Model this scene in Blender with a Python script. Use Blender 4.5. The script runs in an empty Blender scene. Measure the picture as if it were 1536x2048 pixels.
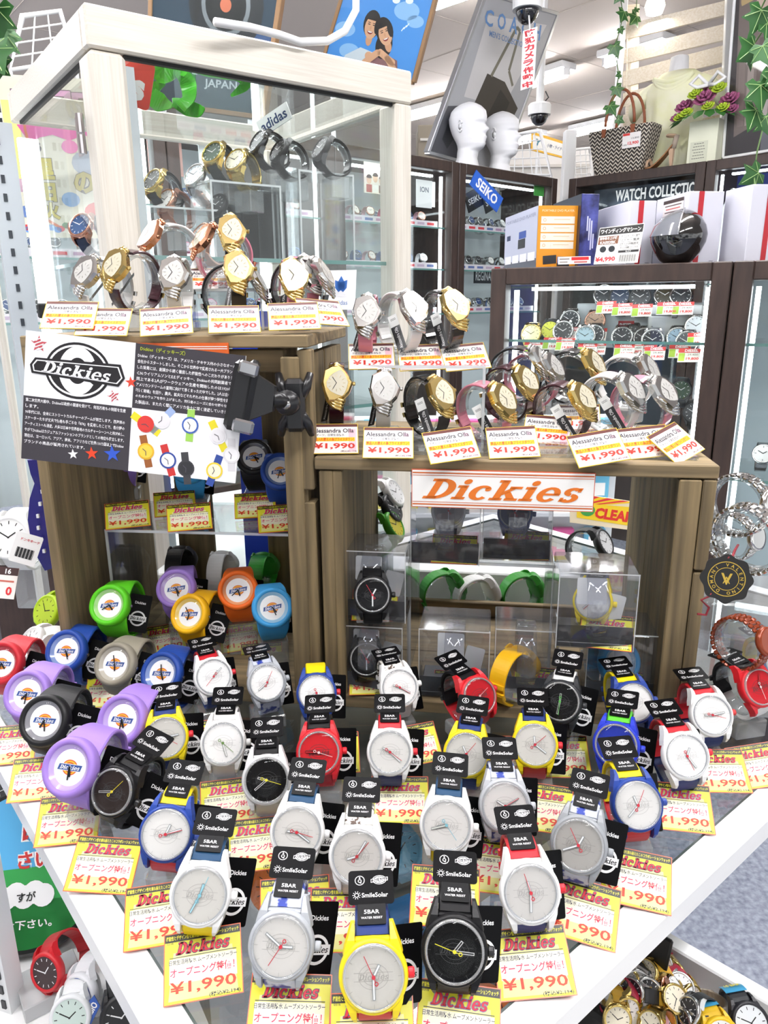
import bpy, math, random
import numpy as np
from mathutils import Matrix, Vector
R = math.radians
pi = math.pi
sc = bpy.context.scene
COL = sc.collection
rnd = random.Random(7)

# ------------------------------------------------------------------ camera, world, exposure
FPX, CX, CY, HZ = 1480.0, 768.0, 1024.0, 1.42          # focal length in pixels of the 1536x2048 frame, eye height
_dn = np.array([45 / FPX, 5215 / FPX, 1.0]); _dn /= np.linalg.norm(_dn)
_up = -_dn
_fw = np.array([0, 0, 1.0]) - _dn[2] * _dn; _fw /= np.linalg.norm(_fw)
_rt = np.cross(_fw, _up)
if _rt[0] < 0: _rt = -_rt
EYE = np.array([0, 0, HZ])
def ray(x, y):
    d = np.array([(x - CX) / FPX, (y - CY) / FPX, 1.0])
    return np.array([d @ _rt, d @ _fw, d @ _up])
def atz(x, y, z): r = ray(x, y); return EYE + r * (z - HZ) / r[2]
def aty(x, y, Y): r = ray(x, y); return EYE + r * Y / r[1]
def atplane(x, y, p, n):
    r = ray(x, y); p = np.asarray(p, float); n = np.asarray(n, float)
    return EYE + r * ((p - EYE) @ n) / (r @ n)

cam = bpy.data.cameras.new('camera'); camo = bpy.data.objects.new('camera', cam); COL.objects.link(camo)
def _w(c): return Vector((c @ _rt, c @ _fw, c @ _up))
_x, _y, _z = _w(np.array([1, 0, 0.])), _w(np.array([0, -1, 0.])), _w(np.array([0, 0, -1.]))
camo.matrix_world = Matrix(((_x.x, _y.x, _z.x, 0), (_x.y, _y.y, _z.y, 0), (_x.z, _y.z, _z.z, HZ), (0, 0, 0, 1)))
cam.sensor_fit = 'VERTICAL'; cam.sensor_height = 36; cam.lens = 36 * FPX / 2048
cam.clip_start = 0.02; cam.clip_end = 100
sc.camera = camo
wd = bpy.data.worlds.new('world'); sc.world = wd; wd.use_nodes = True
_nt = wd.node_tree; _bg = _nt.nodes['Background']                       # stands for the unseen shop: bright and dark noise patches added for metal contrast
_tc = _nt.nodes.new('ShaderNodeTexCoord'); _no = _nt.nodes.new('ShaderNodeTexNoise'); _no.inputs['Scale'].default_value = 3.2; _no.inputs['Detail'].default_value = 3
_cr = _nt.nodes.new('ShaderNodeValToRGB'); _cr.color_ramp.elements[0].position = .40; _cr.color_ramp.elements[0].color = (.22, .23, .25, 1); _cr.color_ramp.elements[1].position = .60; _cr.color_ramp.elements[1].color = (1.65, 1.68, 1.7, 1)
_nt.links.new(_tc.outputs['Generated'], _no.inputs['Vector']); _nt.links.new(_no.outputs['Fac'], _cr.inputs[0]); _nt.links.new(_cr.outputs[0], _bg.inputs[0])
wd.node_tree.nodes['Background'].inputs[1].default_value = 0.9
sc.view_settings.view_transform = 'Standard'; sc.view_settings.look = 'None'
sc.view_settings.exposure = 0.2; sc.view_settings.gamma = 1
sc.cycles.max_bounces = 7; sc.cycles.transparent_max_bounces = 28
sc.cycles.diffuse_bounces = 3; sc.cycles.glossy_bounces = 3; sc.cycles.transmission_bounces = 4
sc.cycles.caustics_reflective = False; sc.cycles.caustics_refractive = False
sc.cycles.sample_clamp_indirect = 4.0
def area(name, loc, sx, sy, power, rot=(0, 0, 0), col=(1, .99, .96)):
    l = bpy.data.lights.new(name, 'AREA'); l.shape = 'RECTANGLE'; l.size = sx; l.size_y = sy; l.energy = power; l.color = col
    o = bpy.data.objects.new(name, l); COL.objects.link(o); o.location = loc; o.rotation_euler = rot; return o
# the shop's ceiling lamps over the aisle, the last few added out of view to brighten the left ceiling (their fixtures are built with the ceiling below)
LAMPS_OVER = [(-1.1, 0.1), (0.35, -0.5), (1.5, 0.4), (-0.2, 1.75), (1.2, 2.3), (-1.6, 2.2), (-3.0, 3.6), (-3.4, 5.0), (-4.3, 6.6), (-2.4, 3.0)]
for i, (x, y) in enumerate(LAMPS_OVER):
    area('ceiling_lamp_light', (x, y, 3.06), 1.25, .16, 11, (0, 0, R(40)))

# ------------------------------------------------------------------ materials
def lin(h):
    h = h.lstrip('#'); c = [int(h[i:i + 2], 16) / 255 for i in (0, 2, 4)]
    return tuple((v / 12.92 if v <= .04045 else ((v + .055) / 1.055) ** 2.4) for v in c) + (1,)
_M = {}
def mat(h, rough=.5, metal=0, spec=.5, coat=0, emit=0, key=''):
    k = (h, rough, metal, spec, coat, emit, key)
    if k in _M: return _M[k]
    m = bpy.data.materials.new('m_' + h.strip('#')); m.use_nodes = True
    b = m.node_tree.nodes['Principled BSDF']
    b.inputs['Base Color'].default_value = lin(h); b.inputs['Roughness'].default_value = rough
    b.inputs['Metallic'].default_value = metal; b.inputs['Specular IOR Level'].default_value = spec
    if coat: b.inputs['Coat Weight'].default_value = coat; b.inputs['Coat Roughness'].default_value = .05
    if emit:
        b.inputs['Emission Color'].default_value = lin(h); b.inputs['Emission Strength'].default_value = emit
    _M[k] = m; return m
def glassy(name, tint=(1, 1, 1), base=.03, edge=.55, rough=.03, haze=0, hazecol=(1, 1, 1)):
    """a thin clear sheet: lets light straight through, reflects more at grazing angles"""
    m = bpy.data.materials.new(name); m.use_nodes = True; nt = m.node_tree; nt.nodes.clear()
    out = nt.nodes.new('ShaderNodeOutputMaterial'); t = nt.nodes.new('ShaderNodeBsdfTransparent'); t.inputs[0].default_value = (*tint, 1)
    g = nt.nodes.new('ShaderNodeBsdfGlossy'); g.inputs['Roughness'].default_value = rough
    lw = nt.nodes.new('ShaderNodeLayerWeight'); lw.inputs[0].default_value = .5
    mr = nt.nodes.new('ShaderNodeMath'); mr.operation = 'POWER'; mr.inputs[1].default_value = 3
    ma = nt.nodes.new('ShaderNodeMath'); ma.operation = 'MULTIPLY_ADD'; ma.inputs[1].default_value = edge; ma.inputs[2].default_value = base
    mx = nt.nodes.new('ShaderNodeMixShader')
    nt.links.new(lw.outputs['Facing'], mr.inputs[0]); nt.links.new(mr.outputs[0], ma.inputs[0]); nt.links.new(ma.outputs[0], mx.inputs[0])
    last = t
    if haze:
        d = nt.nodes.new('ShaderNodeBsdfDiffuse'); d.inputs[0].default_value = (*hazecol, 1)
        m2 = nt.nodes.new('ShaderNodeMixShader'); m2.inputs[0].default_value = haze
        nt.links.new(t.outputs[0], m2.inputs[1]); nt.links.new(d.outputs[0], m2.inputs[2]); last = m2
    nt.links.new(last.outputs[0], mx.inputs[1]); nt.links.new(g.outputs[0], mx.inputs[2]); nt.links.new(mx.outputs[0], out.inputs[0])
    return m
GLASS = glassy('case_glass', (.965, .985, .98), .03, .5)
CRYSTAL = glassy('watch_crystal', (.985, .985, .985), .012, .4)
ACRYL = glassy('acrylic', (.93, .95, .955), .06, .75, .06, .05)
ACRYLB = glassy('acrylic_edge', (.9, .93, .95), .15, .7, .1, .45)
ACRYLS = glassy('acrylic_block', (.9, .925, .935), .08, .7, .08, .16)
RIMC = glassy('crystal_rim', (.86, .88, .90), .14, .7, .08, .22)
BLISTER = glassy('clear_box', (.86, .87, .9), .07, .7, .05, .035)
def noisy(name, c1, c2, scale=(1, 1, 1), rough=.6, detail=6, bump=0, nscale=5, lo=.35, hi=.65, coord='Object'):
    m = bpy.data.materials.new(name); m.use_nodes = True; nt = m.node_tree; b = nt.nodes['Principled BSDF']
    tc = nt.nodes.new('ShaderNodeTexCoord'); mp = nt.nodes.new('ShaderNodeMapping'); mp.inputs['Scale'].default_value = scale
    n = nt.nodes.new('ShaderNodeTexNoise'); n.inputs['Scale'].default_value = nscale; n.inputs['Detail'].default_value = detail
    r = nt.nodes.new('ShaderNodeValToRGB'); r.color_ramp.elements[0].position = lo; r.color_ramp.elements[1].position = hi
    r.color_ramp.elements[0].color = lin(c1); r.color_ramp.elements[1].color = lin(c2)
    nt.links.new(tc.outputs[coord], mp.inputs[0]); nt.links.new(mp.outputs[0], n.inputs['Vector']); nt.links.new(n.outputs['Fac'], r.inputs[0])
    nt.links.new(r.outputs[0], b.inputs['Base Color']); b.inputs['Roughness'].default_value = rough
    if bump:
        bp = nt.nodes.new('ShaderNodeBump'); bp.inputs['Strength'].default_value = bump; bp.inputs['Distance'].default_value = .002
        nt.links.new(n.outputs['Fac'], bp.inputs['Height']); nt.links.new(bp.outputs[0], b.inputs['Normal'])
    return m
WOODX = noisy('crate_wood_across', '#5d513c', '#9c8763', (2.2, 40, 40), .75, 8, .25, 2.2, .3, .7)
WOODZ = noisy('crate_wood_upright', '#544935', '#94805c', (40, 40, 2.2), .75, 8, .25, 2.2, .3, .7)
WOODY = noisy('crate_wood_depth', '#554a36', '#8f7b58', (40, 2.2, 40), .75, 8, .25, 2.2, .3, .7)
PALEX = noisy('pale_woodgrain', '#d9d2c4', '#e6e0d4', (3, 120, 120), .45, 4, 0, 3)
PALEZ = noisy('pale_woodgrain_upright', '#d9d2c4', '#e6e0d4', (120, 120, 3), .45, 4, 0, 3)
DARKW = noisy('dark_frame', '#30241f', '#3d2e28', (20, 20, 3), .45, 5, 0, 3)
CARPET = noisy('carpet_tile', '#787e8e', '#adb2c0', (1, 1, 1), .95, 10, .5, 70, .3, .7)
SLATW = noisy('slat_wood', '#e6d8c0', '#f6ecdc', (3, 60, 60), .55, 6, 0, 2)
WHITE = mat('#f2f2f2', .4); GLOSSW = mat('#f4f4f4', .22); BLK = mat('#0b0b0c', .35); BLKM = mat('#151516', .6)
SILVER = mat('#d9d8d6', .13, 1); GOLD = mat('#e9cf8a', .12, 1); ROSE = mat('#dba07f', .15, 1); STEEL = mat('#b9babb', .25, 1)
ALU = mat('#c9ccd0', .35, .9)
LED = mat('#f4faff', .5, emit=9)
TUBE = mat('#fbfaff', .5, emit=70)

# ------------------------------------------------------------------ transforms and shapes
def T(x=0, y=0, z=0): m = np.eye(4); m[:3, 3] = (x, y, z); return m
def S(x, y=None, z=None): return np.diag([x, x if y is None else y, x if z is None else z, 1.0])
def RX(d): c, s = math.cos(R(d)), math.sin(R(d)); return np.array([[1, 0, 0, 0], [0, c, -s, 0], [0, s, c, 0], [0, 0, 0, 1.]])
def RY(d): c, s = math.cos(R(d)), math.sin(R(d)); return np.array([[c, 0, s, 0], [0, 1, 0, 0], [-s, 0, c, 0], [0, 0, 0, 1.]])
def RZ(d): c, s = math.cos(R(d)), math.sin(R(d)); return np.array([[c, -s, 0, 0], [s, c, 0, 0], [0, 0, 1, 0], [0, 0, 0, 1.]])
def frame(o, x, y, z): m = np.eye(4); m[:3, 0] = x; m[:3, 1] = y; m[:3, 2] = z; m[:3, 3] = o; return m
def unit(v): v = np.asarray(v, float); return v / np.linalg.norm(v)
def face_frame(o, n, upv=(0, 0, 1)):
    z = unit(n); y = unit(np.asarray(upv, float) - (np.asarray(upv, float) @ z) * z); return frame(o, np.cross(y, z), y, z)

class MB:
    def __init__(s): s.V = []; s.F = []; s.mi = []; s.sm = []; s.mats = []; s.n = 0
    def add(s, vf, m, X=None, smooth=False):
        v, f = vf; v = np.asarray(v, float).reshape(-1, 3)
        if X is not None: v = v @ X[:3, :3].T + X[:3, 3]
        if m not in s.mats: s.mats.append(m)
        k = s.mats.index(m); flip = X is not None and np.linalg.det(X[:3, :3]) < 0
        for q in f:
            q = [i + s.n for i in q]
            s.F.append(q[::-1] if flip else q); s.mi.append(k); s.sm.append(smooth)
        s.V.append(v); s.n += len(v); return s
    def mesh(s, name):
        me = bpy.data.meshes.new(name)
        v = np.concatenate(s.V) if s.V else np.zeros((0, 3))
        me.from_pydata(v.tolist(), [], s.F)
        for m in s.mats: me.materials.append(m)
        me.polygons.foreach_set('material_index', s.mi); me.polygons.foreach_set('use_smooth', s.sm); me.update()
        return me
    def build(s, name, parent=None, X=None):
        return link(name, s.mesh(name), parent, X)
def link(name, me, parent=None, X=None):
    o = bpy.data.objects.new(name, me); COL.objects.link(o)
    if parent is not None: o.parent = parent
    if X is not None: o.matrix_basis = Matrix(X.tolist())
    return o
def tag(o, label, cat, group=None, kind=None):
    o['label'] = label; o['category'] = cat
    if group: o['group'] = group
    if kind: o['kind'] = kind
    return o
def thing(name, label, cat, X=None, group=None):
    o = bpy.data.objects.new(name, None); COL.objects.link(o); o.empty_display_size = .02
    if X is not None: o.matrix_basis = Matrix(X.tolist())
    return tag(o, label, cat, group)
def struct(mb, name, X=None, parent=None):
    o = mb.build(name, parent, X)
    if parent is None: o['kind'] = 'structure'
    return o
def dup(root, X, label, group=None):
    r = root.copy(); COL.objects.link(r); r.matrix_basis = Matrix(X.tolist()); r['label'] = label
    if group: r['group'] = group
    for ch in root.children:
        c = ch.copy(); COL.objects.link(c); c.parent = r
        for g in ch.children:
            d = g.copy(); COL.objects.link(d); d.parent = c
    return r

def box(sx, sy, sz, c=(0, 0, 0), b=0):
    hx, hy, hz = sx / 2, sy / 2, sz / 2
    if not b:
        v = [(x, y, z) for x in (-hx, hx) for y in (-hy, hy) for z in (-hz, hz)]
        f = [(0, 1, 3, 2), (4, 6, 7, 5), (0, 4, 5, 1), (2, 3, 7, 6), (0, 2, 6, 4), (1, 5, 7, 3)]
        return np.array(v) + c, f
    v = []; ix = {}
    for sX in (-1, 1):
        for sY in (-1, 1):
            for sZ in (-1, 1):
                for a in range(3):
                    ix[(sX, sY, sZ, a)] = len(v)
                    e = [hx - b, hy - b, hz - b]; e[a] += b
                    v.append((sX * e[0], sY * e[1], sZ * e[2]))
    f = []
    for a in range(3):
        o1, o2 = (a + 1) % 3, (a + 2) % 3
        for s in (-1, 1):
            q = []
            for (p, r) in ((-1, -1), (1, -1), (1, 1), (-1, 1)):
                k = [0, 0, 0]; k[a] = s; k[o1] = p; k[o2] = r; q.append(ix[(*k, a)])
            f.append(q if s > 0 else q[::-1])
    for a in range(3):
        o1, o2 = (a + 1) % 3, (a + 2) % 3
        for p in (-1, 1):
            for r in (-1, 1):
                k0 = [0, 0, 0]; k0[a] = -1; k0[o1] = p; k0[o2] = r; k1 = list(k0); k1[a] = 1
                q = [ix[(*k0, o1)], ix[(*k1, o1)], ix[(*k1, o2)], ix[(*k0, o2)]]
                f.append(q if p * r > 0 else q[::-1])
    for sX in (-1, 1):
        for sY in (-1, 1):
            for sZ in (-1, 1):
                q = [ix[(sX, sY, sZ, 0)], ix[(sX, sY, sZ, 1)], ix[(sX, sY, sZ, 2)]]
                f.append(q if sX * sY * sZ > 0 else q[::-1])
    return np.array(v) + c, f
def lathe(prof, n=32, cap=True, top=True):
    v = []; f = []
    for r, z in prof:
        for k in range(n):
            a = 2 * pi * k / n; v.append((r * math.cos(a), r * math.sin(a), z))
    for j in range(len(prof) - 1):
        for k in range(n):
            k2 = (k + 1) % n; f.append((j * n + k, j * n + k2, (j + 1) * n + k2, (j + 1) * n + k))
    if cap:
        if prof[0][0] > 0: f.append(tuple(range(n))[::-1])
        if top and prof[-1][0] > 0: f.append(tuple((len(prof) - 1) * n + k for k in range(n)))
    return v, f
def disc(r, z=0, n=32, rx=None): return [((rx or r) * math.cos(2 * pi * k / n), r * math.sin(2 * pi * k / n), z) for k in range(n)], [tuple(range(n))]
def poly(p, z=0): return [(x, y, z) for x, y in p], [tuple(range(len(p)))]
def rect(w, h, x=0, y=0, z=0): return poly([(x - w / 2, y - h / 2), (x + w / 2, y - h / 2), (x + w / 2, y + h / 2), (x - w / 2, y + h / 2)], z)
def prism(p, z0, z1, inset=0):
    n = len(p); c = np.mean(p, axis=0)
    top = [tuple(c + (np.array(q) - c) * (1 - inset)) for q in p] if inset else p
    v = [(x, y, z0) for x, y in p] + [(x, y, z1) for x, y in top]
    f = [tuple(range(n))[::-1], tuple(range(n, 2 * n))] + [(i, (i + 1) % n, n + (i + 1) % n, n + i) for i in range(n)]
    return v, f
def rrect(w, h, r, n=4):
    p = []
    for (sx, sy, a0) in ((1, 1, 0), (-1, 1, 90), (-1, -1, 180), (1, -1, 270)):
        for k in range(n + 1):
            a = R(a0 + 90 * k / n); p.append((sx * (w / 2 - r) + r * math.cos(a), sy * (h / 2 - r) + r * math.sin(a)))
    return p
def arc(cx, cy, rx, ry, qx, qy, a0, a1, n=16, dx=0, dy=0, z=0):
    v = []; f = []
    for k in range(n + 1):
        a = R(a0 + (a1 - a0) * k / n); c, s = math.cos(a), math.sin(a)
        v += [(cx + rx * c, cy + ry * s, z), (cx + dx + qx * c, cy + dy + qy * s, z)]
    for k in range(n): f.append((2 * k, 2 * k + 2, 2 * k + 3, 2 * k + 1))
    if a1 > a0: f = [q[::-1] for q in f]
    f = [q[::-1] for q in f]
    return v, f
def ring(r1, r2, z=0, n=40): return arc(0, 0, r1, r1, r2, r2, 0, 360, n, z=z)
def tube(path, r, n=8, closed=False):
    P = [np.array(p, float) for p in path]; m = len(P); v = []; f = []
    u = None
    for i in range(m):
        t = unit(P[(i + 1) % m] - P[i - 1]) if closed else unit(P[min(i + 1, m - 1)] - P[max(i - 1, 0)])
        if u is None: u = np.cross(t, (0, 0, 1)) if abs(t[2]) < .9 else np.cross(t, (1, 0, 0))
        u = unit(u - (u @ t) * t); w = np.cross(t, u); rr = r[i] if isinstance(r, (list, tuple)) else r
        for k in range(n): a = 2 * pi * k / n; v.append(P[i] + rr * (u * math.cos(a) + w * math.sin(a)))
    for i in range(m if closed else m - 1):
        j = (i + 1) % m
        for k in range(n): k2 = (k + 1) % n; f.append((i * n + k, i * n + k2, j * n + k2, j * n + k))
    if not closed: f += [tuple(range(n))[::-1], tuple((m - 1) * n + k for k in range(n))]
    return v, f
def bar(a, b, w, h, bev=0, upv=(0, 0, 1)):
    """square bar from a to b, w wide and h high"""
    a, b = np.asarray(a, float), np.asarray(b, float); L = np.linalg.norm(b - a); x = (b - a) / L
    if abs(x @ np.asarray(upv, float)) > .97: upv = (0, 1, 0)
    y = unit(np.cross(upv, x)); z = np.cross(x, y)
    v, f = box(L, w, h, (0, 0, 0), bev); X = frame((a + b) / 2, x, y, z)
    return np.asarray(v) @ X[:3, :3].T + X[:3, 3], f
def loft(secs):
    n = len(secs[0]); v = [p for s in secs for p in s]; f = [tuple(range(n))[::-1], tuple((len(secs) - 1) * n + k for k in range(n))]
    for j in range(len(secs) - 1):
        for k in range(n): k2 = (k + 1) % n; f.append((j * n + k, j * n + k2, (j + 1) * n + k2, (j + 1) * n + k))
    return v, f
def ribbon(pts, nrm, ws, th, closed=False, rnd_=.25):
    """a flat band: pts (y,z) centre line of its inner face, nrm outward, widths along x"""
    secs = []; b = th * rnd_ * 1.3
    for (y, z), (ny, nz), w in zip(pts, nrm, ws):
        h = w / 2; q = [(-h, b), (-h + b, 0), (h - b, 0), (h, b), (h, th - b), (h - b, th), (-h + b, th), (-h, th - b)]
        secs.append([(x, y + ny * o, z + nz * o) for x, o in q])
    if not closed: return loft(secs)
    v, f = loft(secs + [secs[0]]); return v, f[2:]
def loop(th0, th1, ws, th, ry, rz, cz, n=20, off=0):
    pts, nr, w = [], [], []
    for k in range(n + 1):
        t = k / n; a = R(th0 + (th1 - th0) * t); s, c = math.sin(a), math.cos(a)
        ny, nz = unit((s / ry, c / rz)); o = off(t) if callable(off) else off
        pts.append((ry * s + ny * o, cz + rz * c + nz * o)); nr.append((ny, nz)); w.append(np.interp(t, np.linspace(0, 1, len(ws)), ws))
    if th1 < th0: pts, nr, w = pts[::-1], nr[::-1], w[::-1]
    return ribbon(pts, nr, w, th)
_tx = {}
def text(s, w=None, h=None, bold=0.0, shear=0.0, res=2):
    """printed letters as flat shapes, lower left corner at the origin"""
    k = (s, bold, shear, res)
    if k not in _tx:
        c = bpy.data.curves.new('t', 'FONT'); c.body = s; c.resolution_u = res; c.offset = bold; c.shear = shear
        o = bpy.data.objects.new('t', c); COL.objects.link(o); bpy.context.view_layer.update()
        me = bpy.data.meshes.new_from_object(o.evaluated_get(bpy.context.evaluated_depsgraph_get()))
        v = np.zeros(len(me.vertices) * 3); me.vertices.foreach_get('co', v); v = v.reshape(-1, 3)
        f = [tuple(p.vertices) for p in me.polygons]
        bpy.data.objects.remove(o); bpy.data.curves.remove(c); bpy.data.meshes.remove(me)
        v = v - v.min(axis=0); _tx[k] = (v, f)
    v, f = _tx[k]; W, H = v[:, 0].max(), v[:, 1].max()
    sx = w / W if w else h / H; sy = h / H if h else sx
    if w and not h: sy = sx
    return v * (sx, sy, 1), f
def put(mb, s, m, cx, cy, z, w=None, h=None, bold=0.0, shear=0.0, X=None, res=2, left=False):
    v, f = text(s, w, h, bold, shear, res)
    sh = np.array([cx - (0 if left else v[:, 0].max() / 2), cy - v[:, 1].max() / 2, z])
    mb.add((v + sh, f), m, X)

# slab-serif italic lettering of the brand sign, drawn from stems, serifs and bowls
def _glyphs():
    def r(x0, y0, x1, y1): return [(x0, y0, 0), (x1, y0, 0), (x1, y1, 0), (x0, y1, 0)], [(0, 1, 2, 3)]
    def q(*p): return [(x, y, 0) for x, y in p], [tuple(range(len(p)))]
    def e(cx, cy, rr): return [(cx + rr * math.cos(2 * pi * k / 14), cy + rr * math.sin(2 * pi * k / 14), 0) for k in range(14)], [tuple(range(14))]
    D = [r(.12, 0, .36, 1), r(0, 0, .45, .13), r(0, .87, .45, 1), arc(.36, .5, .54, .5, .28, .36, -90, 90, 14)]
    I = [r(.1, 0, .34, .7), r(0, 0, .44, .12), r(0, .58, .3, .7), e(.23, .88, .13)]
    Cc = [arc(.36, .35, .36, .37, .14, .25, 48, 318, 16, .02), e(.54, .53, .1)]
    K = [r(.1, 0, .34, 1), r(0, 0, .42, .12), r(0, .88, .3, 1), q((.3, .22), (.46, .36), (.74, .66), (.56, .66), (.3, .42)), r(.46, .58, .86, .7),
         q((.38, .38), (.54, .46), (.84, .08), (.56, .08)), r(.5, 0, .92, .12)]
    E_ = [arc(.36, .35, .36, .37, .15, .25, 0, 322, 16), r(.2, .31, .71, .41)]
    S_ = [arc(.3, .51, .27, .21, .07, .08, 25, 265, 12), arc(.3, .2, .29, .22, .08, .09, -155, 85, 12), r(.44, .5, .55, .7), r(.03, .02, .14, .22)]
    return {'D': (D, .92), 'i': (I, .46), 'c': (Cc, .72), 'k': (K, .94), 'e': (E_, .74), 's': (S_, .6)}
_GL = _glyphs()
def logo(w, h, shear=.28):
    V = []; F = []; x = 0; n = 0
    for ch in 'Dickies':
        for v, f in _GL[ch][0]:
            v = np.array(v, float); v[:, 0] += x; V.append(v); F += [tuple(i + n for i in q) for q in f]; n += len(v)
        x += _GL[ch][1] + .03
    V = np.concatenate(V); V[:, 0] += V[:, 1] * shear; V -= V.min(axis=0)
    return V * (w / V[:, 0].max(), h / V[:, 1].max(), 1), F
def put_logo(mb, m, cx, cy, z, w, h, shear=.28, X=None, outline=None, ow=.0004):
    v, f = logo(w, h, shear); base = np.array([cx - w / 2, cy - h / 2, z])
    if outline:
        for dx, dy in ((1, 0), (-1, 0), (0, 1), (0, -1), (.7, .7), (-.7, -.7), (.7, -.7), (-.7, .7)):
            mb.add((v + base + (dx * ow, dy * ow, -.00006), f), outline, X)
    mb.add((v + base, f), m, X)
def star(r, rin=.4): return [((r if k % 2 == 0 else r * rin) * math.sin(pi * k / 5), (r if k % 2 == 0 else r * rin) * math.cos(pi * k / 5)) for k in range(10)]
# ------------------------------------------------------------------ watches
_mc = {}
def once(key, fn, name):
    if key not in _mc: _mc[key] = fn().mesh(name)
    return _mc[key]
CAMO = noisy('camo_strap', '#c9cfe0', '#2c3f96', (1, 1, 1), .35, 3, 0, 95, .5, .56)
COW = noisy('cow_strap', '#f4f1ea', '#4b3a30', (1, 1, 1), .4, 2, 0, 190, .57, .6)
RED = mat('#c81e2b', .4); NAVY = mat('#1f2f63', .45); YEL = mat('#f4dc10', .4); BLUE = mat('#2b4a9e', .4)
CARDB = mat('#070709', .4, 0, .12); INKW = mat('#f6f6f6', .5)
LO = dict(S=(.0275, .026, -.0285), Q=(.029, .0275, -.0345), A=(.0265, .026, -.029), G=(.027, .027, -.029))

def sun_icon(mb, m, x, y, r, z, X):
    mb.add(ring(r * .38, r * .55, z, 16), m, X @ T(x, y))
    for k in range(10):
        mb.add(rect(r * .3, r * .12, r * .82, 0, z), m, X @ T(x, y) @ RZ(36 * k))
def badge(mb, m, inner, x, y, w, z, X):
    """oval horseshoe badge with a slanted name banner"""
    h = w * .52
    mb.add(arc(0, 0, w * .40, h * .5, w * .37, h * .44, 0, 360, 28, z=z), m, X @ T(x, y))
    mb.add(arc(0, 0, w * .31, h * .37, w * .22, h * .26, 0, 360, 20, z=z), m, X @ T(x, y))
    mb.add(poly([(-w * .5, -h * .2), (w * .47, -h * .2), (w * .5, h * .2), (-w * .47, h * .2)], z + .00004), m, X @ T(x, y) @ RZ(6))
    mb.add(poly([(-w * .47, -h * .15), (w * .44, -h * .15), (w * .47, h * .15), (-w * .44, h * .15)], z + .00007), inner, X @ T(x, y) @ RZ(6))
    put_logo(mb, m, 0, 0, z + .00011, w * .82, h * .24, .28, X @ T(x, y) @ RZ(6))
def solar_card(bend):
    def fn():
        mb = MB(); a = R(54)
        o = np.array([0, .0275 * math.sin(R(50)), -.0285 + .026 * math.cos(R(50))]); n1 = np.array([0, math.sin(a), math.cos(a)]); d1 = np.array([0, math.cos(a), -math.sin(a)])
        o = o + n1 * .0036; X1 = frame(o, (1, 0, 0), d1, n1)
        b = R(bend); n2 = np.array([0, math.sin(b), math.cos(b)]); d2 = np.array([0, math.cos(b), -math.sin(b)]); X2 = frame(o + d1 * .0135, (1, 0, 0), d2, n2)
        mb.add(prism(rrect(.0168, .014, .001), -.0003, 0), CARDB, X1 @ T(0, .0068))
        mb.add(prism(rrect(.0275, .0212, .0022), -.0003, 0), CARDB, X2 @ T(0, .0104))
        put(mb, '5BAR', INKW, 0, .0082, .0001, h=.0027, w=.0090, bold=.010, X=X1)
        put(mb, 'WATER RESIST', INKW, 0, .0042, .0001, w=.0125, h=.0015, bold=.006, X=X1)
        mb.add(ring(.0026, .003, .0001, 24), INKW, X2 @ T(-.0068, .0146)); put(mb, 'Q', INKW, -.0068, .0141, .0001, h=.0027, bold=.02, X=X2); put(mb, '&', INKW, -.0068, .0163, .0001, h=.0012, bold=.02, X=X2)
        badge(mb, INKW, CARDB, .0052, .0146, .0108, .0001, X2)
        sun_icon(mb, INKW, -.0088, .0055, .0026, .0001, X2); put(mb, 'SmileSolar', INKW, .0022, .0054, .0001, w=.0158, h=.0028, bold=.010, X=X2)
        return mb
    return once(('card', bend), fn, 'solar_card')
def hang_card():
    def fn():
        mb = MB(); mb.add(prism(rrect(.024, .043, .0015), -.0003, 0), CARDB)
        mb.add(ring(.0068, .0086, .0001, 28), INKW, T(0, -.006)); mb.add(rect(.019, .0058, 0, -.006, .00014), INKW, RZ(0)); put_logo(mb, CARDB, 0, -.006, .0002, .0165, .0036)
        put(mb, 'Dickies', INKW, 0, .012, .0001, w=.012, bold=.02)
        return mb
    return once('hang_card', fn, 'hang_card')
def prongs(mb, m, s):
    for x in (-1, 1):
        secs = []
        for y, xa, xb, z0, z1 in ((.0100, .0103, .0174, -.0090, -.0010), (.0140, .0102, .0166, -.0092, -.0010), (.0180, .0101, .0151, -.0096, -.0016), (.0222, .0101, .0136, -.0118, -.0036), (.0252, .0101, .0124, -.0145, -.0082)):
            q = [(x * xa, s * y, z0), (x * xb, s * y, z0), (x * (xb - .0008), s * y, z1), (x * xa, s * y, z1)]
            secs.append(q)
        mb.add(loft(secs), m, smooth=False)
    mb.add(box(.0206, .008, .0065, (0, s * .0148, -.0056), .0008), m)
def solar_case(cm):
    def fn():
        mb = MB()
        mb.add(lathe([(.0165, -.0095), (.0186, -.008), (.0196, -.0045), (.0196, -.0012), (.019, .0008), (.0182, .0016), (.0173, .0016), (.0168, .0004)], 48), cm, smooth=True)
        for s in (-1, 1): prongs(mb, cm, s)
        return mb
    return once(('scase', cm.name), fn, 'solar_case')
def hand_mesh(kind, m, m2):
    def fn():
        mb = MB()
        if kind == 'hour': mb.add(rect(.0017, .0078, 0, .0032, 0), m); mb.add(rect(.0009, .006, 0, .0037, .00006), m2)
        elif kind == 'minute': mb.add(rect(.0016, .0125, 0, .0052, 0), m); mb.add(rect(.0008, .0105, 0, .0058, .00006), m2)
        else:
            mb.add(rect(.0004, .015, 0, .0045, 0), m); mb.add(ring(.0007, .0012, 0, 12), m, T(0, -.0036)); mb.add(disc(.0011, .0001, 12), m)
        return mb
    return once(('hand', kind, m.name, m2.name), fn, kind + '_hand')
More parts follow.
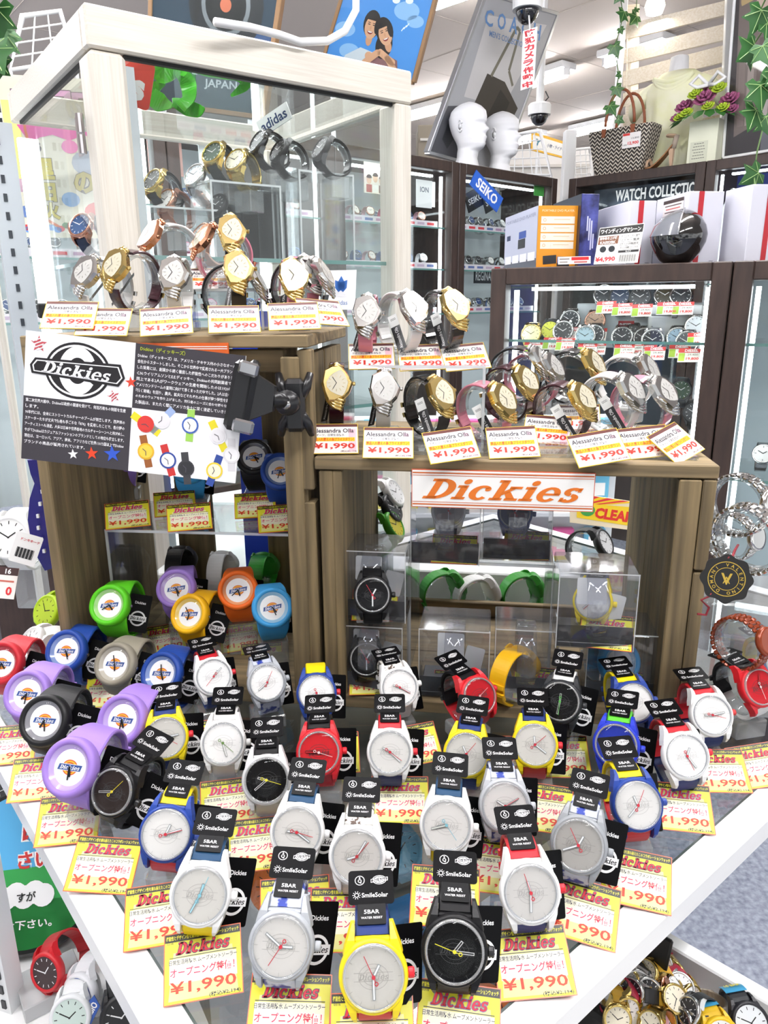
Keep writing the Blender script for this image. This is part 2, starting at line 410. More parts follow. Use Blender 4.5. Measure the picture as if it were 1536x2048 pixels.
def solar_dial(dm, lm, tick):
    def fn():
        mb = MB(); mb.add(disc(.0168, 0, 48), dm); mb.add(ring(.0160, .0168, .00012, 48), mat('#9aa0a6' if sum(lin(dm.name[2:8])[:3]) > .6 else '#5b5d60', .25))
        for k in range(12): mb.add(rect(.0003, .0022, 0, .0148, .0001), tick, RZ(30 * k))
        X = S(1)
        mb.add(arc(0, 0, .0085, .0066, .0082, .0063, 0, 360, 30, z=.0001), lm); mb.add(arc(0, 0, .006, .0045, .0057, .0042, 0, 360, 26, z=.0001), lm)
        for y in (.0021, -.0021): mb.add(rect(.022, .0003, 0, y, .0001), lm)
        put_logo(mb, lm, 0, 0, .0001, .017, .0032)
        return mb
    return once(('sdial', dm.name, lm.name), fn, 'solar_dial')
def crystal(r, z, dome):
    def fn():
        mb = MB(); mb.add(lathe([(r, z), (r * .985, z + dome * .45), (r * .93, z + dome * .8), (r * .6, z + dome * .95), (0, z + dome)], 40, False), CRYSTAL, smooth=True)
        if r > .017: mb.add(lathe([(r + .0003, z - .0004), (r - .0002, z + dome * .55), (r - .0010, z + dome * .75), (r - .0016, z + dome * .45)], 48, False), RIMC, smooth=True)
        return mb
    return once(('cr', r, z, dome), fn, 'crystal')
def strap_mesh(key, m, a0, a1, ws, th, off=0, n=20, L='S'):
    ry, rz, cz = LO[L]
    def fn():
        mb = MB(); mb.add(loop(a0, a1, ws, th, ry, rz, cz, n, off), m, smooth=False); return mb
    return once(('strap', key, m.name), fn, 'strap')
def buckle_mesh(L, w, m):
    ry, rz, cz = LO[L]
    def fn():
        mb = MB(); mb.add(loop(150, 158, [w, w], .0028, ry, rz, cz, 3, .003), m); mb.add(loop(168, 176, [w, w], .0028, ry, rz, cz, 3, .003), m); return mb
    return once(('buckle', L, w, m.name), fn, 'buckle')
def pose(c, yaw, el, roll=0):
    """frame of a watch face: centre c, turned yaw degrees to the viewer's right from facing the shopper, raised el degrees"""
    d = unit((-c[0], -c[1], 0)); a = R(yaw); h = np.array([d[0] * math.cos(a) - d[1] * math.sin(a), d[0] * math.sin(a) + d[1] * math.cos(a), 0])
    n = h * math.cos(R(el)); n[2] = math.sin(R(el))
    return face_frame(c, n) @ RZ(roll)
def drop(L, el):
    ry, rz, cz = LO[L]; s, c = math.sin(R(el)), math.cos(R(el))
    return -cz * s + math.hypot((ry + .004) * c, (rz + .004) * s)
def seat(L, px, py, base, yaw, el, roll, gap=None, z=None):
    """where a watch stands: its face centre on the sight line (px,py), its band resting gap above the surface at height base"""
    if z is None: z = base + drop(L, el) + gap
    return pose(atz(px, py, z), yaw, el, roll)
ALLW = []
def stand_for(X, L, base, label, w=.017, cuff=True, group='clear watch stands'):
    label = label.replace('clear acrylic cuff stand', 'clear stand').replace('clear acrylic stand', 'clear stand').replace('clear cuff stand', 'clear stand')
    ry, rz, cz = LO[L]
    t = thing('watch_stand', label, 'stand', X, group)
    if cuff:
        def fn():
            mb = MB(); mb.add(loop(-155, 155, [w, w], .0012, ry - .0032, rz - .0032, cz, 26), ACRYL, smooth=True); return mb
        link('cuff', once(('cuff', L, w), fn, 'cuff'), t)
    Xi = np.linalg.inv(X); y, z_ = X[:3, 1], X[:3, 2]
    # lowest point of the band
    ths = np.linspace(0, 2 * pi, 90); P = [X @ np.array([0, (ry - .003) * math.sin(a), cz + (rz - .003) * math.cos(a), 1]) for a in ths]
    lo = min(P, key=lambda p: p[2]); h = max(lo[2] - base - .0045, .0025)
    c = np.array([lo[0], lo[1], base + h / 2]); hd = np.array([X[0, 2], X[1, 2], 0]); hd = unit(hd)
    mb = MB(); mb.add(box(.034, .034, h, (0, 0, 0), min(.0015, h * .3)), ACRYLS, Xi @ frame(c, np.cross(hd, (0, 0, 1)), hd, (0, 0, 1)))
    mb.build('base', t)
    return t
def strap_rgb(c): return c if not isinstance(c, str) else mat(c, .45, 0, .5 if c > '#3' else .25)

def solar(px, py, desc, case, dial, top, bot, yaw=0, el=30, roll=0, base=1.0, gap=.012, crown=None, sec='#c8283a', hands=('#9aa0a2', '#e9ecec'), times=(1, 30, 330), card=42, hang=True, z=None, clear=False):
    X = seat('S', px, py, base, yaw, el, roll, gap, z)
    cm = mat(case, .38, 0, .5 if case > '#3' else .25) if not clear else mat(case, .2, 0, .6, 1)
    t = thing('wristwatch', desc, 'watch', X, 'solar watches on the glass table')
    link('case', solar_case(cm), t)
    dark = sum(lin(dial)[:3]) < .6; dm = mat(dial, .45, 0, .1 if dark else .5)
    lm = mat('#2a2a2c' if dark else {'#c4252c': '#a81d26'}.get(dial, '#%02x%02x%02x' % tuple(int(int(dial[i:i + 2], 16) * .88) for i in (1, 3, 5))), .5)
    dl = link('dial', solar_dial(dm, lm, lm), t, T(0, 0, .0005))
    h, m_, s_ = times
    link('hour_hand', hand_mesh('hour', mat(hands[0], .3, .6), mat(hands[1], .4)), dl, T(0, 0, .0006) @ RZ(-30 * h))
    link('minute_hand', hand_mesh('minute', mat(hands[0], .3, .6), mat(hands[1], .4)), dl, T(0, 0, .0010) @ RZ(-6 * m_))
    link('second_hand', hand_mesh('second', mat(sec, .4), mat(sec, .4)), dl, T(0, 0, .0014) @ RZ(-s_))
    link('crystal', crystal(.0172, .0017, .0024), t)
    cr = mat(crown or case, .4)
    link('crown', once(('crown', cr.name), lambda: MB().add(lathe([(.0022, 0), (.0029, .0008), (.0029, .0032), (.0024, .004)], 16), cr), 'crown'), t, T(.0192, 0, -.004) @ RY(90))
    tm, bm = strap_rgb(top), strap_rgb(bot)
    st = link('strap', strap_mesh('St', tm, 40, 188, [.0198, .0198, .019, .018], .0026), t)
    link('strap', strap_mesh('Sb', bm, 320, 172, [.0198, .0198, .019, .018], .0026, lambda u: .0035 * max(0, (u - .7) / .3)), t)
    link('buckle', buckle_mesh('S', .021, cr if not dark else BLKM), st)
    if card: link('brand_card', solar_card(card), t)
    if hang: link('hang_card', hang_card(), t, T(.019, -.004, -.031) @ RY(28) @ RZ(-4))
    stand_for(X, 'S', base, 'clear acrylic stand under the ' + desc)
    ALLW.append((desc, X)); return t

def quartz(px, py, desc, c, yaw=0, el=30, roll=0, base=1.0, gap=.012, z=None, a=(150, 165), hang=True, inner=None, card=None):
    X = seat('Q', px, py, base, yaw, el, roll, gap, z)
    cm = mat(c, .5, 0, .35); t = thing('wristwatch', desc, 'watch', X, 'rubber logo watches')
    def fc():
        mb = MB(); mb.add(lathe([(.0165, -.0125), (.0205, -.011), (.0229, -.006), (.0231, -.0005), (.0222, .0022), (.0203, .0034), (.0182, .003), (.0172, .0014)], 48, True, False), cm, smooth=True); return mb
    link('case', once(('qcase', c), fc, 'rubber_case'), t)
    rm = mat(inner or c, .15, 0, .8, 1)
    link('inner_ring', once(('qring', c), lambda: MB().add(lathe([(.0173, .0014), (.0166, .001), (.0138, -.0012)], 40, False), rm, smooth=True), 'inner_ring'), t)
    def fd():
        mb = MB(); mb.add(disc(.0139, 0, 40), INKW)
        X_ = RZ(7)
        mb.add(arc(0, 0, .0068, .0058, .0060, .0050, 0, 360, 28, z=.0001), mat('#d8562b')); mb.add(arc(0, 0, .0060, .0050, .0004, .0003, 0, 360, 28, z=.0001), mat('#f0b52a'))
        mb.add(arc(0, 0, .0048, .0038, .004, .003, 20, 340, 20, z=.00015), mat('#c8402a'))
        mb.add(poly([(-.0112, -.0026), (.0098, -.0026), (.0112, .0026), (-.0098, .0026)], .0002), mat('#e9edf4'), X_); mb.add(poly([(-.0107, -.0022), (.0094, -.0022), (.0107, .0022), (-.0094, .0022)], .00026), mat('#2a4c8f'), X_)
        put_logo(mb, INKW, 0, 0, .00034, .0175, .0031, .28, X_)
        return mb
    dl = link('dial', once('qdial', fd, 'logo_dial'), t, T(0, 0, -.0012))
    hm = mat('#20242a', .3, .4)
    link('hour_hand', hand_mesh('hour', hm, hm), dl, T(0, 0, .0008) @ RZ(-a[0])); link('minute_hand', hand_mesh('minute', hm, hm), dl, T(0, 0, .0012) @ RZ(-a[1]) @ S(.75, .82, 1))
    link('crystal', crystal(.0168, .0012, .0016), t)
    link('crown', once('qcrown', lambda: MB().add(lathe([(.0018, 0), (.0018, .002), (.0012, .0024)], 12), STEEL), 'crown'), t, T(.0222, 0, -.005) @ RY(90))
    st = link('strap', strap_mesh('Qt', cm, 16, 188, [.0375, .035, .0285, .0245, .023, .022, .022], .0034, L='Q', n=26), t)
    link('strap', strap_mesh('Qb', cm, 344, 172, [.0375, .035, .0285, .0245, .023, .022, .022], .0034, lambda u: .0038 * max(0, (u - .7) / .3), L='Q', n=26), t)
    link('buckle', buckle_mesh('Q', .025, cm), st)
    if hang: link('hang_card', hang_card(), t, T(.015, -.004, -.040) @ RY(30) @ RZ(-4))
    stand_for(X, 'Q', base, 'clear acrylic stand under the ' + desc)
    ALLW.append((desc, X)); return t

# dress watches with a lopsided shield-shaped metal case
SH = [(-.011, .0125), (-.004, .0165), (.0035, .0165), (.0085, .0115), (.0148, .001), (.0118, -.0075), (.0075, -.0125), (-.001, -.0165), (-.0072, -.0165), (-.0105, -.009), (-.0128, .001)]
def dress(px, py, desc, metal, strap, yaw=0, el=30, roll=0, base=1.391, Y=None, gap=0, paper=True):
    X = pose(aty(px, py, Y or (.80 if base > 1.35 else .765)), yaw, el, roll) @ S(1.15)
    mm = {'g': GOLD, 's': SILVER, 'r': ROSE}[metal]; t = thing('dress_watch', desc, 'watch', X, 'shield-shaped dress watches')
    def fc():
        mb = MB(); mb.add(prism(SH, -.0045, .0005), mm); mb.add(prism(SH, .0005, .0032, .1), mm)
        c = np.array(SH)
        for k in range(4):
            e = .0027 * k; q = -.0012 * k
            mb.add(tube([(-.0125 + .0012 * k, .001 - e * .9, -.001 + q), (-.0098 + .0006 * k, -.0075 - e * .85, .0008 + q), (-.003, -.0128 - e * .9, .0012 + q), (.0035, -.0150 - e * .9, .001 + q), (.0078 - .0012 * k, -.0152 - e * .95, -.001 + q)], .0016, 8), mm, smooth=True)
        for k in range(2):
            y = .0155 + .0026 * k
            mb.add(tube([(-.0065, y - .001, -.002 - .0018 * k), (0, y + .001, .0008 - .002 * k), (.0055, y - .0012, -.002 - .0018 * k)], .0016, 8), mm, smooth=True)
        return mb
    link('case', once(('acase', metal), fc, 'shield_case'), t)
    dp = [(.0035, .0122), (-.0015, .0098), (-.006, .0058), (-.0088, .001), (-.0086, -.0035), (-.005, -.0078), (.0005, -.0106), (.0052, -.0118), (.0074, -.009), (.0092, -.004), (.0102, .0008), (.0088, .005), (.0066, .0095)]
    def fd():
        mb = MB(); mb.add(poly(dp, 0), mat('#cfcdc8' if metal == 's' else '#ddd6bd', .35))
        for k in range(12):
            mb.add(rect(.0003, .0022, 0, .0068, .0001), mm, RZ(30 * k))
        for a in (35, 150): mb.add(rect(.0006, .0065, 0, .003, .0002), BLKM, RZ(a))
        return mb
    link('dial', once(('adial', metal), fd, 'shield_dial'), t, T(0, 0, .0033))
    link('crystal', once('acr', lambda: MB().add(prism([(x * 1.04, y * 1.04) for x, y in dp], .0034, .0042, .06), CRYSTAL), 'crystal'), t)
    link('crown', once(('acrown', metal), lambda: MB().add(lathe([(.0012, 0), (.0019, .0006), (.0019, .0022), (.0012, .0027)], 12), mm), 'crown'), t, T(.0142, .001, -.0015) @ RY(90))
    sm = mat(strap, .22, 0, .6, .4)
    st = link('strap', strap_mesh('At', sm, 40, 186, [.0135, .0135, .0125], .0024, L='A'), t)
    link('strap', strap_mesh('Ab', sm, 320, 174, [.0135, .0135, .0125], .0024, lambda u: .003 * max(0, (u - .7) / .3), L='A'), t)
    link('buckle', buckle_mesh('A', .016, mm), st)
    if paper:
        def fp():
            mb = MB(); mb.add(prism([(-.0045, -.018), (.0045, -.018), (.0045, .018), (-.0045, .018)], -.0002, 0), mat('#111114', .4)); mb.add(rect(.009, .012, 0, .0125, .0001), mat('#e9e9e6', .5))
            put(mb, 'Alessandra Olla', INKW, 0, -.006, .0001, w=.022, h=.0032, X=RZ(90) @ T(-.0058, .006)); put(mb, '000', mat('#333333'), 0, .014, .0002, w=.005); return mb
        link('paper_tag', once('atag', fp, 'paper_tag'), t, T(-.0085, -.01, -.026) @ RY(-50) @ RX(-12))
    stand_for(X, 'A', base, 'clear acrylic cuff stand under the ' + desc, .013)
    ALLW.append((desc, X)); return t

# plain round watches: with parts for the show case, single meshes for the far cabinets
def round_watch(X, desc, case, dial, strap, L='G', dark=False, group=None, smetal=False, name='wristwatch', card=None):
    t = thing(name, desc, 'watch', X, group)
    cm = mat(case, .18, 1) if not dark else mat(case, .4)
    def fc():
        mb = MB(); mb.add(lathe([(.017, -.009), (.0195, -.007), (.0205, -.003), (.0205, .0005), (.0195, .002), (.0175, .003), (.0165, .0012)], 28), cm, smooth=True)
        for s in (-1, 1): prongs(mb, cm, s)
        return mb
    link('case', once(('gcase', cm.name), fc, 'round_case'), t)
    def fd():
        mb = MB(); mb.add(disc(.0168, 0, 28), mat(dial, .4)); k2 = INKW if sum(lin(dial)[:3]) < .8 else BLKM
        for k in range(12): mb.add(rect(.0008, .003, 0, .0135, .0001), k2, RZ(30 * k))
        for a, l in ((-55, .009), (60, .012)): mb.add(rect(.0011, l, 0, l / 2 - .001, .0002), k2, RZ(a))
        return mb
    link('dial', once(('gdial', dial), fd, 'round_dial'), t, T(0, 0, .0013))
    sm = mat(strap, .2, 1) if smetal else mat(strap, .4)
    key = 'Gm' if smetal else 'Gt'
    link('strap', strap_mesh(key + 't', sm, 40, 186, [.02, .02, .018], .0028, L='G', n=16), t)
    link('strap', strap_mesh(key + 'b', sm, 320, 174, [.02, .02, .018], .0028, lambda u: .003 * max(0, (u - .7) / .3), L='G', n=16), t)
    return t
def tiny_mesh(case, dial, strap, metal=True):
    def fn():
        mb = MB(); cm = mat(case, .2, 1 if metal else 0); sm = mat(strap, .25, 1) if strap in ('#c9c9c8', '#d8bd74') else mat(strap, .4)
        ry, rz, cz = LO['G']
        mb.add(lathe([(.018, -.008), (.0205, -.003), (.0205, .0005), (.018, .0025), (.0165, .001)], 16), cm, smooth=True)
        mb.add(disc(.0168, .0012, 16), mat(dial, .4))
        k2 = INKW if sum(lin(dial)[:3]) < .8 else BLKM
        for a, l in ((-55, .009), (60, .012)): mb.add(rect(.0014, l, 0, l / 2 - .001, .0018), k2, RZ(a))
        for k in range(4): mb.add(rect(.0012, .003, 0, .0135, .0018), k2, RZ(90 * k))
        mb.add(loop(40, 320, [.021, .02, .018, .02, .021], .003, ry, rz, cz, 14), sm)
        return mb
    return once(('tiny', case, dial, strap), fn, 'small_watch')
TINY = [('#c9c9c8', '#22242a', '#c9c9c8'), ('#c9c9c8', '#e8e8e6', '#c9c9c8'), ('#2a2a2c', '#1c2434', '#232325'), ('#d8bd74', '#efe8d2', '#4a2d22'), ('#c9c9c8', '#27406f', '#c9c9c8'), ('#d9a38c', '#f0e6df', '#d8a7b2'), ('#eeeeee', '#f4f4f4', '#eeeeee'), ('#c2427a', '#f0d5e0', '#d23b7d'), ('#3f6fb0', '#20304c', '#2f5fa8'), ('#c9c9c8', '#3a3a3c', '#5a3626')]

# ------------------------------------------------------------------ price cards
PINK = mat('#e84a5a', .5); ORED = mat('#d93a1c', .45); CYEL = mat('#e4e035', .4); CPALE = mat('#f0eb96', .4); CBLK = mat('#1b1a10', .4); INKD = mat('#26263c', .5)
def card_mesh(kind):
    W, H = .049, .040
    def fn():
        mb = MB(); z = .0007
        if kind in ('solar', 'quartz'):
            mb.add(prism([(-W / 2, 0), (W / 2, 0), (W / 2, H), (-W / 2, H)], 0, .0006), mat('#e2663c', .3))
            mb.add(rect(W - .0012, H - .0012, 0, H / 2, z), CYEL); mb.add(prism([(-.0215, .002), (.0215, .002), (.0185, .0285), (-.0185, .0285)], z, z + .00003, 0), CPALE); mb.add(rect(.042, .014, 0, .018, z + .0001), mat('#f5f3d6', .4))
            mb.add(rect(W - .0012, .0046, 0, H - .0029, z + .0001), CBLK); put(mb, '機能性とデザイン性を兼ね揃えたこのコラボレーションウォッチ', CYEL, 0, H - .0029, z + .00016, w=.0462, h=.0027, bold=.02, res=1)
            put_logo(mb, mat('#da2f40', .5), 0, .0306, z + .0003, .034, .0070, .3, outline=mat('#7f92cc', .5), ow=.00036)
            mb.add(rect(.042, .0004, 0, .0257, z + .00016), INKD)
            put(mb, '日常生活用防水 ムーブメント' + ('ソーラー' if kind == 'solar' else 'クオーツ'), INKD, 0, .0230, z + .00016, w=.0425, h=.0029, bold=.012, res=1)
            put(mb, 'オープニング特価！', mat('#fdf6f2', .5), -.0005, .0172, z + .00016, w=.0408, h=.0060, bold=.06); put(mb, 'オープニング特価！', mat('#da3450', .5), -.0005, .0172, z + .00024, w=.040, h=.0052, bold=.014)
            put(mb, '¥1,990', ORED, -.0002, .0083, z + .0002, w=.041, h=.0075, bold=.016)
            put(mb, '(税込¥2,194)', CBLK, .0130, .0022, z + .0002, w=.0195, h=.0029, bold=.015, res=1); put(mb, '0316', INKD, -.0205, .0343, z + .0002, w=.004)
        else:
            mb.add(prism([(-W / 2, 0), (W / 2, 0), (W / 2, H), (-W / 2, H)], 0, .0006), mat('#d9b93a', .3))
            mb.add(rect(W - .0014, H - .0014, 0, H / 2, z), mat('#f7f1ea', .35)); mb.add(rect(.0075, .03, .0185, .0175, z + .00006), mat('#f3c3cf', .4)); mb.add(rect(W - .004, .0135, 0, .0078, z + .00005), mat('#f8e3de', .4))
            mb.add(rect(W - .0014, .0036, 0, H - .0025, z + .0001), mat('#5a2a26', .4))
            put(mb, 'Alessandra Olla', mat('#2e2a38', .5), -.001, .0305, z + .00016, w=.042, h=.0058, bold=.02)
            put(mb, 'クオーツ、日常生活防水', INKD, -.005, .0245, z + .00016, w=.031, h=.0033, bold=.01, res=1)
            mb.add(rect(.043, .0052, -.0005, .0187, z + .00012), mat('#f2c21c', .4)); put(mb, '商品入れ替えの為プライスダウン！', ORED, -.0005, .0187, z + .0002, w=.0415, h=.0045, bold=.02, res=1)
            put(mb, '¥1,990', mat('#c92a14', .5), .0005, .0095, z + .0002, w=.041, h=.0086, bold=.028)
            put(mb, '(税込¥2,194)', CBLK, .0145, .0028, z + .0002, w=.016, h=.0026, bold=.012, res=1)
        return mb
    return once(('price', kind), fn, kind + '_price_card')
def price_card(px, py, label, kind='solar', base=1.0, Y=None, yaw=0, el=57, roll=0, s=1.0, lift=.0015, group='price cards'):
    """a price card leaning on its clear easel; (px,py) is the middle of its lower edge"""
    c = aty(px, py, Y) if Y else atz(px, py, base + lift); X = pose(c, yaw, el, roll) @ S(s)
    t = thing('price_card', label, 'price card', X, group)
    link('card', card_mesh(kind), t)
    Xi = np.linalg.inv(X); hd = unit((X[0, 2], X[1, 2], 0))
    def fe():
        mb = MB(); mb.add(box(.03, .0009, .03, (0, 0, 0)), ACRYL, T(0, .016, -.0007) @ RX(90))
        b, u = np.array([0, .8387, -.5446]), np.array([0, .5446, .8387]); o = np.array([0, .001, -.0012])
        mb.add(bar(o, o + b * .024, .03, .001, 0, u), ACRYL); p = np.array([0, .028, -.0012]); mb.add(bar(p, p - u * .0140, .03, .001, 0, b), ACRYL); return mb
    link('easel', once('easel', fe, 'easel'), t)
    return t
# ------------------------------------------------------------------ room
E_R = unit((.774, .633, 0)); E_L = unit((-.639, .769, 0)); UPV = np.array([0, 0, 1.0])   # the display table's two directions
mb = MB(); mb.add(box(16, 16, .05, (0, 4, -.025)), CARPET); struct(mb, 'floor')
CEIL = 3.2
mb = MB(); cm_ = mat('#e2d5c8', .8); mb.add(box(16, 16, .05, (0, 4, CEIL + .025)), cm_)
gm = mat('#cabeb2', .8)
for k in range(-8, 9):
    for d, o in ((E_R, E_L), (E_L, E_R)):
        c = np.array([0, 4, CEIL - .0008]) + d * k * .91; mb.add(bar(c - o * 9, c + o * 9, .006, .002), gm)
struct(mb, 'ceiling')
mb = MB(); mb.add(box(16, .1, CEIL, (0, 12.05, CEIL / 2)), mat('#e9e6e0', .7)); struct(mb, 'wall_back')
def lamp_fixture(a, b, label):
    a = np.array(a); b = np.array(b); d = unit(b - a)
    t = thing('ceiling_lamp', label, 'lamp', T(*((a + b) / 2)), 'strip lamps on the ceiling'); off = -(a + b) / 2
    mb = MB(); h = np.array([0, 0, .055]); mb.add(bar(a + off + h - d * .03, b + off + h + d * .03, .17, .045, .006), WHITE); mb.build('housing', t)
    mb = MB(); mb.add(tube([a + off, b + off], .03, 12), TUBE); mb.build('tube', t)
    mb = MB()
    for e in (a, b): mb.add(box(.05, .05, .07, e + off + (0, 0, .02), .005), WHITE)
    mb.build('tube_holder', t)
LZ = 3.11
for (p, q, lab) in (((800, 240), (945, 203), 'strip lamp on the ceiling left of the tilted bag poster'), ((1020, 182), (1132, 147), 'strip lamp on the ceiling behind the hanging camera sign'),
                    ((1212, 127), (1330, 92), 'strip lamp on the ceiling behind the wooden slat board'), ((868, 10), (960, -22), 'strip lamp at the very top edge beside the smiling couple poster'),
                    ((1150, 268), (1235, 249), 'farthest strip lamp low over the woven tote bag'), ((1010, 290), (1080, 275), 'far strip lamp beside the white foam heads')):
    lamp_fixture(atz(*p, LZ), atz(*q, LZ), lab)
for i, (x, y) in enumerate(LAMPS_OVER):  # aisle lamps, then the unseen ones added at left to brighten the ceiling
    d = np.array([math.cos(R(40)), math.sin(R(40)), 0]) * .6; c = np.array([x, y, LZ + .01])
    lamp_fixture(c - d, c + d, 'unseen strip lamp on the ceiling around the watch displays')

# ------------------------------------------------------------------ display table
CN = np.array([-.0482, .2246, 0]); TL, TR = .785, 1.00                     # near corner, lengths to the left and to the right
def tab(l, r, z=0): p = CN + E_L * l + E_R * r; return np.array([p[0], p[1], z])
t = thing('display_table', 'white square display table with a glass top, one corner towards the shopper', 'table', T(*tab(TL / 2, TR / 2)))
o_ = -tab(TL / 2, TR / 2)
mb = MB(); RW = .0255
for a, b in ((tab(RW / 2, 0), tab(RW / 2, TR)), (tab(TL - RW / 2, 0), tab(TL - RW / 2, TR))): mb.add(bar(a + (0, 0, .989) + o_, b + (0, 0, .989) + o_, RW, .022, .0012), GLOSSW)
for a, b in ((tab(RW, RW / 2), tab(TL - RW, RW / 2)), (tab(RW, TR - RW / 2), tab(TL - RW, TR - RW / 2))): mb.add(bar(a + (0, 0, .989) + o_, b + (0, 0, .989) + o_, RW, .022, .0012), GLOSSW)
mb.build('rim', t)
mb = MB(); c = tab(TL / 2, TR / 2, .9955) + o_; gl = glassy('table_glass', (.90, .92, .915), .10, .5, .01)
mb.add(box(TR - 2 * RW, TL - 2 * RW, .005), gl, frame(c, E_R, np.cross(UPV, E_R), UPV)); mb.build('glass_top', t)
mb = MB()
for a, b in ((tab(RW, RW), tab(RW, TR - RW)), (tab(TL - RW, RW), tab(TL - RW, TR - RW)), (tab(RW, RW), tab(TL - RW, RW)), (tab(RW, TR - RW), tab(TL - RW, TR - RW))): mb.add(bar(a + (0, 0, .9985) + o_, b + (0, 0, .9985) + o_, .0016, .003), mat('#3a4644', .3))
mb.build('glass_edge', t)
for l, r in ((.02, .02), (TL - .02, .02), (TL - .02, TR - .02), (.02, TR - .02)):
    mb = MB(); mb.add(box(.03, .03, .978, (0, 0, .489)), WHITE, frame(tab(l, r) + o_, E_R, np.cross(UPV, E_R), UPV)); mb.build('leg', t)
mb = MB(); mb.add(box(TR - .24, TL - .22, .016), mat('#a9a297', .5), frame(tab(TL / 2 + .07, TR / 2 + .07, .885) + o_, E_R, np.cross(UPV, E_R), UPV)); mb.build('lower_shelf', t)

# ------------------------------------------------------------------ two wooden crates
def crate(name, label, A, B, depth, h, upright):
    """front edge from A (left) to B (right) on the table; returns a placing function (along, back, up)"""
    A = np.array([A[0], A[1], 1.0]); B = np.array([B[0], B[1], 1.0]); W = np.linalg.norm(B - A); x = (B - A) / W; y = np.cross(UPV, x)
    X = frame(A, x, y, UPV); t = thing(name, label, 'crate', X); th = .014
    def board(nm, s, c, m, b=.0012):
        mb = MB(); mb.add(box(*s, (0, 0, 0), b), m); return mb.build(nm, t, T(*c))
    if upright:
        board('side_panel', (.012, depth, h - .02), (.006, depth / 2, h / 2), WOODZ)
        board('top_board', (W, depth, .012), (W / 2, depth / 2, h - .006), WOODX); board('top_rail', (W - .045, .012, .022), (W / 2 - .006, .03, h - .026), WOODX)
        board('bottom_board', (W - .026, depth, .016), (W / 2, depth / 2, .008), WOODX)
        for k in range(2): board('slat', (.012, depth * .46, h - .021), (W - .012, depth * (.26 + .49 * k), (h - .02) / 2), WOODZ)
        board('corner_post', (.018, .022, h - .021), (W - .018, .011, (h - .02) / 2), WOODZ)
        board('corner_post', (.012, .022, h * .35), (W - .0045, .013, h * .82 - .012), WOODZ)
        board('corner_post', (.012, .02, h * .58), (W - .0045, .013, h * .29), WOODZ)
        for x0, w in ((.075, .05), (.20, .05)): board('back_slat', (w, .008, h - .04), (x0, depth - .004, h / 2 - .004), WOODZ)
    else:
        for k in range(2): board('top_board', (W, depth * .495, .0125), (W / 2, depth * (.25 + .5 * k), h - .00625), WOODX)
        for k in range(2): board('bottom_board', (W - .02, depth * .495, .014), (W / 2, depth * (.25 + .5 * k), .007), WOODX)
        for k in range(2):
            board('side_panel', (.010, depth * .49, h - .028), (.022, depth * (.255 + .49 * k), h / 2), WOODZ)
            board('side_panel', (.012, depth * .49, h - .028), (W - .028, depth * (.255 + .49 * k), h / 2), WOODZ)
        board('corner_post', (.014, .022, h - .028), (.011, .013, h / 2), WOODZ)
        board('corner_post', (.020, .026, h - .028), (W - .024, .013, h / 2), WOODZ)
        board('corner_post', (.012, .03, h * .32), (W - .007, .015, h * .79), WOODZ)
        board('corner_post', (.012, .03, h * .6), (W - .007, .015, h * .32), WOODZ)
        board('back_slat', (W - .05, .010, .020), (W / 2, depth - .006, .025), WOODX)
    return X, t, W
CRL, _, WL = crate('wooden_crate', 'taller wooden crate standing on end at the left of the table', (-.356, .745), (-.071, .714), .235, .391, True)
CRR, _, WR = crate('wooden_crate', 'wider wooden crate lying on its side at the right of the table', (-.0685, .7135), (.3065, .658), .235, .274, False)
ZL, ZR = 1.391, 1.274
def on(X, a, b, c): return (X @ np.array([a, b, c, 1]))[:3]

def acrylic_riser(label, X, w, d, h, th=.003):
    t = thing('acrylic_riser', label, 'riser', X, 'clear acrylic risers')
    mb = MB(); mb.add(box(w, d, th, (0, 0, h - th / 2), .0006), ACRYL); mb.add(box(w, .0016, th, (0, -d / 2, h - th / 2)), ACRYLB); mb.build('shelf', t)
    for s in (-1, 1):
        mb = MB(); mb.add(box(th, d, h - th, (s * (w / 2 - th / 2), 0, (h - th) / 2), .0006), ACRYL); mb.add(box(th, .0016, h - th, (s * (w / 2 - th / 2), -d / 2, (h - th) / 2)), ACRYLB); mb.build('leg', t)
    return t
RISL = 1.0165 + .158
acrylic_riser('clear acrylic riser inside the taller wooden crate', CRL @ T(.150, .125, .0165), .236, .125, .158)
acrylic_riser('clear acrylic riser inside the wider wooden crate', CRR @ T(.165, .115, .0145), .158, .10, .134)
RISR = 1.0145 + .134
XM = frame((.035, .822, 1.274), CRR[:3, 0], CRR[:3, 1], UPV)
acrylic_riser('clear acrylic riser on top of the wider crate, under three dress watches', XM, .155, .07, .082)
RISM = 1.356
mb = MB(); mb.add(box(.30, .15, .004, (0, 0, 0), .0008), ACRYL); o = mb.build('acrylic_sheet', None, CRR @ T(.215, .095, .2762)); tag(o, 'clear acrylic sheet lying on the wider crate under the dress watches', 'sheet')

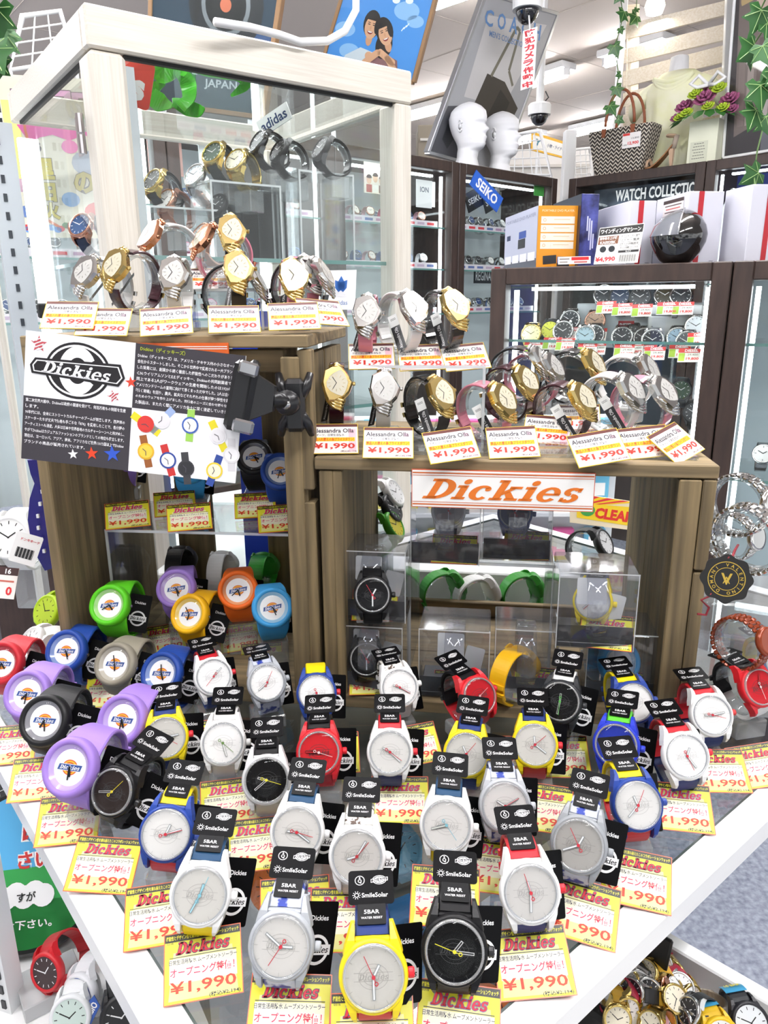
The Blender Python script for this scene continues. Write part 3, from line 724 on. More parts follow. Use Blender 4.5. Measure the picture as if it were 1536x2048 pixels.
# brand sign on the wider crate
sA, sB = on(CRR, .094, -.003, .274), on(CRR, .268, -.003, .274)
t = thing('brand_sign', 'white and orange lettered sign on the front edge of the wider crate', 'sign', CRR @ T(.1830, -.0035, .2465) @ RX(90))
mb = MB(); ORG = mat('#e8781e', .35); W_, H_ = .172, .0375
mb.add(prism([(-W_ / 2, -H_ / 2), (W_ / 2, -H_ / 2), (W_ / 2, H_ / 2), (-W_ / 2, H_ / 2)], -.002, 0), mat('#d65f3a', .4)); mb.add(rect(W_ - .0014, H_ - .0014, 0, 0, .0002), mat('#fbf9f5', .3))
for y, h in ((H_ / 2 - .0032, .0014), (H_ / 2 - .0056, .0006), (-H_ / 2 + .0032, .0014), (-H_ / 2 + .0056, .0006)): mb.add(rect(W_ - .002, h, 0, y, .0004), mat('#cf6b35', .4))
put_logo(mb, ORG, 0, 0, .0006, .152, .0205, .42); mb.build('panel', t)
t = thing('brand_sign', 'orange sign on the taller crate, mostly hidden behind the black and white card', 'sign', CRL @ T(.136, -.003, .366) @ RX(90))
mb = MB(); mb.add(prism([(-.075, -.018), (.075, -.018), (.075, .018), (-.075, .018)], -.002, 0), mat('#d8601f', .4))
for y in (.0145, .0125): mb.add(rect(.148, .0008, 0, y, .0003), INKW)
put_logo(mb, INKW, 0, -.001, .0004, .13, .018, .42); mb.build('panel', t)

# ------------------------------------------------------------------ brand story board on a black clip
PB = on(CRL, .13, -.075, .30); 
nb = unit(np.array([-.02, -1, .12])); 
c4 = [atplane(*p, PB, nb) for p in ((62, 662), (497, 712), (465, 966), (33, 915))]
cen = sum(c4) / 4; xb = unit(c4[1] - c4[0] + c4[2] - c4[3]); yb = unit(np.cross(nb, xb)); 
BW = (np.linalg.norm(c4[1] - c4[0]) + np.linalg.norm(c4[2] - c4[3])) / 2; BH = (np.linalg.norm(c4[0] - c4[3]) + np.linalg.norm(c4[1] - c4[2])) / 2
XB = frame(cen, xb, np.cross(nb, xb), nb)
t = thing('story_board', 'tilted black and white brand story board held by a black clip', 'sign board', XB)
mb = MB(); mb.add(box(BW, BH, .0025, (0, 0, -.0013)), WHITE)
GRY = mat('#38343a', .35); PW = mat('#f4f3f5', .35); qw, qh = BW / 2, BH / 2; z = .0002
mb.add(rect(qw, qh, -qw / 2, qh / 2, z), PW); mb.add(rect(qw, qh, qw / 2, qh / 2, z), GRY); mb.add(rect(qw, qh, -qw / 2, -qh / 2, z), GRY); mb.add(rect(qw, qh, qw / 2, -qh / 2, z), PW)
u = BW / 440.0
def pz(px, py): return (-BW / 2 + px * u, BH / 2 - py * u)          # in board units of 440 across
for (x, y, r, m_, tl) in ((27, 24, 17, '#c4525a', 0), (215, 78, 12, '#d8452f', 10), (182, 110, 13, '#c4525a', 20)):
    X_ = T(*pz(x, y)) @ RZ(tl); mb.add(poly([(a * u, b * u) for a, b in star(r)], .0004), mat(m_, .4), X_)
    if m_ == '#c4525a':
        for k in range(4): mb.add(rect(r * 1.1 * u, r * .12 * u, 0, (k - 1.5) * r * .36 * u, .0006), PW, X_ @ RZ(25))
X_ = T(*pz(107, 68)); BK = mat('#1d1a1d', .35)
mb.add(arc(0, 0, 66 * u, 56 * u, 0, 0, 0, 360, 40, z=.0004), BK, X_); mb.add(arc(0, 0, 61 * u, 51 * u, 57 * u, 47 * u, 0, 360, 40, z=.0006), PW, X_)
mb.add(arc(0, 0, 48 * u, 38 * u, 26 * u, 20 * u, -60, 240, 30, z=.0006), PW, X_ @ RZ(90))
mb.add(poly([(-92 * u, -14 * u), (84 * u, -22 * u), (96 * u, -4 * u), (86 * u, 22 * u), (-86 * u, 17 * u), (-96 * u, 2 * u)], .0008), BK, X_)
mb.add(poly([(-88 * u, -10 * u), (81 * u, -17 * u), (91 * u, -4 * u), (82 * u, 17 * u), (-83 * u, 13 * u), (-91 * u, 2 * u)], .0009), PW, X_); mb.add(poly([(-86 * u, -8 * u), (79 * u, -15 * u), (88 * u, -4 * u), (80 * u, 15 * u), (-81 * u, 11 * u), (-88 * u, 2 * u)], .0010), BK, X_)
put_logo(mb, PW, -2 * u, -1 * u, .0012, 140 * u, 24 * u, .3, X_ @ RZ(-2))
JP1 = ['Dickies（ディッキーズ）は、アメリカ・テキサス州の小さなオーバー', '会社からスタートしました。そこから世界中で愛用される一大ブランドへ', 'した背景には、創業から続く徹底した機能性へのこだわりがあります。', 'C.N.ウイリアムソンとE.E.ディッキー、Dickiesの共同創業者であり', '同上である2人がワークウェアの生産を開始したのは1920年代。', 'アメリカンドリームの実現に向けて沸くまっただ中でした。2人は自ら全米', '『働く現場』を回り、農夫、鉱夫などそれぞれの仕事が持つ特性を調査し、', 'のためのウェアを作り上げました。労働者のニーズに合わせ様々な工夫が', 'た製品は、またたく間にアメリカ全土に深く浸透していきました。']
JP2 = ['第二次世界大戦中、Dickiesは政府の要請を受けて、何百万枚もの制服を生産', 'します。', '90年代には、全米にストリートカルチャーのブームが到来します。西海岸の', 'スケーターたちが丈夫で価格も手ごろな『874』を愛用したことで、各分野の', 'アーティストへも浸透。人気は日本や世界各地のカルチャーシーンへと飛び火し、', 'やがてDickiesはカジュアルファッションのブランドとしての地位も確立します。', '現在は、ヨーロッパ、アジア、南米、アフリカなど世界110カ国以上でDickies', 'ブランドの商品が販売されています。']
def para(lines, x0, y0, dy, hh):
    for i, s in enumerate(lines):
        v, f = text(s, None, hh * u, .014, 0, 1); X0, Y0 = pz(x0, y0 + i * dy); v = v.copy()
        if v[:, 0].max() > 203 * u: v[:, 0] *= 203 * u / v[:, 0].max()
        mb.add((v + (X0, Y0, .0005), f), PW)
v_, f_ = text('Dickies（ディッキーズ）', 90 * u, 9 * u, .02, 0, 1); mb.add((v_ + (*pz(230, 14), .0005), f_), mat('#a8b52a', .4))
para(JP1, 226, 27, 11.5, 7.5); para(JP2, 5, 140, 12, 7.5)
for x, y, r, m_ in ((106, 236, 11, '#f4f3f5'), (144, 230, 14, '#e2431f'), (186, 226, 18, '#2f56c4')): mb.add(poly([(a * u, b * u) for a, b in star(r)], .0006), mat(m_, .4), T(*pz(x, y)) @ RZ(8))
pw = [(250, 158, '#d83a35', '#d83a35', '#e8d82a', 60), (282, 147, '#e9e6e8', '#e9e6e8', '#9fb4dd', -40), (340, 150, '#3f62b5', '#f2f2f4', '#9fd25a', 0), (398, 165, '#f0eef0', '#e9e6e8', '#e8d82a', 30), (254, 213, '#e8b62a', '#f1cf4a', '#9a5a2a', 15), (300, 226, '#2f4a9a', '#f2f2f4', '#c8322f', 20), (338, 238, '#3a3a3e', '#2a2a2e', '#3a3a3e', 10), (396, 236, '#f1d23c', '#f6f0d2', '#2f4a9a', -15), (428, 200, '#e9e6e8', '#f6f4f6', '#d8d5d8', 5)]
for x, y, c1, c2, c3, a in pw:
    X_ = T(*pz(x, y)) @ RZ(a); mb.add(rect(15 * u, 66 * u, 0, 0, .0004), mat(c3, .4), X_); mb.add(arc(0, 0, 17 * u, 17 * u, 0, 0, 0, 360, 20, z=.0006), mat(c1, .4), X_); mb.add(arc(0, 0, 13.5 * u, 13.5 * u, 0, 0, 0, 360, 20, z=.0008), mat(c2, .4), X_)
    for b_ in (40, 170): mb.add(rect(1.4 * u, 9 * u, 0, 4 * u, .001), mat('#55525a'), X_ @ RZ(b_))
mb.build('board', t)
# clip: jaw plate along the board's right end, two bright spring ends, ball-jointed arm, four-legged grip on the crate post
def onb(px, py, d=0): return atplane(px, py, PB + nb * d, nb)
t = thing('clip_arm', 'black plastic clip with two chrome ends gripping the board', 'clip', T(*onb(480, 795)))
oc = -onb(480, 795); BKP = mat('#17171a', .3)
j0, j1 = onb(497, 722, .006) + oc, onb(470, 862, .006) + oc
mb = MB(); mb.add(bar(j0, j1, .022, .012, .004, nb), BKP); mb.add(bar(onb(512, 720, .004) + oc, onb(484, 864, .004) + oc, .008, .016, .003, nb), BKP); jw = mb.build('jaw', t)
for a, b in (((478, 732), (517, 743)), ((465, 848), (507, 858))):
    mb = MB(); mb.add(bar(onb(*a, .014) + oc, onb(*b, .014) + oc, .012, .006, .002, nb), mat('#c9c9cc', .12, 1)); mb.build('spring_end', jw)
post = on(CRL, WL - .018, -.010, .30)
pm_ = aty(590, 810, post[1]) + oc; mb = MB()
q0 = onb(500, 792, .0) + oc; mb.add(loft([[q0 + a * yb * .022 + b * nb * .008 for a, b in ((-1, -1), (1, -1), (1, 1), (-1, 1))], [q0 + xb * .022 + a * yb * .011 + b * nb * .007 for a, b in ((-1, -1), (1, -1), (1, 1), (-1, 1))]]), BKP)
mb.add(tube([q0 + xb * .02, (q0 + xb * .02) * .4 + pm_ * .6, pm_], [.0075, .0065, .008], 12), BKP, smooth=True); mb.build('arm', t)
mb = MB(); k_ = (q0 + xb * .02) * .35 + pm_ * .65
mb.add(lathe([(.001, -.012), (.011, -.01), (.012, 0), (.011, .01), (.001, .012)], 16), BKP, T(*k_) @ RX(80), True); mb.add(lathe([(.004, -.016), (.005, -.012), (.005, .012), (.004, .016)], 10), STEEL, T(*k_) @ RX(90), True); mb.build('joint', t)
mb = MB(); mb.add(box(.020, .018, .05, (0, 0, 0), .004), BKP, T(*pm_))
for s in (-1, 1):
    for q in (-1, 1): mb.add(tube([pm_, pm_ + (q * .012, -.003, s * .018), pm_ + (q * .015, .004, s * .029)], [.006, .005, .0035], 8), BKP, smooth=True)
mb.build('grip', t)

# ------------------------------------------------------------------ white-framed glass show case behind the crates
NC, RC = np.array([-.366, 1.050]), np.array([.052, 1.350]); SX = unit((*(RC - NC), 0)); SY = np.cross(UPV, SX); SW = np.linalg.norm(RC - NC); SD = .50
XS = frame((*NC, 0), SX, SY, UPV)
t = thing('show_case', 'tall glass show case with pale wood frame behind the left crate', 'show case', XS)
PW_ = .048; TZ = 1.78
for x, y in ((PW_ / 2, PW_ / 2), (SW - .017, PW_ / 2), (SW - .017, SD - .02), (-.066, SD - .02)):
    mb = MB(); w = PW_ if x < .1 else .034
    if x < 0: w = .012
    mb.add(box(w, PW_ if x > 0 else .03, TZ - .05, (0, 0, (TZ - .05) / 2), .006 if 0 < x < .1 else .003), PALEZ); mb.build('post', t, T(x, y, 0))
mb = MB()
for a, b, m in (((0, .0105), (SW, .0105), PALEX), ((0, SD - .0105), (SW, SD - .0105), PALEX)): mb.add(bar((*a, TZ - .0245), (*b, TZ - .0245), .021, .049, .003), m)
for a, b in (((.0105, .021), (.0105, SD - .021)), ((SW - .0105, .021), (SW - .0105, SD - .021))): mb.add(bar((*a, TZ - .0245), (*b, TZ - .0245), .021, .049, .003), PALEX)
mb.build('top_frame', t)
mb = MB()
for a, b in (((PW_, .012), (SW - .034, .012)), ((.012, PW_), (.012, SD - .03))): mb.add(bar((*a, TZ - .0515), (*b, TZ - .0515), .007, .005), BLKM)
mb.build('gasket', t)
mb = MB(); mb.add(box(SW - PW_, .005, TZ - 1.0 - .05, (SW / 2, .012, 1.0 + (TZ - 1.05) / 2)), GLASS); mb.build('front_pane', t)
mb = MB(); mb.add(box(.005, SD - PW_, TZ - 1.05, (.012, SD / 2, 1.0 + (TZ - 1.05) / 2)), GLASS); mb.build('side_pane', t)
mb = MB(); mb.add(box(.005, SD - PW_, TZ - 1.05, (SW - .012, SD / 2, 1.0 + (TZ - 1.05) / 2)), GLASS); mb.build('side_pane', t)
mb = MB(); mb.add(box(SW - .08, SD - .08, .005, (SW / 2, SD / 2, TZ - .045)), GLASS); mb.build('top_pane', t)
SHZ = [1.245, 1.487]
EDGE = mat('#6f9a95', .1, 0, .8)
for z in SHZ:
    mb = MB(); mb.add(box(SW - .05, SD - .06, .006, (SW / 2, SD / 2, z - .003)), GLASS); mb.add(box(SW - .05, .0012, .006, (SW / 2, .0294, z - .003)), EDGE); mb.add(box(.0012, SD - .06, .006, (.0244, SD / 2, z - .003)), EDGE); mb.build('glass_shelf', t)
mb = MB(); mb.add(box(SW, SD, 1.0, (SW / 2, SD / 2, .5), .003), GLOSSW); mb.build('plinth', t)
for x, y in ((.004, SD - .046), (SW - .05, SD - .04)):
    mb = MB(); mb.add(box(.012, .012, TZ - 1.1, (x, y, 1.0 + (TZ - 1.06) / 2)), LED); mb.build('light_strip', t)
# slotted upright at the back left, hinge and lock
mb = MB(); mb.add(box(.044, .014, TZ - 1.06, (0, 0, 1.0 + (TZ - 1.06) / 2)), mat('#cfd6dc', .4))
for k in range(22): mb.add(box(.006, .002, .013, (-.004, -.0075, 1.06 + k * .03)), mat('#3a3f46'))
mb.build('slotted_upright', t, T(-.032, SD - .05, 0))
mb = MB()
for dz in (-.013, .013): mb.add(tube([(0, 0, dz - .0115), (0, 0, dz + .0115)], .005, 10), mat('#d6cfd2', .15, 1), T(-.004, .055, 1.64))
mb.add(box(.004, .03, .05, (0, .012, 0), .001), mat('#d6cfd2', .15, 1), T(-.001, .055, 1.64)); mb.build('hinge', t)
mb = MB(); mb.add(box(.008, .016, .024, (.054, .028, 1.575), .002), BLKM); mb.build('latch', t); mb = MB(); mb.add(box(.02, .02, .026, (-.012, SD - .13, 1.41), .003), BLKM); mb.build('lock', t)
mb = MB(); mb.add(box(.012, .03, TZ - 1.06, (.056, .03, 1.0 + (TZ - 1.06) / 2)), ALU); mb.build('inner_rail', t)
def sc_(a, b, z): return on(XS, a, b, z)

# ------------------------------------------------------------------ dark watch cabinets
def cabinet(label, A, B, z0, z1, depth, shelves, back='#dfe6ea', fw_=.05, led=True, base=True, side=1):
    """A left end, B right end of the glass front"""
    A = np.array([A[0], A[1], 0.]); B = np.array([B[0], B[1], 0.]); W = np.linalg.norm(B - A); x = (B - A) / W; y = np.cross(UPV, x); X = frame(A, x, y, UPV)
    t = thing('glass_cabinet', label, 'cabinet', X, None); H = z1 - z0
    mb = MB()
    for xx in (fw_ / 2, W - fw_ / 2): mb.add(box(fw_, .05, H, (xx, .025, z0 + H / 2), .003), DARKW)
    mb.add(box(W - 2 * fw_, .05, fw_, (W / 2, .025, z1 - fw_ / 2), .003), DARKW); mb.add(box(W - 2 * fw_, .05, fw_, (W / 2, .025, z0 + fw_ / 2), .003), DARKW); mb.build('front_frame', t)
    mb = MB(); mb.add(box(W, depth - .05, .03, (W / 2, .05 + (depth - .05) / 2, z1 - .015)), DARKW); mb.build('top_board', t)
    for xx in (.008, W - .008):
        mb = MB(); mb.add(box(.016, depth - .05, H - .03, (xx, .05 + (depth - .05) / 2, z0 + (H - .03) / 2)), DARKW if back != 'glass' else GLASS); mb.build('side_panel', t)
    if back != 'glass':
        mb = MB(); mb.add(box(W - .03, .012, H - .04, (W / 2, depth - .006, z0 + H / 2)), mat(back, .5)); mb.build('back_panel', t)
    if base and z0 > .05: mb = MB(); mb.add(box(W, depth, z0, (W / 2, depth / 2, z0 / 2)), DARKW); mb.build('base', t)
    mb = MB(); mb.add(box(W - 2 * fw_ + .01, .004, H - 2 * fw_ + .01, (W / 2, .03, z0 + H / 2)), GLASS); mb.build('pane', t)
    for z in shelves:
        mb = MB(); mb.add(box(W - .04, depth - .09, .008, (W / 2, .055 + (depth - .09) / 2, z - .004)), GLASS); mb.add(box(W - .04, .002, .008, (W / 2, .054, z - .004)), EDGE); mb.build('glass_shelf', t)
    if led:
        for xx in (fw_ + .012, W - fw_ - .012):
            mb = MB(); mb.add(box(.012, .012, H - 2 * fw_ - .03, (xx, .07, z0 + H / 2)), LED); mb.build('light_strip', t)
        mb = MB(); mb.add(box(W - .2, .02, .01, (W / 2, .10, z1 - fw_ - .012)), LED); mb.build('light_strip', t)
    return X, t, W
P_ = {k: atz(*v, 2.1) for k, v in dict(a=(835, 313), d=(920, 325), b=(1116, 357), c=(1138, 358), e=(1412, 322), g=(1536, 306)).items()}
dL = unit(P_['b'] - P_['d']); 
CABS = {}
SH_B = [1.36, 1.585, 1.79]
pj = P_['d']; CABS['L2'] = cabinet('dark framed watch cabinet in the back corner with a blue shop sign inside', pj, P_['b'], .6, 2.1, .42, SH_B)
CABS['L1'] = cabinet('dark framed watch cabinet beside the right edge of the show case', pj - dL * .80, pj - dL * .004, .6, 2.1, .42, SH_B)
CABS['L0'] = cabinet('dark framed watch cabinet seen through the middle of the show case', pj - dL * 1.60, pj - dL * .804, .6, 2.1, .42, SH_B)
CABS['L-'] = cabinet('dark framed watch cabinet seen through the left of the show case', pj - dL * 2.42, pj - dL * 1.604, .6, 2.1, .42, SH_B)
dR = unit(P_['e'] - P_['c'])
CABS['R1'] = cabinet('dark framed cabinet lettered for its watch collection behind the boxes', P_['c'], P_['e'], .6, 2.1, .42, [1.2, 1.5], '#3d4654', led=False)
CABS['R2'] = cabinet('dark framed cabinet with a blue backdrop at the right edge', P_['e'] + dR * .004, P_['e'] + dR * .72, .6, 2.1, .42, [1.2, 1.5], '#2c49b8')
KW = 1.35; ZW = 1.42 + .07 * KW; lowA, lowB = atz(982, 537, ZW), atz(1466, 522, ZW); dW = unit(lowB - lowA)
CABS['W1'] = cabinet('low dark watch cabinet under the boxes, full of large wristwatches', lowA, lowB, .30, ZW, .40, [.934, 1.305], 'glass', .048)
CABS['W2'] = cabinet('low dark watch cabinet at the right edge, only its left part in view', lowB + dW * .004, lowB + dW * .6, .30, ZW, .40, [.934, 1.305], '#cfdde4', .048)
# ------------------------------------------------------------------ solar watches on the glass table
W_, GD = '#f2f2f1', '#e9e7e2'
Y_, B_, N_, R_, GR, K_ = '#f3da12', '#27428f', '#1f2f63', '#c81e2b', '#a9adb3', '#121214'
NV2 = '#1f4160'
YS, RS, NS = '#f0d80f', '#c2202c', '#20326b'
solar(747, 1953, 'yellow watch with navy upper strap at the very front', Y_, '#bdbbb4', NS, RS, 0, 30, 1, crown='#d4202e', times=(1, 30, 335))
solar(562, 1892, 'grey watch with camouflage strap at the front left', GR, '#c9c7c3', CAMO, CAMO, -10, 30, -4, times=(3, 51, 212))
solar(909, 1902, 'all black watch with yellow second hand at the front', K_, '#0d0d0e', K_, K_, 2, 30, -1, crown='#1b1b1d', sec='#e0d628', hands=('#d6d6d6', '#0d0d0e'), times=(1.3, 15.5, 287))
solar(400, 1790, 'white watch with pale blue hands, teal and yellow strap', W_, '#c6c4be', NV2, YS, -12, 30, -8, hands=('#8b979c', '#9fd0dc'), times=(.4, 34, 20), sec='#7cbccb')
solar(1061, 1785, 'white watch with red upper strap at the front right', W_, '#c4c2be', RS, NS, 14, 30, 3, crown='#d4202e', times=(11.6, 31, 345))
solar(1157, 1690, 'grey dial watch with camouflage strap at the right', '#94989c', '#a19f9a', CAMO, CAMO, -4, 30, -2, times=(.7, 40, 325))
solar(1275, 1610, 'blue watch with yellow upper and red lower strap at the right', B_, '#d8d7d4', YS, RS, 22, 30, 4, times=(11.4, 38, 30))
solar(332, 1668, 'blue watch with yellow upper and red lower strap at left', B_, '#dcdbd8', YS, RS, -16, 30, -9, times=(.6, 11, 70))
solar(226, 1583, 'black watch with brown dial turned to the left', K_, '#2c2422', K_, K_, -38, 30, -16, sec='#d9c51f', hands=('#cfcfcf', '#2c2422'), times=(8.2, 41, 25), crown='#1b1b1d')
solar(594, 1664, 'white watch with teal strap behind the grey camouflage one', W_, '#d3d1cc', NV2, YS, -8, 30, -6, times=(9, 20, 100))
solar(714, 1712, 'white watch with animal print strap behind the yellow front one', W_, '#c9c6c0', COW, '#e9e5dd', -4, 30, -2, times=(8.4, 5, 40), sec='#b8333b')
solar(893, 1650, 'white watch with teal upper and yellow lower strap, centre right', W_, '#d8d6d2', NV2, YS, 0, 30, -3, hands=('#9da3a5', '#dfe2d8'), times=(8.5, 42, 140), sec='#7cbccb')
solar(1010, 1612, 'light grey watch half hidden behind a black brand card', '#b0b3b8', '#d0cfcc', CAMO, CAMO, 8, 30, 0, times=(10, 10, 60))
solar(533, 1560, 'black dial watch in frosted clear case with black strap', '#cfcfd0', '#0f0f10', K_, '#e3e2df', -4, 30, 0, sec='#e0d628', hands=('#e4e4e4', '#0d0d0e'), times=(9.6, 39, 110), crown='#c9c9ca')
solar(638, 1505, 'bright red watch with red dial and black upper strap', '#d2202c', '#c4252c', K_, R_, -6, 30, 3, crown='#d2202c', hands=('#7a1318', '#c4252c'), sec='#e9c7c7', times=(9.3, 46, 110))
solar(446, 1486, 'plain white watch with white strap in the left middle', W_, '#f0efed', '#efeeec', '#efeeec', -8, 30, -2, times=(5.6, 27, 130), hands=('#b9bdb9', '#f0efed'), sec='#6b8f4a')
solar(331, 1475, 'yellow watch with navy upper strap behind the black one', Y_, '#cdcbc4', NS, NS, -8, 30, 2, crown='#d4202e', times=(11, 14, 125))
solar(780, 1504, 'white watch with red upper and navy lower strap, centre', W_, '#d9d8d4', RS, NS, 0, 30, 0, crown='#d4202e', times=(10, 22, 125))
solar(933, 1508, 'yellow watch with navy strap half hidden behind two brand cards', Y_, '#cdcbc4', NS, NS, -4, 30, -2, times=(11, 40, 35))
solar(1070, 1489, 'yellow watch with navy upper and red lower strap, right middle', Y_, '#cfcdc6', NS, RS, 4, 30, 2, crown='#d4202e', times=(11.8, 21, 50))
solar(1232, 1490, 'royal blue watch with bright green upper strap', '#2438b5', '#27379b', '#58c22f', '#58c22f', -6, 30, 4, times=(2, 40, 60))
solar(1373, 1512, 'white watch with red upper strap beside the green strapped one', W_, '#f0efed', RS, NS, 26, 30, 6, crown='#d4202e', times=(1, 25, 165), card=50)
solar(1424, 1430, 'white watch with red upper strap, rear right corner', W_, '#ecebe8', RS, NS, 26, 30, 6, crown='#c23333', times=(9.2, 14, 110), card=56)
solar(1268, 1405, 'blue watch with yellow upper strap near the crate post', B_, '#eeedeb', YS, NS, 22, 30, 6, times=(1, 33, 200), card=58, gap=.02)
solar(1120, 1403, 'black watch with white upper strap before the wide crate', '#26282b', '#101012', '#efeeec', K_, -6, 30, 0, hands=('#bfc8bf', '#101012'), sec='#52b04a', times=(12, 31, 180), card=36, gap=.026, crown='#26282b')
solar(958, 1392, 'red watch with black strap turned to the right', '#d3202b', '#b92029', K_, R_, 34, 30, 8, crown='#d3202b', hands=('#7a1318', '#b92029'), times=(2, 40, 70), sec='#e4b2b2', card=46, gap=.012)
solar(799, 1375, 'white watch with animal print strap before the wide crate', W_, '#efeeec', COW, '#efeeec', 14, 30, 5, times=(10, 21, 130), gap=.012, card=62)
solar(633, 1386, 'blue watch with yellow strap and no brand card', B_, '#f3f3f2', YS, NS, 0, 30, 0, crown='#d4202e', times=(8, 28, 160), card=0)
solar(534, 1365, 'grey watch with camouflage strap by the taller crate', GR, '#f0f0ee', CAMO, CAMO, 8, 30, 4, times=(1, 40, 35), card=64)
solar(427, 1353, 'white watch with red upper and navy lower strap, rear left', W_, '#f2f2f1', RS, NS, 10, 30, 2, crown='#d4202e', times=(1.5, 9, 230), card=52)
solar(1519, 1374, 'red watch with black and white strap at the right edge', '#d3202b', '#bb222b', K_, '#efeeec', 42, 30, 12, crown='#d3202b', hands=('#7a1318', '#bb222b'), times=(12.3, 3, 180), sec='#e4d2d2', card=70, gap=.016)
solar(1562, 1325, 'blue watch with yellow strap cut off by the right edge', B_, '#eeedeb', YS, NS, 34, 30, 8, card=60)

# ------------------------------------------------------------------ rubber logo watches
VI, SKY, OR_, GRN, BLU, TAU = '#9a7aca', '#3f9fdc', '#ee6a1a', '#58c51c', '#1f4496', '#8c8677'
quartz(138, 1535, 'violet rubber watch, nearest of the violet ones', VI, -40, 32, -6, gap=.022, a=(160, 170), inner='#c0a9e2')
quartz(88, 1441, 'black rubber logo watch at left', '#121214', -34, 32, -8, gap=.012, a=(200, 160), inner='#8a8a90')
quartz(53, 1388, 'violet rubber watch at the left edge, above the black one', VI, -36, 32, -8, gap=.012, a=(215, 175), inner='#c0a9e2')
quartz(243, 1440, 'violet rubber watch behind the nearest violet one', VI, -36, 32, -6, gap=.016, a=(150, 175), inner='#c0a9e2')
quartz(131, 1302, 'blue rubber logo watch at the rear left', BLU, -36, 32, -4, gap=.014, a=(145, 150), inner='#7f97c9')
quartz(229, 1328, 'taupe rubber logo watch', TAU, -36, 32, -4, gap=.010, a=(165, 335), inner='#b9b4a6')
quartz(322, 1347, 'blue rubber watch beside the taupe one', BLU, -34, 32, -2, gap=.002, a=(150, 345), inner='#7f97c9')
quartz(2, 1327, 'red rubber logo watch cut off by the left edge', '#b51d2a', -36, 32, -8, gap=.012, a=(130, 180))
quartz(218, 1210, 'bright green rubber watch inside the taller crate', GRN, -32, 30, 2, base=1.0165, z=1.103, a=(140, 235), inner='#a7dd86')
quartz(352, 1177, 'violet rubber watch inside the crate behind the yellow one', VI, -16, 30, 2, base=1.0165, z=1.104, a=(150, 165), inner='#c0a9e2')
quartz(378, 1228, 'yellow rubber logo watch inside the taller crate', '#f0b40e', -36, 30, 2, base=1.0165, z=1.086, a=(190, 320), inner='#f5d472')
quartz(476, 1180, 'orange rubber logo watch inside the taller crate', OR_, -6, 30, 2, base=1.0165, z=1.104, a=(165, 230), inner='#f5a878')
quartz(545, 1215, 'sky blue rubber watch at the crate front post', SKY, 4, 30, 0, base=1.0165, z=1.094, a=(145, 160), inner='#a6d2ee')
quartz(240, 908, 'violet rubber watch on the riser, half hidden by the board', VI, -10, 30, 0, base=RISL, gap=.014, a=(150, 200))
quartz(378, 930, 'sky blue rubber watch on the riser under the board', SKY, -8, 30, 0, base=RISL, gap=.006, a=(150, 200))
quartz(508, 913, 'black rubber logo watch on the riser', '#151518', -6, 30, 2, base=RISL, gap=.014, a=(120, 150), inner='#5a5a60')
quartz(560, 942, 'blue rubber watch on the riser beside the black one', BLU, 2, 30, 0, base=RISL, gap=.004, a=(150, 200), inner='#7f97c9')

# ------------------------------------------------------------------ yellow price cards
PC = price_card
PC(408, 2000, 'yellow price card, uncovered and squarest at the front left', roll=0, yaw=-6)
PC(322, 1893, 'yellow price card half covered by the white watch with pale blue hands', roll=-1, yaw=-8)
PC(193, 1787, 'tilted yellow price card below the black watch with brown dial', roll=-12, yaw=-14)
PC(131, 1690, 'yellow price card below the nearest violet rubber watch', 'quartz', roll=-2, yaw=-16)
PC(72, 1602, 'yellow price card below the black rubber watch at left', 'quartz', roll=-3, yaw=-16)
PC(12, 1530, 'yellow price card cut off by the left edge', 'quartz', roll=-3, yaw=-16)
PC(572, 2108, 'yellow price card cut by the bottom edge, left of three', roll=-8, yaw=-2)
PC(746, 2152, 'yellow price card almost wholly below the bottom edge', roll=0)
PC(912, 2130, 'yellow price card cut by the bottom edge under the black watch', roll=-2)
PC(1077, 1998, 'tilted yellow price card right of the all black watch', roll=9, yaw=8)
PC(1156, 1884, 'yellow price card right of the white watch with red strap', roll=-8, yaw=6)
PC(1270, 1816, 'yellow price card below the blue and red watch at right', roll=-3, yaw=8)
PC(1368, 1664, 'yellow price card on the right rim, fully in view', roll=1, yaw=14)
PC(1448, 1586, 'yellow price card with glare behind the white watch at right', roll=5, yaw=18)
PC(1540, 1574, 'yellow price card cut off by the right edge', roll=14, yaw=22)
PC(462, 1652, 'yellow price card between the blue and black dial watches', roll=-2)
PC(518, 1742, 'yellow price card behind the back card of the white teal watch', roll=-2)
PC(592, 1880, 'yellow price card almost hidden behind the grey camouflage watch', roll=-2)
PC(690, 1906, 'yellow price card between the grey and yellow front watches', roll=-3)
PC(800, 1648, 'yellow price card between the animal print and teal watches', roll=0)
PC(888, 1856, 'yellow price card hidden behind the all black watch', roll=-1)
PC(1000, 1790, 'yellow price card left of the white and red front watch', roll=0)
PC(1082, 1664, 'yellow price card right of the half hidden grey watch', roll=0)
PC(1130, 1556, 'yellow price card right of the yellow watch, right middle', roll=4, yaw=8)
PC(838, 1530, 'yellow price card right of the centre red and white watch', roll=8, yaw=8)
PC(668, 1548, 'yellow price card behind the bright red watch', roll=0)
PC(1000, 1555, 'yellow price card behind the half hidden yellow watch', roll=4)
PC(400, 1520, 'yellow price card between the yellow and white left watches', roll=0, yaw=-8)
PC(524, 1345, 'yellow price card behind the grey camouflage watch at rear', base=1.0, roll=-2)
PC(484, 1302, 'yellow price card under the orange rubber watch', 'quartz', base=1.0165, roll=4)
PC(332, 1306, 'yellow price card left of the yellow rubber watch', 'quartz', base=1.0165, roll=2)
PC(214, 1415, 'yellow price card behind the black rubber watch', 'quartz', roll=-4, yaw=-10)
PC(257, 1056, 'yellow price card at the left end of the crate riser', 'quartz', base=RISL, roll=2, yaw=-4)
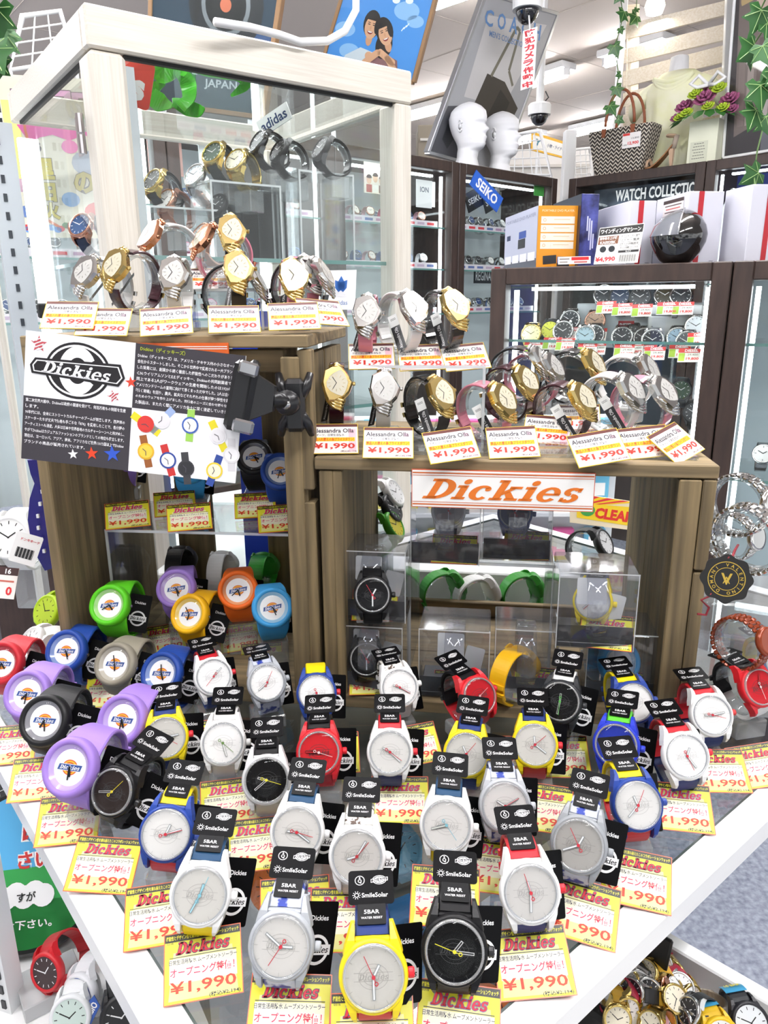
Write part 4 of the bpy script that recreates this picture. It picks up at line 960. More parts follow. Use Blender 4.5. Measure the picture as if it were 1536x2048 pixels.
PC(381, 1061, 'yellow price card in the middle of the crate riser', 'quartz', base=RISL, roll=0)
PC(352, 1032, 'yellow price card behind the middle one on the riser', 'quartz', base=RISL, roll=0)
PC(512, 1036, 'yellow price card under the black watch on the riser', 'quartz', base=RISL, roll=0)
PC(562, 1064, 'yellow price card at the right end of the crate riser', 'quartz', base=RISL, roll=2)

# ------------------------------------------------------------------ clear retail boxes in the wider crate
def retail_box(px, py, base, label, w=.074, h=.079, d=.062, yaw=0, ring_=True, slip=True, tint=BLISTER):
    c = atz(px, py, base); X = frame(c, CRR[:3, 0], CRR[:3, 1], UPV) @ RZ(yaw); t = thing('clear_box', label, 'box', X, 'clear watch boxes')
    mb = MB(); mb.add(box(w, d, h - .001, (0, d / 2, h / 2), .0012), tint)
    for sx in (-1, 1):
        mb.add(box(.0009, .0009, h, (sx * (w / 2 - .0005), .0005, h / 2)), ACRYLB)
    mb.add(box(w, .0009, .0009, (0, .0003, h - .0006)), ACRYLB); mb.build('shell', t)
    mb = MB(); mb.add(box(w - .003, d - .003, .006, (0, d / 2, .0040), .001), mat('#17181a', .35)); mb.add(box(w - .003, .001, .022, (0, .0025, .013)), mat('#141416', .3)); mb.build('tray', t)
    if ring_:
        mb = MB(); mb.add(loop(0, 360, [.02, .02], .0022, .034, .034, 0, 36), BLISTER, RX(8), True); mb.build('collar', t, T(0, d * .45, h * .5))
    if slip:
        mb = MB(); mb.add(prism(rrect(.028, .026, .002), 0, .0004), mat('#d9dad8', .5)); mb.build('paper_slip', t, T(-.004, .014, h * .70) @ RX(78))
        mb = MB(); mb.add(prism(rrect(.02, .026, .002), 0, .0004), mat('#d2d3d2', .5)); mb.build('paper_slip', t, T(.02, .03, h * .42) @ RX(78) @ RZ(-12))
    return t, X
def boxed(px, py, dx, desc, *a, **k): pass
Z0 = 1.0145; Z1 = Z0 + .0795
retail_box(742, 1244, Z1, 'clear box with a black watch, upper one of the left stack')
retail_box(737, 1388, Z0, 'clear box with a black watch, lower one of the left stack')
retail_box(906, 1398, Z0, 'clear box with an empty round collar in the middle of the crate')
retail_box(1049, 1398, Z0, 'clear box with a yellow strap beside the empty collar box', .066, slip=False)
retail_box(889, 1130, RISR, 'clear box on the crate riser, left one under the sign', slip=False)
retail_box(1032, 1122, RISR, 'clear box on the crate riser, right one under the sign', slip=False)
retail_box(1188, 1300, Z1, 'clear box with a yellow watch, stacked at the right of the crate')
retail_box(1240, 1408, Z0, 'clear box with a sky blue watch, under the yellow one', slip=False)
k = dict(card=0, hang=False, el=22)
solar(745, 1190, 'black watch inside the upper left clear box', K_, '#141416', K_, K_, 0, base=Z1 + .008, z=Z1 + .042, **k)
solar(733, 1318, 'black watch inside the lower left clear box', K_, '#141416', K_, K_, 0, base=Z0 + .008, z=Z0 + .042, **k)
solar(1050, 1318, 'yellow strapped watch inside the clear box', '#eab312', '#9a958a', '#eab312', '#eab312', 150, base=Z0 + .008, z=Z0 + .036, **k)
solar(897, 1022, 'white watch with grey dial inside the left riser box', '#d9d9d8', '#8f8a88', NS, NS, 0, base=RISR + .008, z=RISR + .045, **k)
solar(1030, 1026, 'blue watch inside the right riser box', '#23356f', '#1b2447', NS, NS, 0, base=RISR + .008, z=RISR + .045, **k)
solar(1185, 1203, 'yellow watch with navy strap inside the right clear box', Y_, '#e2e0da', NS, Y_, -6, base=Z1 + .008, z=Z1 + .038, times=(1, 38, 220), card=50, hang=False, el=22)
quartz(1240, 1325, 'sky blue rubber watch inside the lower right clear box', SKY, 30, 20, 0, base=Z0 + .008, z=Z0 + .042, hang=False, inner='#a6d2ee')
PC(749, 1242, 'yellow price card on the upper box of the left stack', base=Z1, roll=-2)
PC(907, 1128, 'yellow price card on the left riser box under the sign', base=RISR, roll=-2)
PC(1051, 1119, 'yellow price card on the right riser box under the sign', base=RISR, roll=0)
PC(1210, 1299, 'yellow price card on the boxed yellow watch', base=Z1, roll=1)
PC(744, 1390, 'yellow price card on the lower box of the left stack', base=Z0, roll=0)
PC(912, 1408, 'yellow price card behind the red watch turned to the right', base=1.0, roll=0)
PC(1072, 1402, 'yellow price card on the box with the yellow strap', base=Z0, roll=0)
PC(1292, 1414, 'yellow price card at the foot of the crate post', base=1.0, roll=0)

# ------------------------------------------------------------------ shield-shaped dress watches and their cards
BRN, BLK_, PNK, WHT = '#3a1420', '#151517', '#e08a9c', '#efedea'
D = dress
D(170, 545, 'silver dress watch with white strap, leftmost on the taller crate', 's', WHT, -42, 30, -12)
D(229, 532, 'gold dress watch with dark brown strap turned to the left', 'g', BRN, -42, 28, -10, paper=True)
D(346, 548, 'silver dress watch with white strap on the taller crate', 's', WHT, -12, 28, -2)
D(476, 537, 'gold dress watch with black strap, middle of the taller crate', 'g', BLK_, 0, 26, -2)
D(587, 553, 'gold dress watch with pink strap on the taller crate', 'g', PNK, 6, 26, 2)
D(622, 543, 'silver dress watch with pink strap behind the gold one', 's', PNK, 30, 28, 4, paper=False, Y=.86)
D(648, 548, 'black strapped dress watch at the right of the taller crate', 's', BLK_, 70, 28, 4, paper=False, Y=.86)
D(515, 560, 'black strapped dress watch seen from its side', 's', BLK_, 78, 28, 0, paper=False, Y=.86)
D(733, 625, 'silver dress watch with pink strap on the clear riser', 's', PNK, -4, 26, -4, base=RISM)
D(829, 616, 'silver dress watch with white strap on the clear riser', 's', WHT, 34, 28, 6, base=RISM)
D(912, 612, 'gold dress watch with black strap on the clear riser', 'g', BLK_, 30, 28, 8, base=RISM)
ZA = 1.2785
D(673, 768, 'gold dress watch with brown strap, leftmost on the wider crate', 'g', BRN, 0, 24, -2, base=ZR)
D(768, 778, 'silver dress watch with white strap on the wider crate', 's', WHT, 0, 24, -2, base=ZR)
D(884, 788, 'gold dress watch with black strap on the wider crate', 'g', BLK_, 34, 28, 8, base=ZA)
D(1008, 800, 'gold dress watch with pink strap on the wider crate', 'g', PNK, 46, 28, 14, base=ZA)
D(1054, 762, 'gold dress watch with brown strap behind the pink one', 'g', BRN, 46, 30, 14, base=ZA, Y=.83, paper=False)
D(1168, 798, 'gold dress watch with brown strap, nearest of the right ones', 'g', BRN, 50, 30, 16, base=ZA)
D(1266, 780, 'silver dress watch with white strap near the right end', 's', WHT, 52, 30, 16, base=ZA)
D(1330, 785, 'silver dress watch with pink strap, rightmost on the wider crate', 's', PNK, 54, 32, 18, base=ZA, paper=False)
D(1108, 735, 'silver dress watch with pink strap in the back row', 's', PNK, 60, 30, 14, base=ZA, paper=False, Y=.86)
D(1190, 728, 'gold dress watch with black strap in the back row', 'g', BLK_, 60, 30, 14, base=ZA, paper=False, Y=.86)
D(1082, 722, 'gunmetal dress watch with black strap in the back row', 's', BLK_, 70, 30, 10, base=ZA, paper=False, Y=.86)
D(1300, 738, 'silver dress watch with white strap in the back row', 's', WHT, 66, 30, 14, base=ZA, paper=False, Y=.86)
A_ = dict(kind='alessandra', base=ZL, Y=.722, el=52, group='white price cards')
acrylic_riser('small clear riser at the back of the taller crate top', CRL @ T(.160, .165, ZL - 1), .10, .06, .045)
D(463, 462, 'gold dress watch with black strap, highest, before the show case', 'g', BLK_, 2, 26, -2, base=ZL + .045, Y=.87, paper=False)
D(404, 476, 'rose gold dress watch with pink strap, turned left before the case', 'r', PNK, -64, 36, -14, base=ZL, Y=.90, paper=False)
D(300, 470, 'rose gold dress watch with white strap on the back left riser', 'r', WHT, -60, 34, -12, base=ZL, Y=.90, paper=False)
PC(133, 658, 'white price card, leftmost on the taller crate', roll=-2, yaw=-14, **A_)
PC(201, 672, 'white price card, second from the left on the taller crate', roll=-2, yaw=-14, **A_)
PC(334, 670, 'white price card washed out by glare on the taller crate', roll=5, yaw=-8, **A_)
PC(470, 666, 'white price card facing forward on the taller crate', roll=0, **A_)
PC(590, 660, 'white price card at the right of the taller crate front', roll=2, **A_)
PC(655, 650, 'white price card turned aside at the right of the taller crate', roll=-8, yaw=30, **{**A_, 'Y': .76})
PC(425, 580, 'white price card behind the watches of the taller crate', roll=0, **{**A_, 'Y': .90})
A_['base'] = RISM; A_['Y'] = .79
PC(744, 739, 'white price card, leftmost on the clear riser', roll=1, **A_)
PC(846, 741, 'white price card, middle one on the clear riser', roll=3, yaw=4, **A_)
PC(938, 740, 'white price card, rightmost on the clear riser', roll=7, yaw=8, **A_)
A_['base'] = ZR; A_['Y'] = None
PC(668, 908, 'white price card, leftmost on the wider crate edge', roll=-1, **A_)
PC(776, 917, 'white price card, second from the left on the wider crate edge', roll=-1, **A_)
PC(912, 922, 'white price card tilted on the crate above the lettered sign', roll=10, yaw=6, **A_)
PC(1030, 916, 'white price card right of the tilted one above the sign', roll=4, yaw=6, **A_)
PC(1090, 888, 'white price card behind the two above the sign', roll=-4, **A_)
PC(1158, 860, 'white price card behind the ring of the nearest gold watch', roll=4, **A_)
PC(1210, 928, 'white price card tilted at the right end of the lettered sign', roll=14, yaw=10, **A_)
PC(1300, 916, 'white price card near the right end of the wider crate', roll=10, yaw=10, **A_)
PC(1383, 915, 'white price card seen nearly edge on at the crate corner', roll=18, yaw=48, **A_)
# ------------------------------------------------------------------ inside the show case
def rpose(c, yaw, el=28, roll=0): return pose(np.asarray(c), yaw, el, roll)
sw = [((640, 296), 'steel watch with black strap on the tall riser in the case', '#4a4a4c', '#2a2a2c', '#1d1d1f', -60, True, False),
      ((556, 300), 'black watch in the show case under the white lettered sign', '#2b2b2d', '#1c1c1e', '#19191b', -58, True, False),
      ((470, 320), 'gold bracelet watch with white paper band, large in the case', '#d8bd74', '#efe8d2', '#d8bd74', -40, False, True),
      ((388, 350), 'clear and silver watch left of the gold bracelet one', '#c9c9c8', '#dfe6f2', '#e6e9f2', -46, False, False),
      ((305, 360), 'gold and black watch at the left of the show case', '#d8bd74', '#30302e', '#1d1d1f', -50, False, False),
      ((330, 400), 'rose gold watch with navy band tag in the show case', '#d9a38c', '#e9e6e2', '#b3745c', -50, False, False),
      ((432, 410), 'black watch behind the highest gold dress watch', '#2b2b2d', '#1c1c1e', '#19191b', -44, True, False),
      ((425, 305), 'dark green watch at the rear of the show case', '#d8bd74', '#274a31', '#222a24', -40, False, False),
      ((402, 470), 'rose gold watch low in the show case', '#d9a38c', '#e9e6e2', '#e8c5b8', -52, False, False),
      ((160, 450), 'rose gold and blue watch at the left pane of the case', '#d9a38c', '#2b4f7f', '#26324c', -40, False, False),
      ((515, 282), 'dark steel watch deepest beside the white lettered sign', '#6a6a6c', '#1c1c1e', '#19191b', -60, False, False)]
sup = {}
for (p, lab, cs, dl, st, yw, dk, sm) in sw:
    Yc = 1.30 if p[0] > 500 else (1.26 if p[0] > 200 else 1.18)
    if lab.startswith('rose gold watch low') : Yc = 1.16
    c = aty(*p, Yc)
    X = rpose(c, yw, 30, 8); round_watch(X, lab, cs, dl, st, dark=dk, group='watches in the show case', smetal=sm)
    stand_for(X, 'G', max(SHZ[1], c[2] - .075) if c[2] - .075 > SHZ[1] + .01 else SHZ[1] if c[2] > SHZ[1] + .05 else c[2] - .06, 'clear cuff stand under the ' + lab, .015)
# stepped clear risers under them
def block_riser(label, c, w, d, h, yaw=0):
    X = frame(c, SX, SY, UPV); acrylic_riser(label, X, w, d, h)
c = aty(625, 352, 1.34); block_riser('tall clear riser at the right inside the show case', (c[0], c[1], SHZ[1]), .105, .09, c[2] - SHZ[1])
c = aty(470, 372, 1.27); block_riser('clear riser under the gold bracelet watch in the show case', (c[0], c[1], SHZ[1]), .12, .08, c[2] - SHZ[1])
c = aty(360, 420, 1.25); block_riser('low clear riser at the left inside the show case', (c[0], c[1], SHZ[1]), .13, .07, max(.03, c[2] - SHZ[1]))
# black three-striped box with white lettered card
t = thing('gift_box', 'black box with three white stripes standing in the show case', 'box', frame(aty(500, 500, 1.36) * (1, 1, 0) + (0, 0, SHZ[1]), SX, SY, UPV))
mb = MB(); mb.add(box(.12, .05, .115, (0, 0, .0575), .001), BLKM)
for k in range(3): mb.add(box(.004, .001, .11, (.035 + k * .009, -.0253, .0575)), INKW)
mb.build('carton', t)
mb = MB(); mb.add(box(.12, .002, .04, (0, -.027, .135)), mat('#d9d6d2', .5))
for a, s in ((0, 1), (32, .8), (-32, .8)): mb.add(poly([(-.0035, 0), (0, .016 * s), (.0035, 0), (0, -.003)], 0), mat('#2a4f9e'), T(.045, -.0285, .125) @ RX(90) @ RZ(a))
mb.build('header_card', t)
t = thing('trefoil_card', 'white card with a blue three-leaf mark at the show case shelf', 'card', face_frame(aty(682, 580, 1.24), (-.3, -1, .2)))
mb = MB(); mb.add(box(.05, .062, .001), mat('#f2f2f4', .4))
for a, s in ((0, 1), (38, .85), (-38, .85)): mb.add(poly([(-.0065, -.002), (-.007, .008 * s), (0, .020 * s), (.007, .008 * s), (.0065, -.002)], .0009), mat('#2a66b5'), T(0, .002) @ RZ(a))
for k in range(3): mb.add(rect(.02, .0012, 0, -.004 - k * .003, .0011), mat('#f2f2f4', .4))
put(mb, 'adidas', mat('#5a7fb5'), 0, -.020, .0009, w=.024); mb.build('panel', t)
t = thing('shop_sign', 'white sign with blue lower case lettering inside the show case', 'sign', face_frame(aty(548, 240, 1.33), (-.45, -1, -.05)) @ RZ(22))
mb = MB(); mb.add(box(.064, .026, .002), mat('#f6f6f6', .3)); put(mb, 'adidas', mat('#2a3f6e', .4), 0, 0, .0012, w=.052, bold=.02); mb.build('panel', t)
t = thing('shop_sign', 'red sign with white rounded letters behind the case post', 'sign', face_frame(aty(268, 165, 1.16), (.05, -1, -.1)) @ RZ(-16))
mb = MB(); mb.add(prism(rrect(.05, .060, .006), -.002, 0), mat('#d8473a', .35)); put(mb, 'as', INKW, -.002, -.008, .0004, w=.036, h=.026, bold=.05); mb.build('panel', t)
t = thing('shop_sign', 'second red sign with white letters higher behind the case post', 'sign', face_frame(aty(258, 112, 1.18), (.05, -1, -.1)) @ RZ(-10))
mb = MB(); mb.add(prism(rrect(.045, .036, .006), -.002, 0), mat('#d8574a', .35)); put(mb, 'ouo', INKW, .002, -.004, .0004, w=.036, h=.018, bold=.05); mb.build('panel', t)
# green ribbon bow hanging in the case
t = thing('ribbon_bow', 'bright green ribbon bow hanging inside the show case', 'ribbon', T(*aty(365, 160, 1.22)))
o_ = -aty(365, 160, 1.22); GRB = mat('#3fae1f', .3, 0, .5)
def leafstrip(pts, ws, m, name, parent):
    P0 = [aty(*p, 1.22 + .012 * math.sin(i * 1.7)) + o_ for i, p in enumerate(pts)]; secs = []; n0 = len(P0); P = []; W0 = []
    for q in np.linspace(0, n0 - 1, 5 * n0):
        i = min(int(q), n0 - 2); f = q - i; a, b, c_, d_ = P0[max(i - 1, 0)], P0[i], P0[i + 1], P0[min(i + 2, n0 - 1)]
        P.append(.5 * (2 * b + (c_ - a) * f + (2 * a - 5 * b + 4 * c_ - d_) * f * f + (3 * b - a - 3 * c_ + d_) * f ** 3)); W0.append(np.interp(q, range(n0), ws) * .85)
    for i, p in enumerate(P):
        d = unit(P[min(i + 1, len(P) - 1)] - P[max(i - 1, 0)]); s = unit(np.cross(d, (.35 * math.sin(i * .35), -1, .35 * math.cos(i * .4)))) * W0[i]; n = np.cross(d, s); n = unit(n) * .0007
        secs.append([p - s + n, p + s + n, p + s - n, p - s - n])
    mb = MB(); mb.add(loft(secs), m, smooth=False); mb.build(name, parent)
leafstrip([(372, 150), (350, 140), (325, 150), (308, 130), (304, 118)], [.004, .012, .014, .010, .003], GRB, 'loop', t)
leafstrip([(355, 140), (375, 165), (378, 195), (360, 215)], [.010, .014, .014, .010], GRB, 'loop', t)
leafstrip([(330, 165), (300, 185), (320, 205), (345, 212)], [.004, .014, .016, .003], GRB, 'tail', t)
leafstrip([(345, 205), (375, 215), (400, 222), (408, 215)], [.008, .014, .01, .002], GRB, 'tail', t)
leafstrip([(385, 138), (415, 142), (450, 146), (480, 152), (490, 170), (462, 192)], [.006, .009, .01, .01, .009, .002], GRB, 'tail', t)
# hand-lettered poster seen through the left pane
c4 = [(45, 180), (190, 205), (200, 430), (60, 425)]
t = thing('hand_lettered_poster', 'pink and yellow hand-lettered poster seen through the left case pane', 'poster', face_frame(aty(122, 320, 1.66), (.25, -1, -.05)))
mb = MB(); w, h = .20, .30; mb.add(box(w, h, .003), mat('#e9e6d2', .5)); z = .0022
mb.add(rect(.03, .15, -.083, .03, z), mat('#dfe08a', .5))
for ch, x, y, hh, c in (('日', -.052, .098, .055, '#efb3d8'), ('目', .006, .098, .06, '#efb3d8'), ('日', .06, .098, .055, '#efb3d8'), ('る', -.042, .022, .018, '#3a3338'), ('里', -.034, -.018, .042, '#c8ba2a'), ('田', -.034, -.062, .038, '#c8ba2a'), ('火', -.030, -.098, .036, '#c8ba2a'), ('の', .040, -.042, .044, '#b8aa3a')): put(mb, ch, mat('#4a3f44'), x, y, z + .0004, h=hh, w=hh * .95, bold=.09); put(mb, ch, mat(c, .5), x, y, z + .0007, h=hh * .95, w=hh * .9, bold=.05)
mb.add(poly([(-.075, .062), (.085, .062), (.085, .038), (.05, .048), (.02, .036), (-.01, .046), (-.035, .04), (-.055, .03)], z + .0002), mat('#e058a8', .5))
for a_, b_ in zip([(-.062, .11), (-.060, .05), (-.052, 0), (-.058, -.05), (-.05, -.11)], [(-.060, .05), (-.052, 0), (-.058, -.05), (-.05, -.11), (-.02, -.128)]): mb.add(bar((*a_, z), (*b_, z), .005, .0006), mat('#d87038', .5))
for x, y, r_, c in ((.05, -.005, .03, '#a9b4c4'), (.02, .025, .016, '#e87ab8'), (.06, -.10, .026, '#c84a4a'), (.01, -.075, .018, '#7aa8d8'), (-.085, -.05, .016, '#c8a8b8'), (-.08, -.1, .014, '#6a86c0')): mb.add(arc(0, 0, r_, r_ * .8, 0, 0, 0, 360, 14, z=z + .0001), mat(c, .5), T(x, y))
for i in range(14): a = rnd.random() * .17 - .09; mb.add(arc(0, 0, .008, .006, 0, 0, 0, 360, 10, z=z + .0003), mat(rnd.choice(['#d84a4a', '#6a9ad8', '#a84a78', '#5a8a5a'])), T(a, -.135 + .012 * rnd.random()))
mb.build('sheet', t)

# ------------------------------------------------------------------ goods in the far cabinets
def tiny(X, spec, label, group, s=1.0):
    o = link('wristwatch', tiny_mesh(*spec), None, X @ S(s)); return tag(o, label, 'watch', group)
def fill(cab, z, n, depth, label, group, specs, x0=.08, x1=.08, jit=.01, s=1.0, el=24, tagc=None, yaw=0):
    X, t, W = CABS[cab]
    for i in range(n):
        x = x0 + (W - x0 - x1) * (i + .5) / n + rnd.uniform(-jit, jit); spec = TINY[rnd.choice(specs)]
        c = on(X, x, depth + rnd.uniform(-jit, jit), z); dr = (drop('G', el) + .006) * s; n_ = -X[:3, 1]; a = R(yaw + rnd.uniform(-14, 14))
        h = np.array([n_[0] * math.cos(a) - n_[1] * math.sin(a), n_[0] * math.sin(a) + n_[1] * math.cos(a), 0]) * math.cos(R(el)); h[2] = math.sin(R(el))
        tiny(face_frame((c[0], c[1], z + dr), h), spec, label, group, s)
sides = {'L2': 'back corner cabinet', 'L1': 'cabinet beside the show case edge', 'L0': 'cabinet behind the middle of the show case', 'L-': 'cabinet behind the left of the show case'}
for cb, nm in sides.items():
    for j, z in enumerate(SH_B):
        for row in range(2 if cb in ('L1', 'L2') else 1):
            sp = ([5, 7, 8, 6, 8, 2] if cb in ('L1', 'L0') else [0, 1, 4, 0, 9]) if row == 0 else [0, 2, 4, 8, 6]
            fill(cb, z, 7 - row, .13 + .12 * row, 'small wristwatch on a glass shelf of the %s' % nm, 'watches in the ' + nm, sp, s=1.2, el=26)
        X, t, W = CABS[cb]
        mb = MB(); mb.add(box(W - .14, .003, .03, (W / 2, .085, z + .016)), mat('#e8dfe6', .4))
        for q in range(9): mb.add(rect(.05, .012, 0, 0, 0), mat(rnd.choice(['#d8414a', '#b98ab0', '#c8b0c8', '#6a78b0'])), T(.12 + (W - .24) * q / 8, .083, z + .016) @ RX(90))
        o = mb.build('price_rail', None, X); tag(o, 'price rail, %s shelf of the %s' % (['lower', 'middle', 'top'][j], nm), 'label rail')
def panel(label, cat, c, n, w, h, m, name='poster', roll=0, th=.004, extra=None):
    t = thing(name, label, cat, face_frame(c, n) @ RZ(roll)); mb = MB(); mb.add(box(w, h, th), m)
    if extra: extra(mb, th / 2 + .0006)
    mb.build('panel', t); return t
XL2, _, WL2 = CABS['L2']; XL1, _, WL1 = CABS['L1']; nL = -XL2[:3, 1]
def seiko(mb, z): mb.add(poly([(-.115, .04), (.115, .04), (.115, -.04), (-.115, -.04)], z), mat('#2a62c8', .4)); put(mb, 'SEIKO', INKW, 0, 0, z + .001, w=.17, h=.052, bold=.03)
panel('tilted blue sign with white capitals in the back corner cabinet', 'sign', aty(973, 383, 4.22), nL + (.1, -.3, 0), .235, .085, mat('#2a62c8', .4), 'shop_sign', -32, .006, seiko)
def dark_name(mb, z): put(mb, 'SEIKO', mat('#cfd2d6'), 0, 0, z, w=.12, h=.032, bold=.01)
panel('left of two dark name plates in the back corner cabinet', 'sign', aty(950, 398, 4.42), nL, .15, .10, mat('#1b1d22', .4), 'name_plate', 24, .006, dark_name)
panel('right of two dark name plates in the back corner cabinet', 'sign', aty(984, 400, 4.5), nL, .15, .10, mat('#1b1d22', .4), 'name_plate', 24, .006, dark_name)
def ren(mb, z): put(mb, 'REGINA', mat('#cfd2d6'), 0, 0, z, w=.13, h=.05, bold=.01)
panel('dark name plate low in the back corner cabinet', 'sign', aty(966, 552, 4.4), nL, .15, .08, mat('#23262c', .4), 'name_plate', 0, .006, ren)
panel('green picture card at the right of the back corner cabinet', 'card', aty(1078, 378, 4.6), nL, .09, .075, mat('#4fae4a', .4), 'picture_card')
panel('white lettered card in the cabinet beside the show case', 'card', aty(848, 388, 4.05), nL, .11, .13, mat('#f4f5f6', .4), 'picture_card', 0, .004, lambda mb, z: put(mb, 'ION', mat('#5a6a7a'), 0, .02, z, w=.06, bold=.02))
for px, py, lab in ((652, 330, 'blue couple photo card in the cabinet behind the show case'), (750, 352, 'group photo card in the cabinet behind the show case'), (430, 330, 'white price poster in the cabinet behind the show case'), (330, 305, 'photo card of a round white clock behind the show case')):
    m_ = {'blue': '#4a8ad8', 'grou': '#e8dccf', 'whit': '#f4f6f6', 'phot': '#c89a92'}[lab[:4]]
    def ex(mb, z, lab=lab):
        if lab[:4] in ('blue', 'grou'):
            for k in range(3 if lab[0] == 'g' else 2): mb.add(arc(0, 0, .016, .02, 0, 0, 0, 360, 14, z=z), mat('#e3b698'), T(-.04 + .04 * k, -.02 + .01 * (k % 2))); mb.add(arc(0, 0, .018, .018, 0, 0, 10, 170, 10, z=z + .0008), mat('#2b1d18'), T(-.04 + .04 * k, -.014 + .01 * (k % 2))); mb.add(rect(.035, .035, -.04 + .04 * k, -.058, z), mat(['#a8322f', '#efe9e2', '#6a3a2f'][k]))
        elif lab[0] == 'p': mb.add(ring(.026, .036, z, 24), INKW, T(0, .02)); mb.add(disc(.024, z, 20), mat('#4a6a7a'), T(0, .02))
        else:
            for k in range(4): mb.add(rect(.05 + .02 * (k % 2), .004, .01, .05 - .014 * k, z), mat('#9aa6b4'))
    panel(lab, 'picture', aty(px, py, {652: 3.72, 750: 3.90, 430: 3.27, 330: 3.12}[px]), nL, .14, .16, mat(m_, .4), 'picture_card', 0, .004, ex)
XR1, _, WR1 = CABS['R1']; nR = -XR1[:3, 1]
def wc(mb, z): put(mb, 'WATCH COLLECTIO', mat('#ffffff', .5, emit=.6),   .04, .075, z, w=.47, h=.062, bold=.025)
t = panel('dark backlit panel lettered in white capitals inside the corner cabinet', 'sign', on(XR1, WR1 * .50, .20, 1.93), nR, WR1 - .12, .24, noisy('steel_photo', '#2a323e', '#8f9db0', (2, 2, 2), .4, 3, 0, 3), 'lettered_panel', 0, .006, wc)
for cb, xx, lab in (('R1', .10, 'clear bottle at the left of the lettered cabinet'), ('R2', .10, 'clear bottle in the blue backed cabinet'), ('L1', WL1 - .10, 'white paper slip hanging in the cabinet beside the show case')):
    X, _, W = CABS[cb]
    if lab.startswith('white'): panel(lab, 'slip', on(X, xx, .09, 1.95), -X[:3, 1], .03, .12, mat('#e6e9ea', .5), 'paper_slip')
    else:
        t = thing('glass_bottle', lab, 'bottle', T(*on(X, xx, .13, 1.5))); mb = MB(); mb.add(lathe([(.04, 0), (.045, .02), (.045, .38), (.03, .42), (.02, .43)], 20), ACRYLB, smooth=True); mb.build('body', t); mb = MB(); mb.add(lathe([(.022, .43), (.022, .47), (.001, .475)], 16), STEEL, smooth=True); mb.build('cap', t)

# ------------------------------------------------------------------ low case: large watches with price cards
def mini_card_mesh(kind):
    def fn():
        mb = MB(); w, h = .042, .03; mb.add(box(w, h, .001), mat('#f4efe6', .4)); mb.add(rect(w, .009, 0, .0105, .0007), mat('#d83a34')); mb.add(rect(.012, .018, -.014, -.004, .0009), mat('#a8c83a')); put(mb, 'DIESEL', INKW, .004, .0105, .001, w=.026, h=.006, bold=.03)
        put(mb, '19,800', mat('#d83a34'), .007, -.008, .001, w=.024, h=.007, bold=.03); put(mb, '29,400', mat('#77705f'), .007, .001, .001, w=.02, h=.005); return mb
    return once('mini_card', fn, 'shelf_price_card')
XW, _, WW = CABS['W1']
def lw(px, py, back, label, spec, yaw=-30, card=True):
    back *= KW; p0 = on(XW, 0, back, 0); c = atplane(px, py, p0, XW[:3, 1]); X = face_frame(c, unit(-XW[:3, 1] + (.0, -.25, .35))) @ S(1.18 * KW)
    round_watch(X, label, spec[0], spec[1], spec[2], group='watches in the low case', smetal=spec[2] in ('#c9c9c8', '#d8bd74'), dark=spec[0] == '#2a2a2c')
    if card:
        Y = face_frame(atplane(px + 4, py + 27, on(XW, 0, back - .06, 0), XW[:3, 1]), unit(-XW[:3, 1] + (0, 0, .6))) @ RZ(2) @ S(KW)
        o = link('price_card', mini_card_mesh(0), None, Y); tag(o, 'small price card below the ' + label.replace('wristwatch', 'watch'), 'price card', 'price cards in the low case')
G2, S2 = ('#d8bd74', '#e8dfa8', '#d8bd74'), ('#c9c9c8', '#22242a', '#c9c9c8')
KK, SB, SWh, BR = ('#2a2a2c', '#22242a', '#232325'), ('#c9c9c8', '#27406f', '#c9c9c8'), ('#c9c9c8', '#dfe3e6', '#c9c9c8'), ('#c9c9c8', '#3a3a3c', '#2a2220')
for a in ((1062, 668, .08, 'gold wristwatch, leftmost on the low case shelf', G2), (1100, 660, .10, 'yellow faced wristwatch beside the gold one in the low case', ('#2a2a2c', '#e8e84a', '#232325')), (1126, 662, .08, 'steel wristwatch with dark face beside the yellow faced one', BR), (1140, 640, .13, 'steel wristwatch standing behind the dark faced one', S2), (1170, 672, .08, 'pale blue faced wristwatch in the middle of the low case', ('#c9c9c8', '#b8d4e0', '#c9c9c8')), (1188, 670, .09, 'dark faced wristwatch beside the pale blue one', BR),
          (1190, 642, .14, 'rose faced wristwatch in the second row of the low case', ('#d9a38c', '#caa58a', '#5a3626')), (1244, 674, .08, 'dark steel wristwatch under the small red name sign', S2), (1262, 670, .10, 'black wristwatch right of the one under the red name sign', KK), (1288, 676, .10, 'grey wristwatch half behind the large chronograph', S2), (1305, 680, .07, 'large chronograph wristwatch, nearest in the low case', S2), (1355, 676, .09, 'bluish steel wristwatch at the right of the low case', ('#c9c9c8', '#a8c4d8', '#2a2a2c')), (1374, 684, .07, 'gunmetal wristwatch at the right of the low case', ('#c9c9c8', '#55585c', '#2a2a2c')), (1392, 652, .10, 'silver faced wristwatch raised at the right of the low case', SWh)):
    lw(*a)
for a in ((1208, 588, .14, 'black dial wristwatch, first on the low case upper step', S2), (1240, 592, .13, 'dark blue wristwatch, second on the low case upper step', ('#2a2a2c', '#22304a', '#232325')), (1280, 594, .13, 'black wristwatch, third on the low case upper step', KK), (1330, 590, .14, 'gold marked wristwatch, fourth on the low case upper step', ('#c9c9c8', '#3a3320', '#c9c9c8')), (1362, 590, .14, 'steel wristwatch, fifth on the low case upper step', S2)):
    lw(*a)
def lw_low(px, py, label, spec): lw(px, py, .16, label, spec, card=False)
lw_low(1362, 780, 'black green marked wristwatch on the lower low case shelf', ('#2a2a2c', '#2f4a2f', '#232325')); lw_low(1388, 825, 'dark wristwatch at the right of the lower low case shelf', KK)
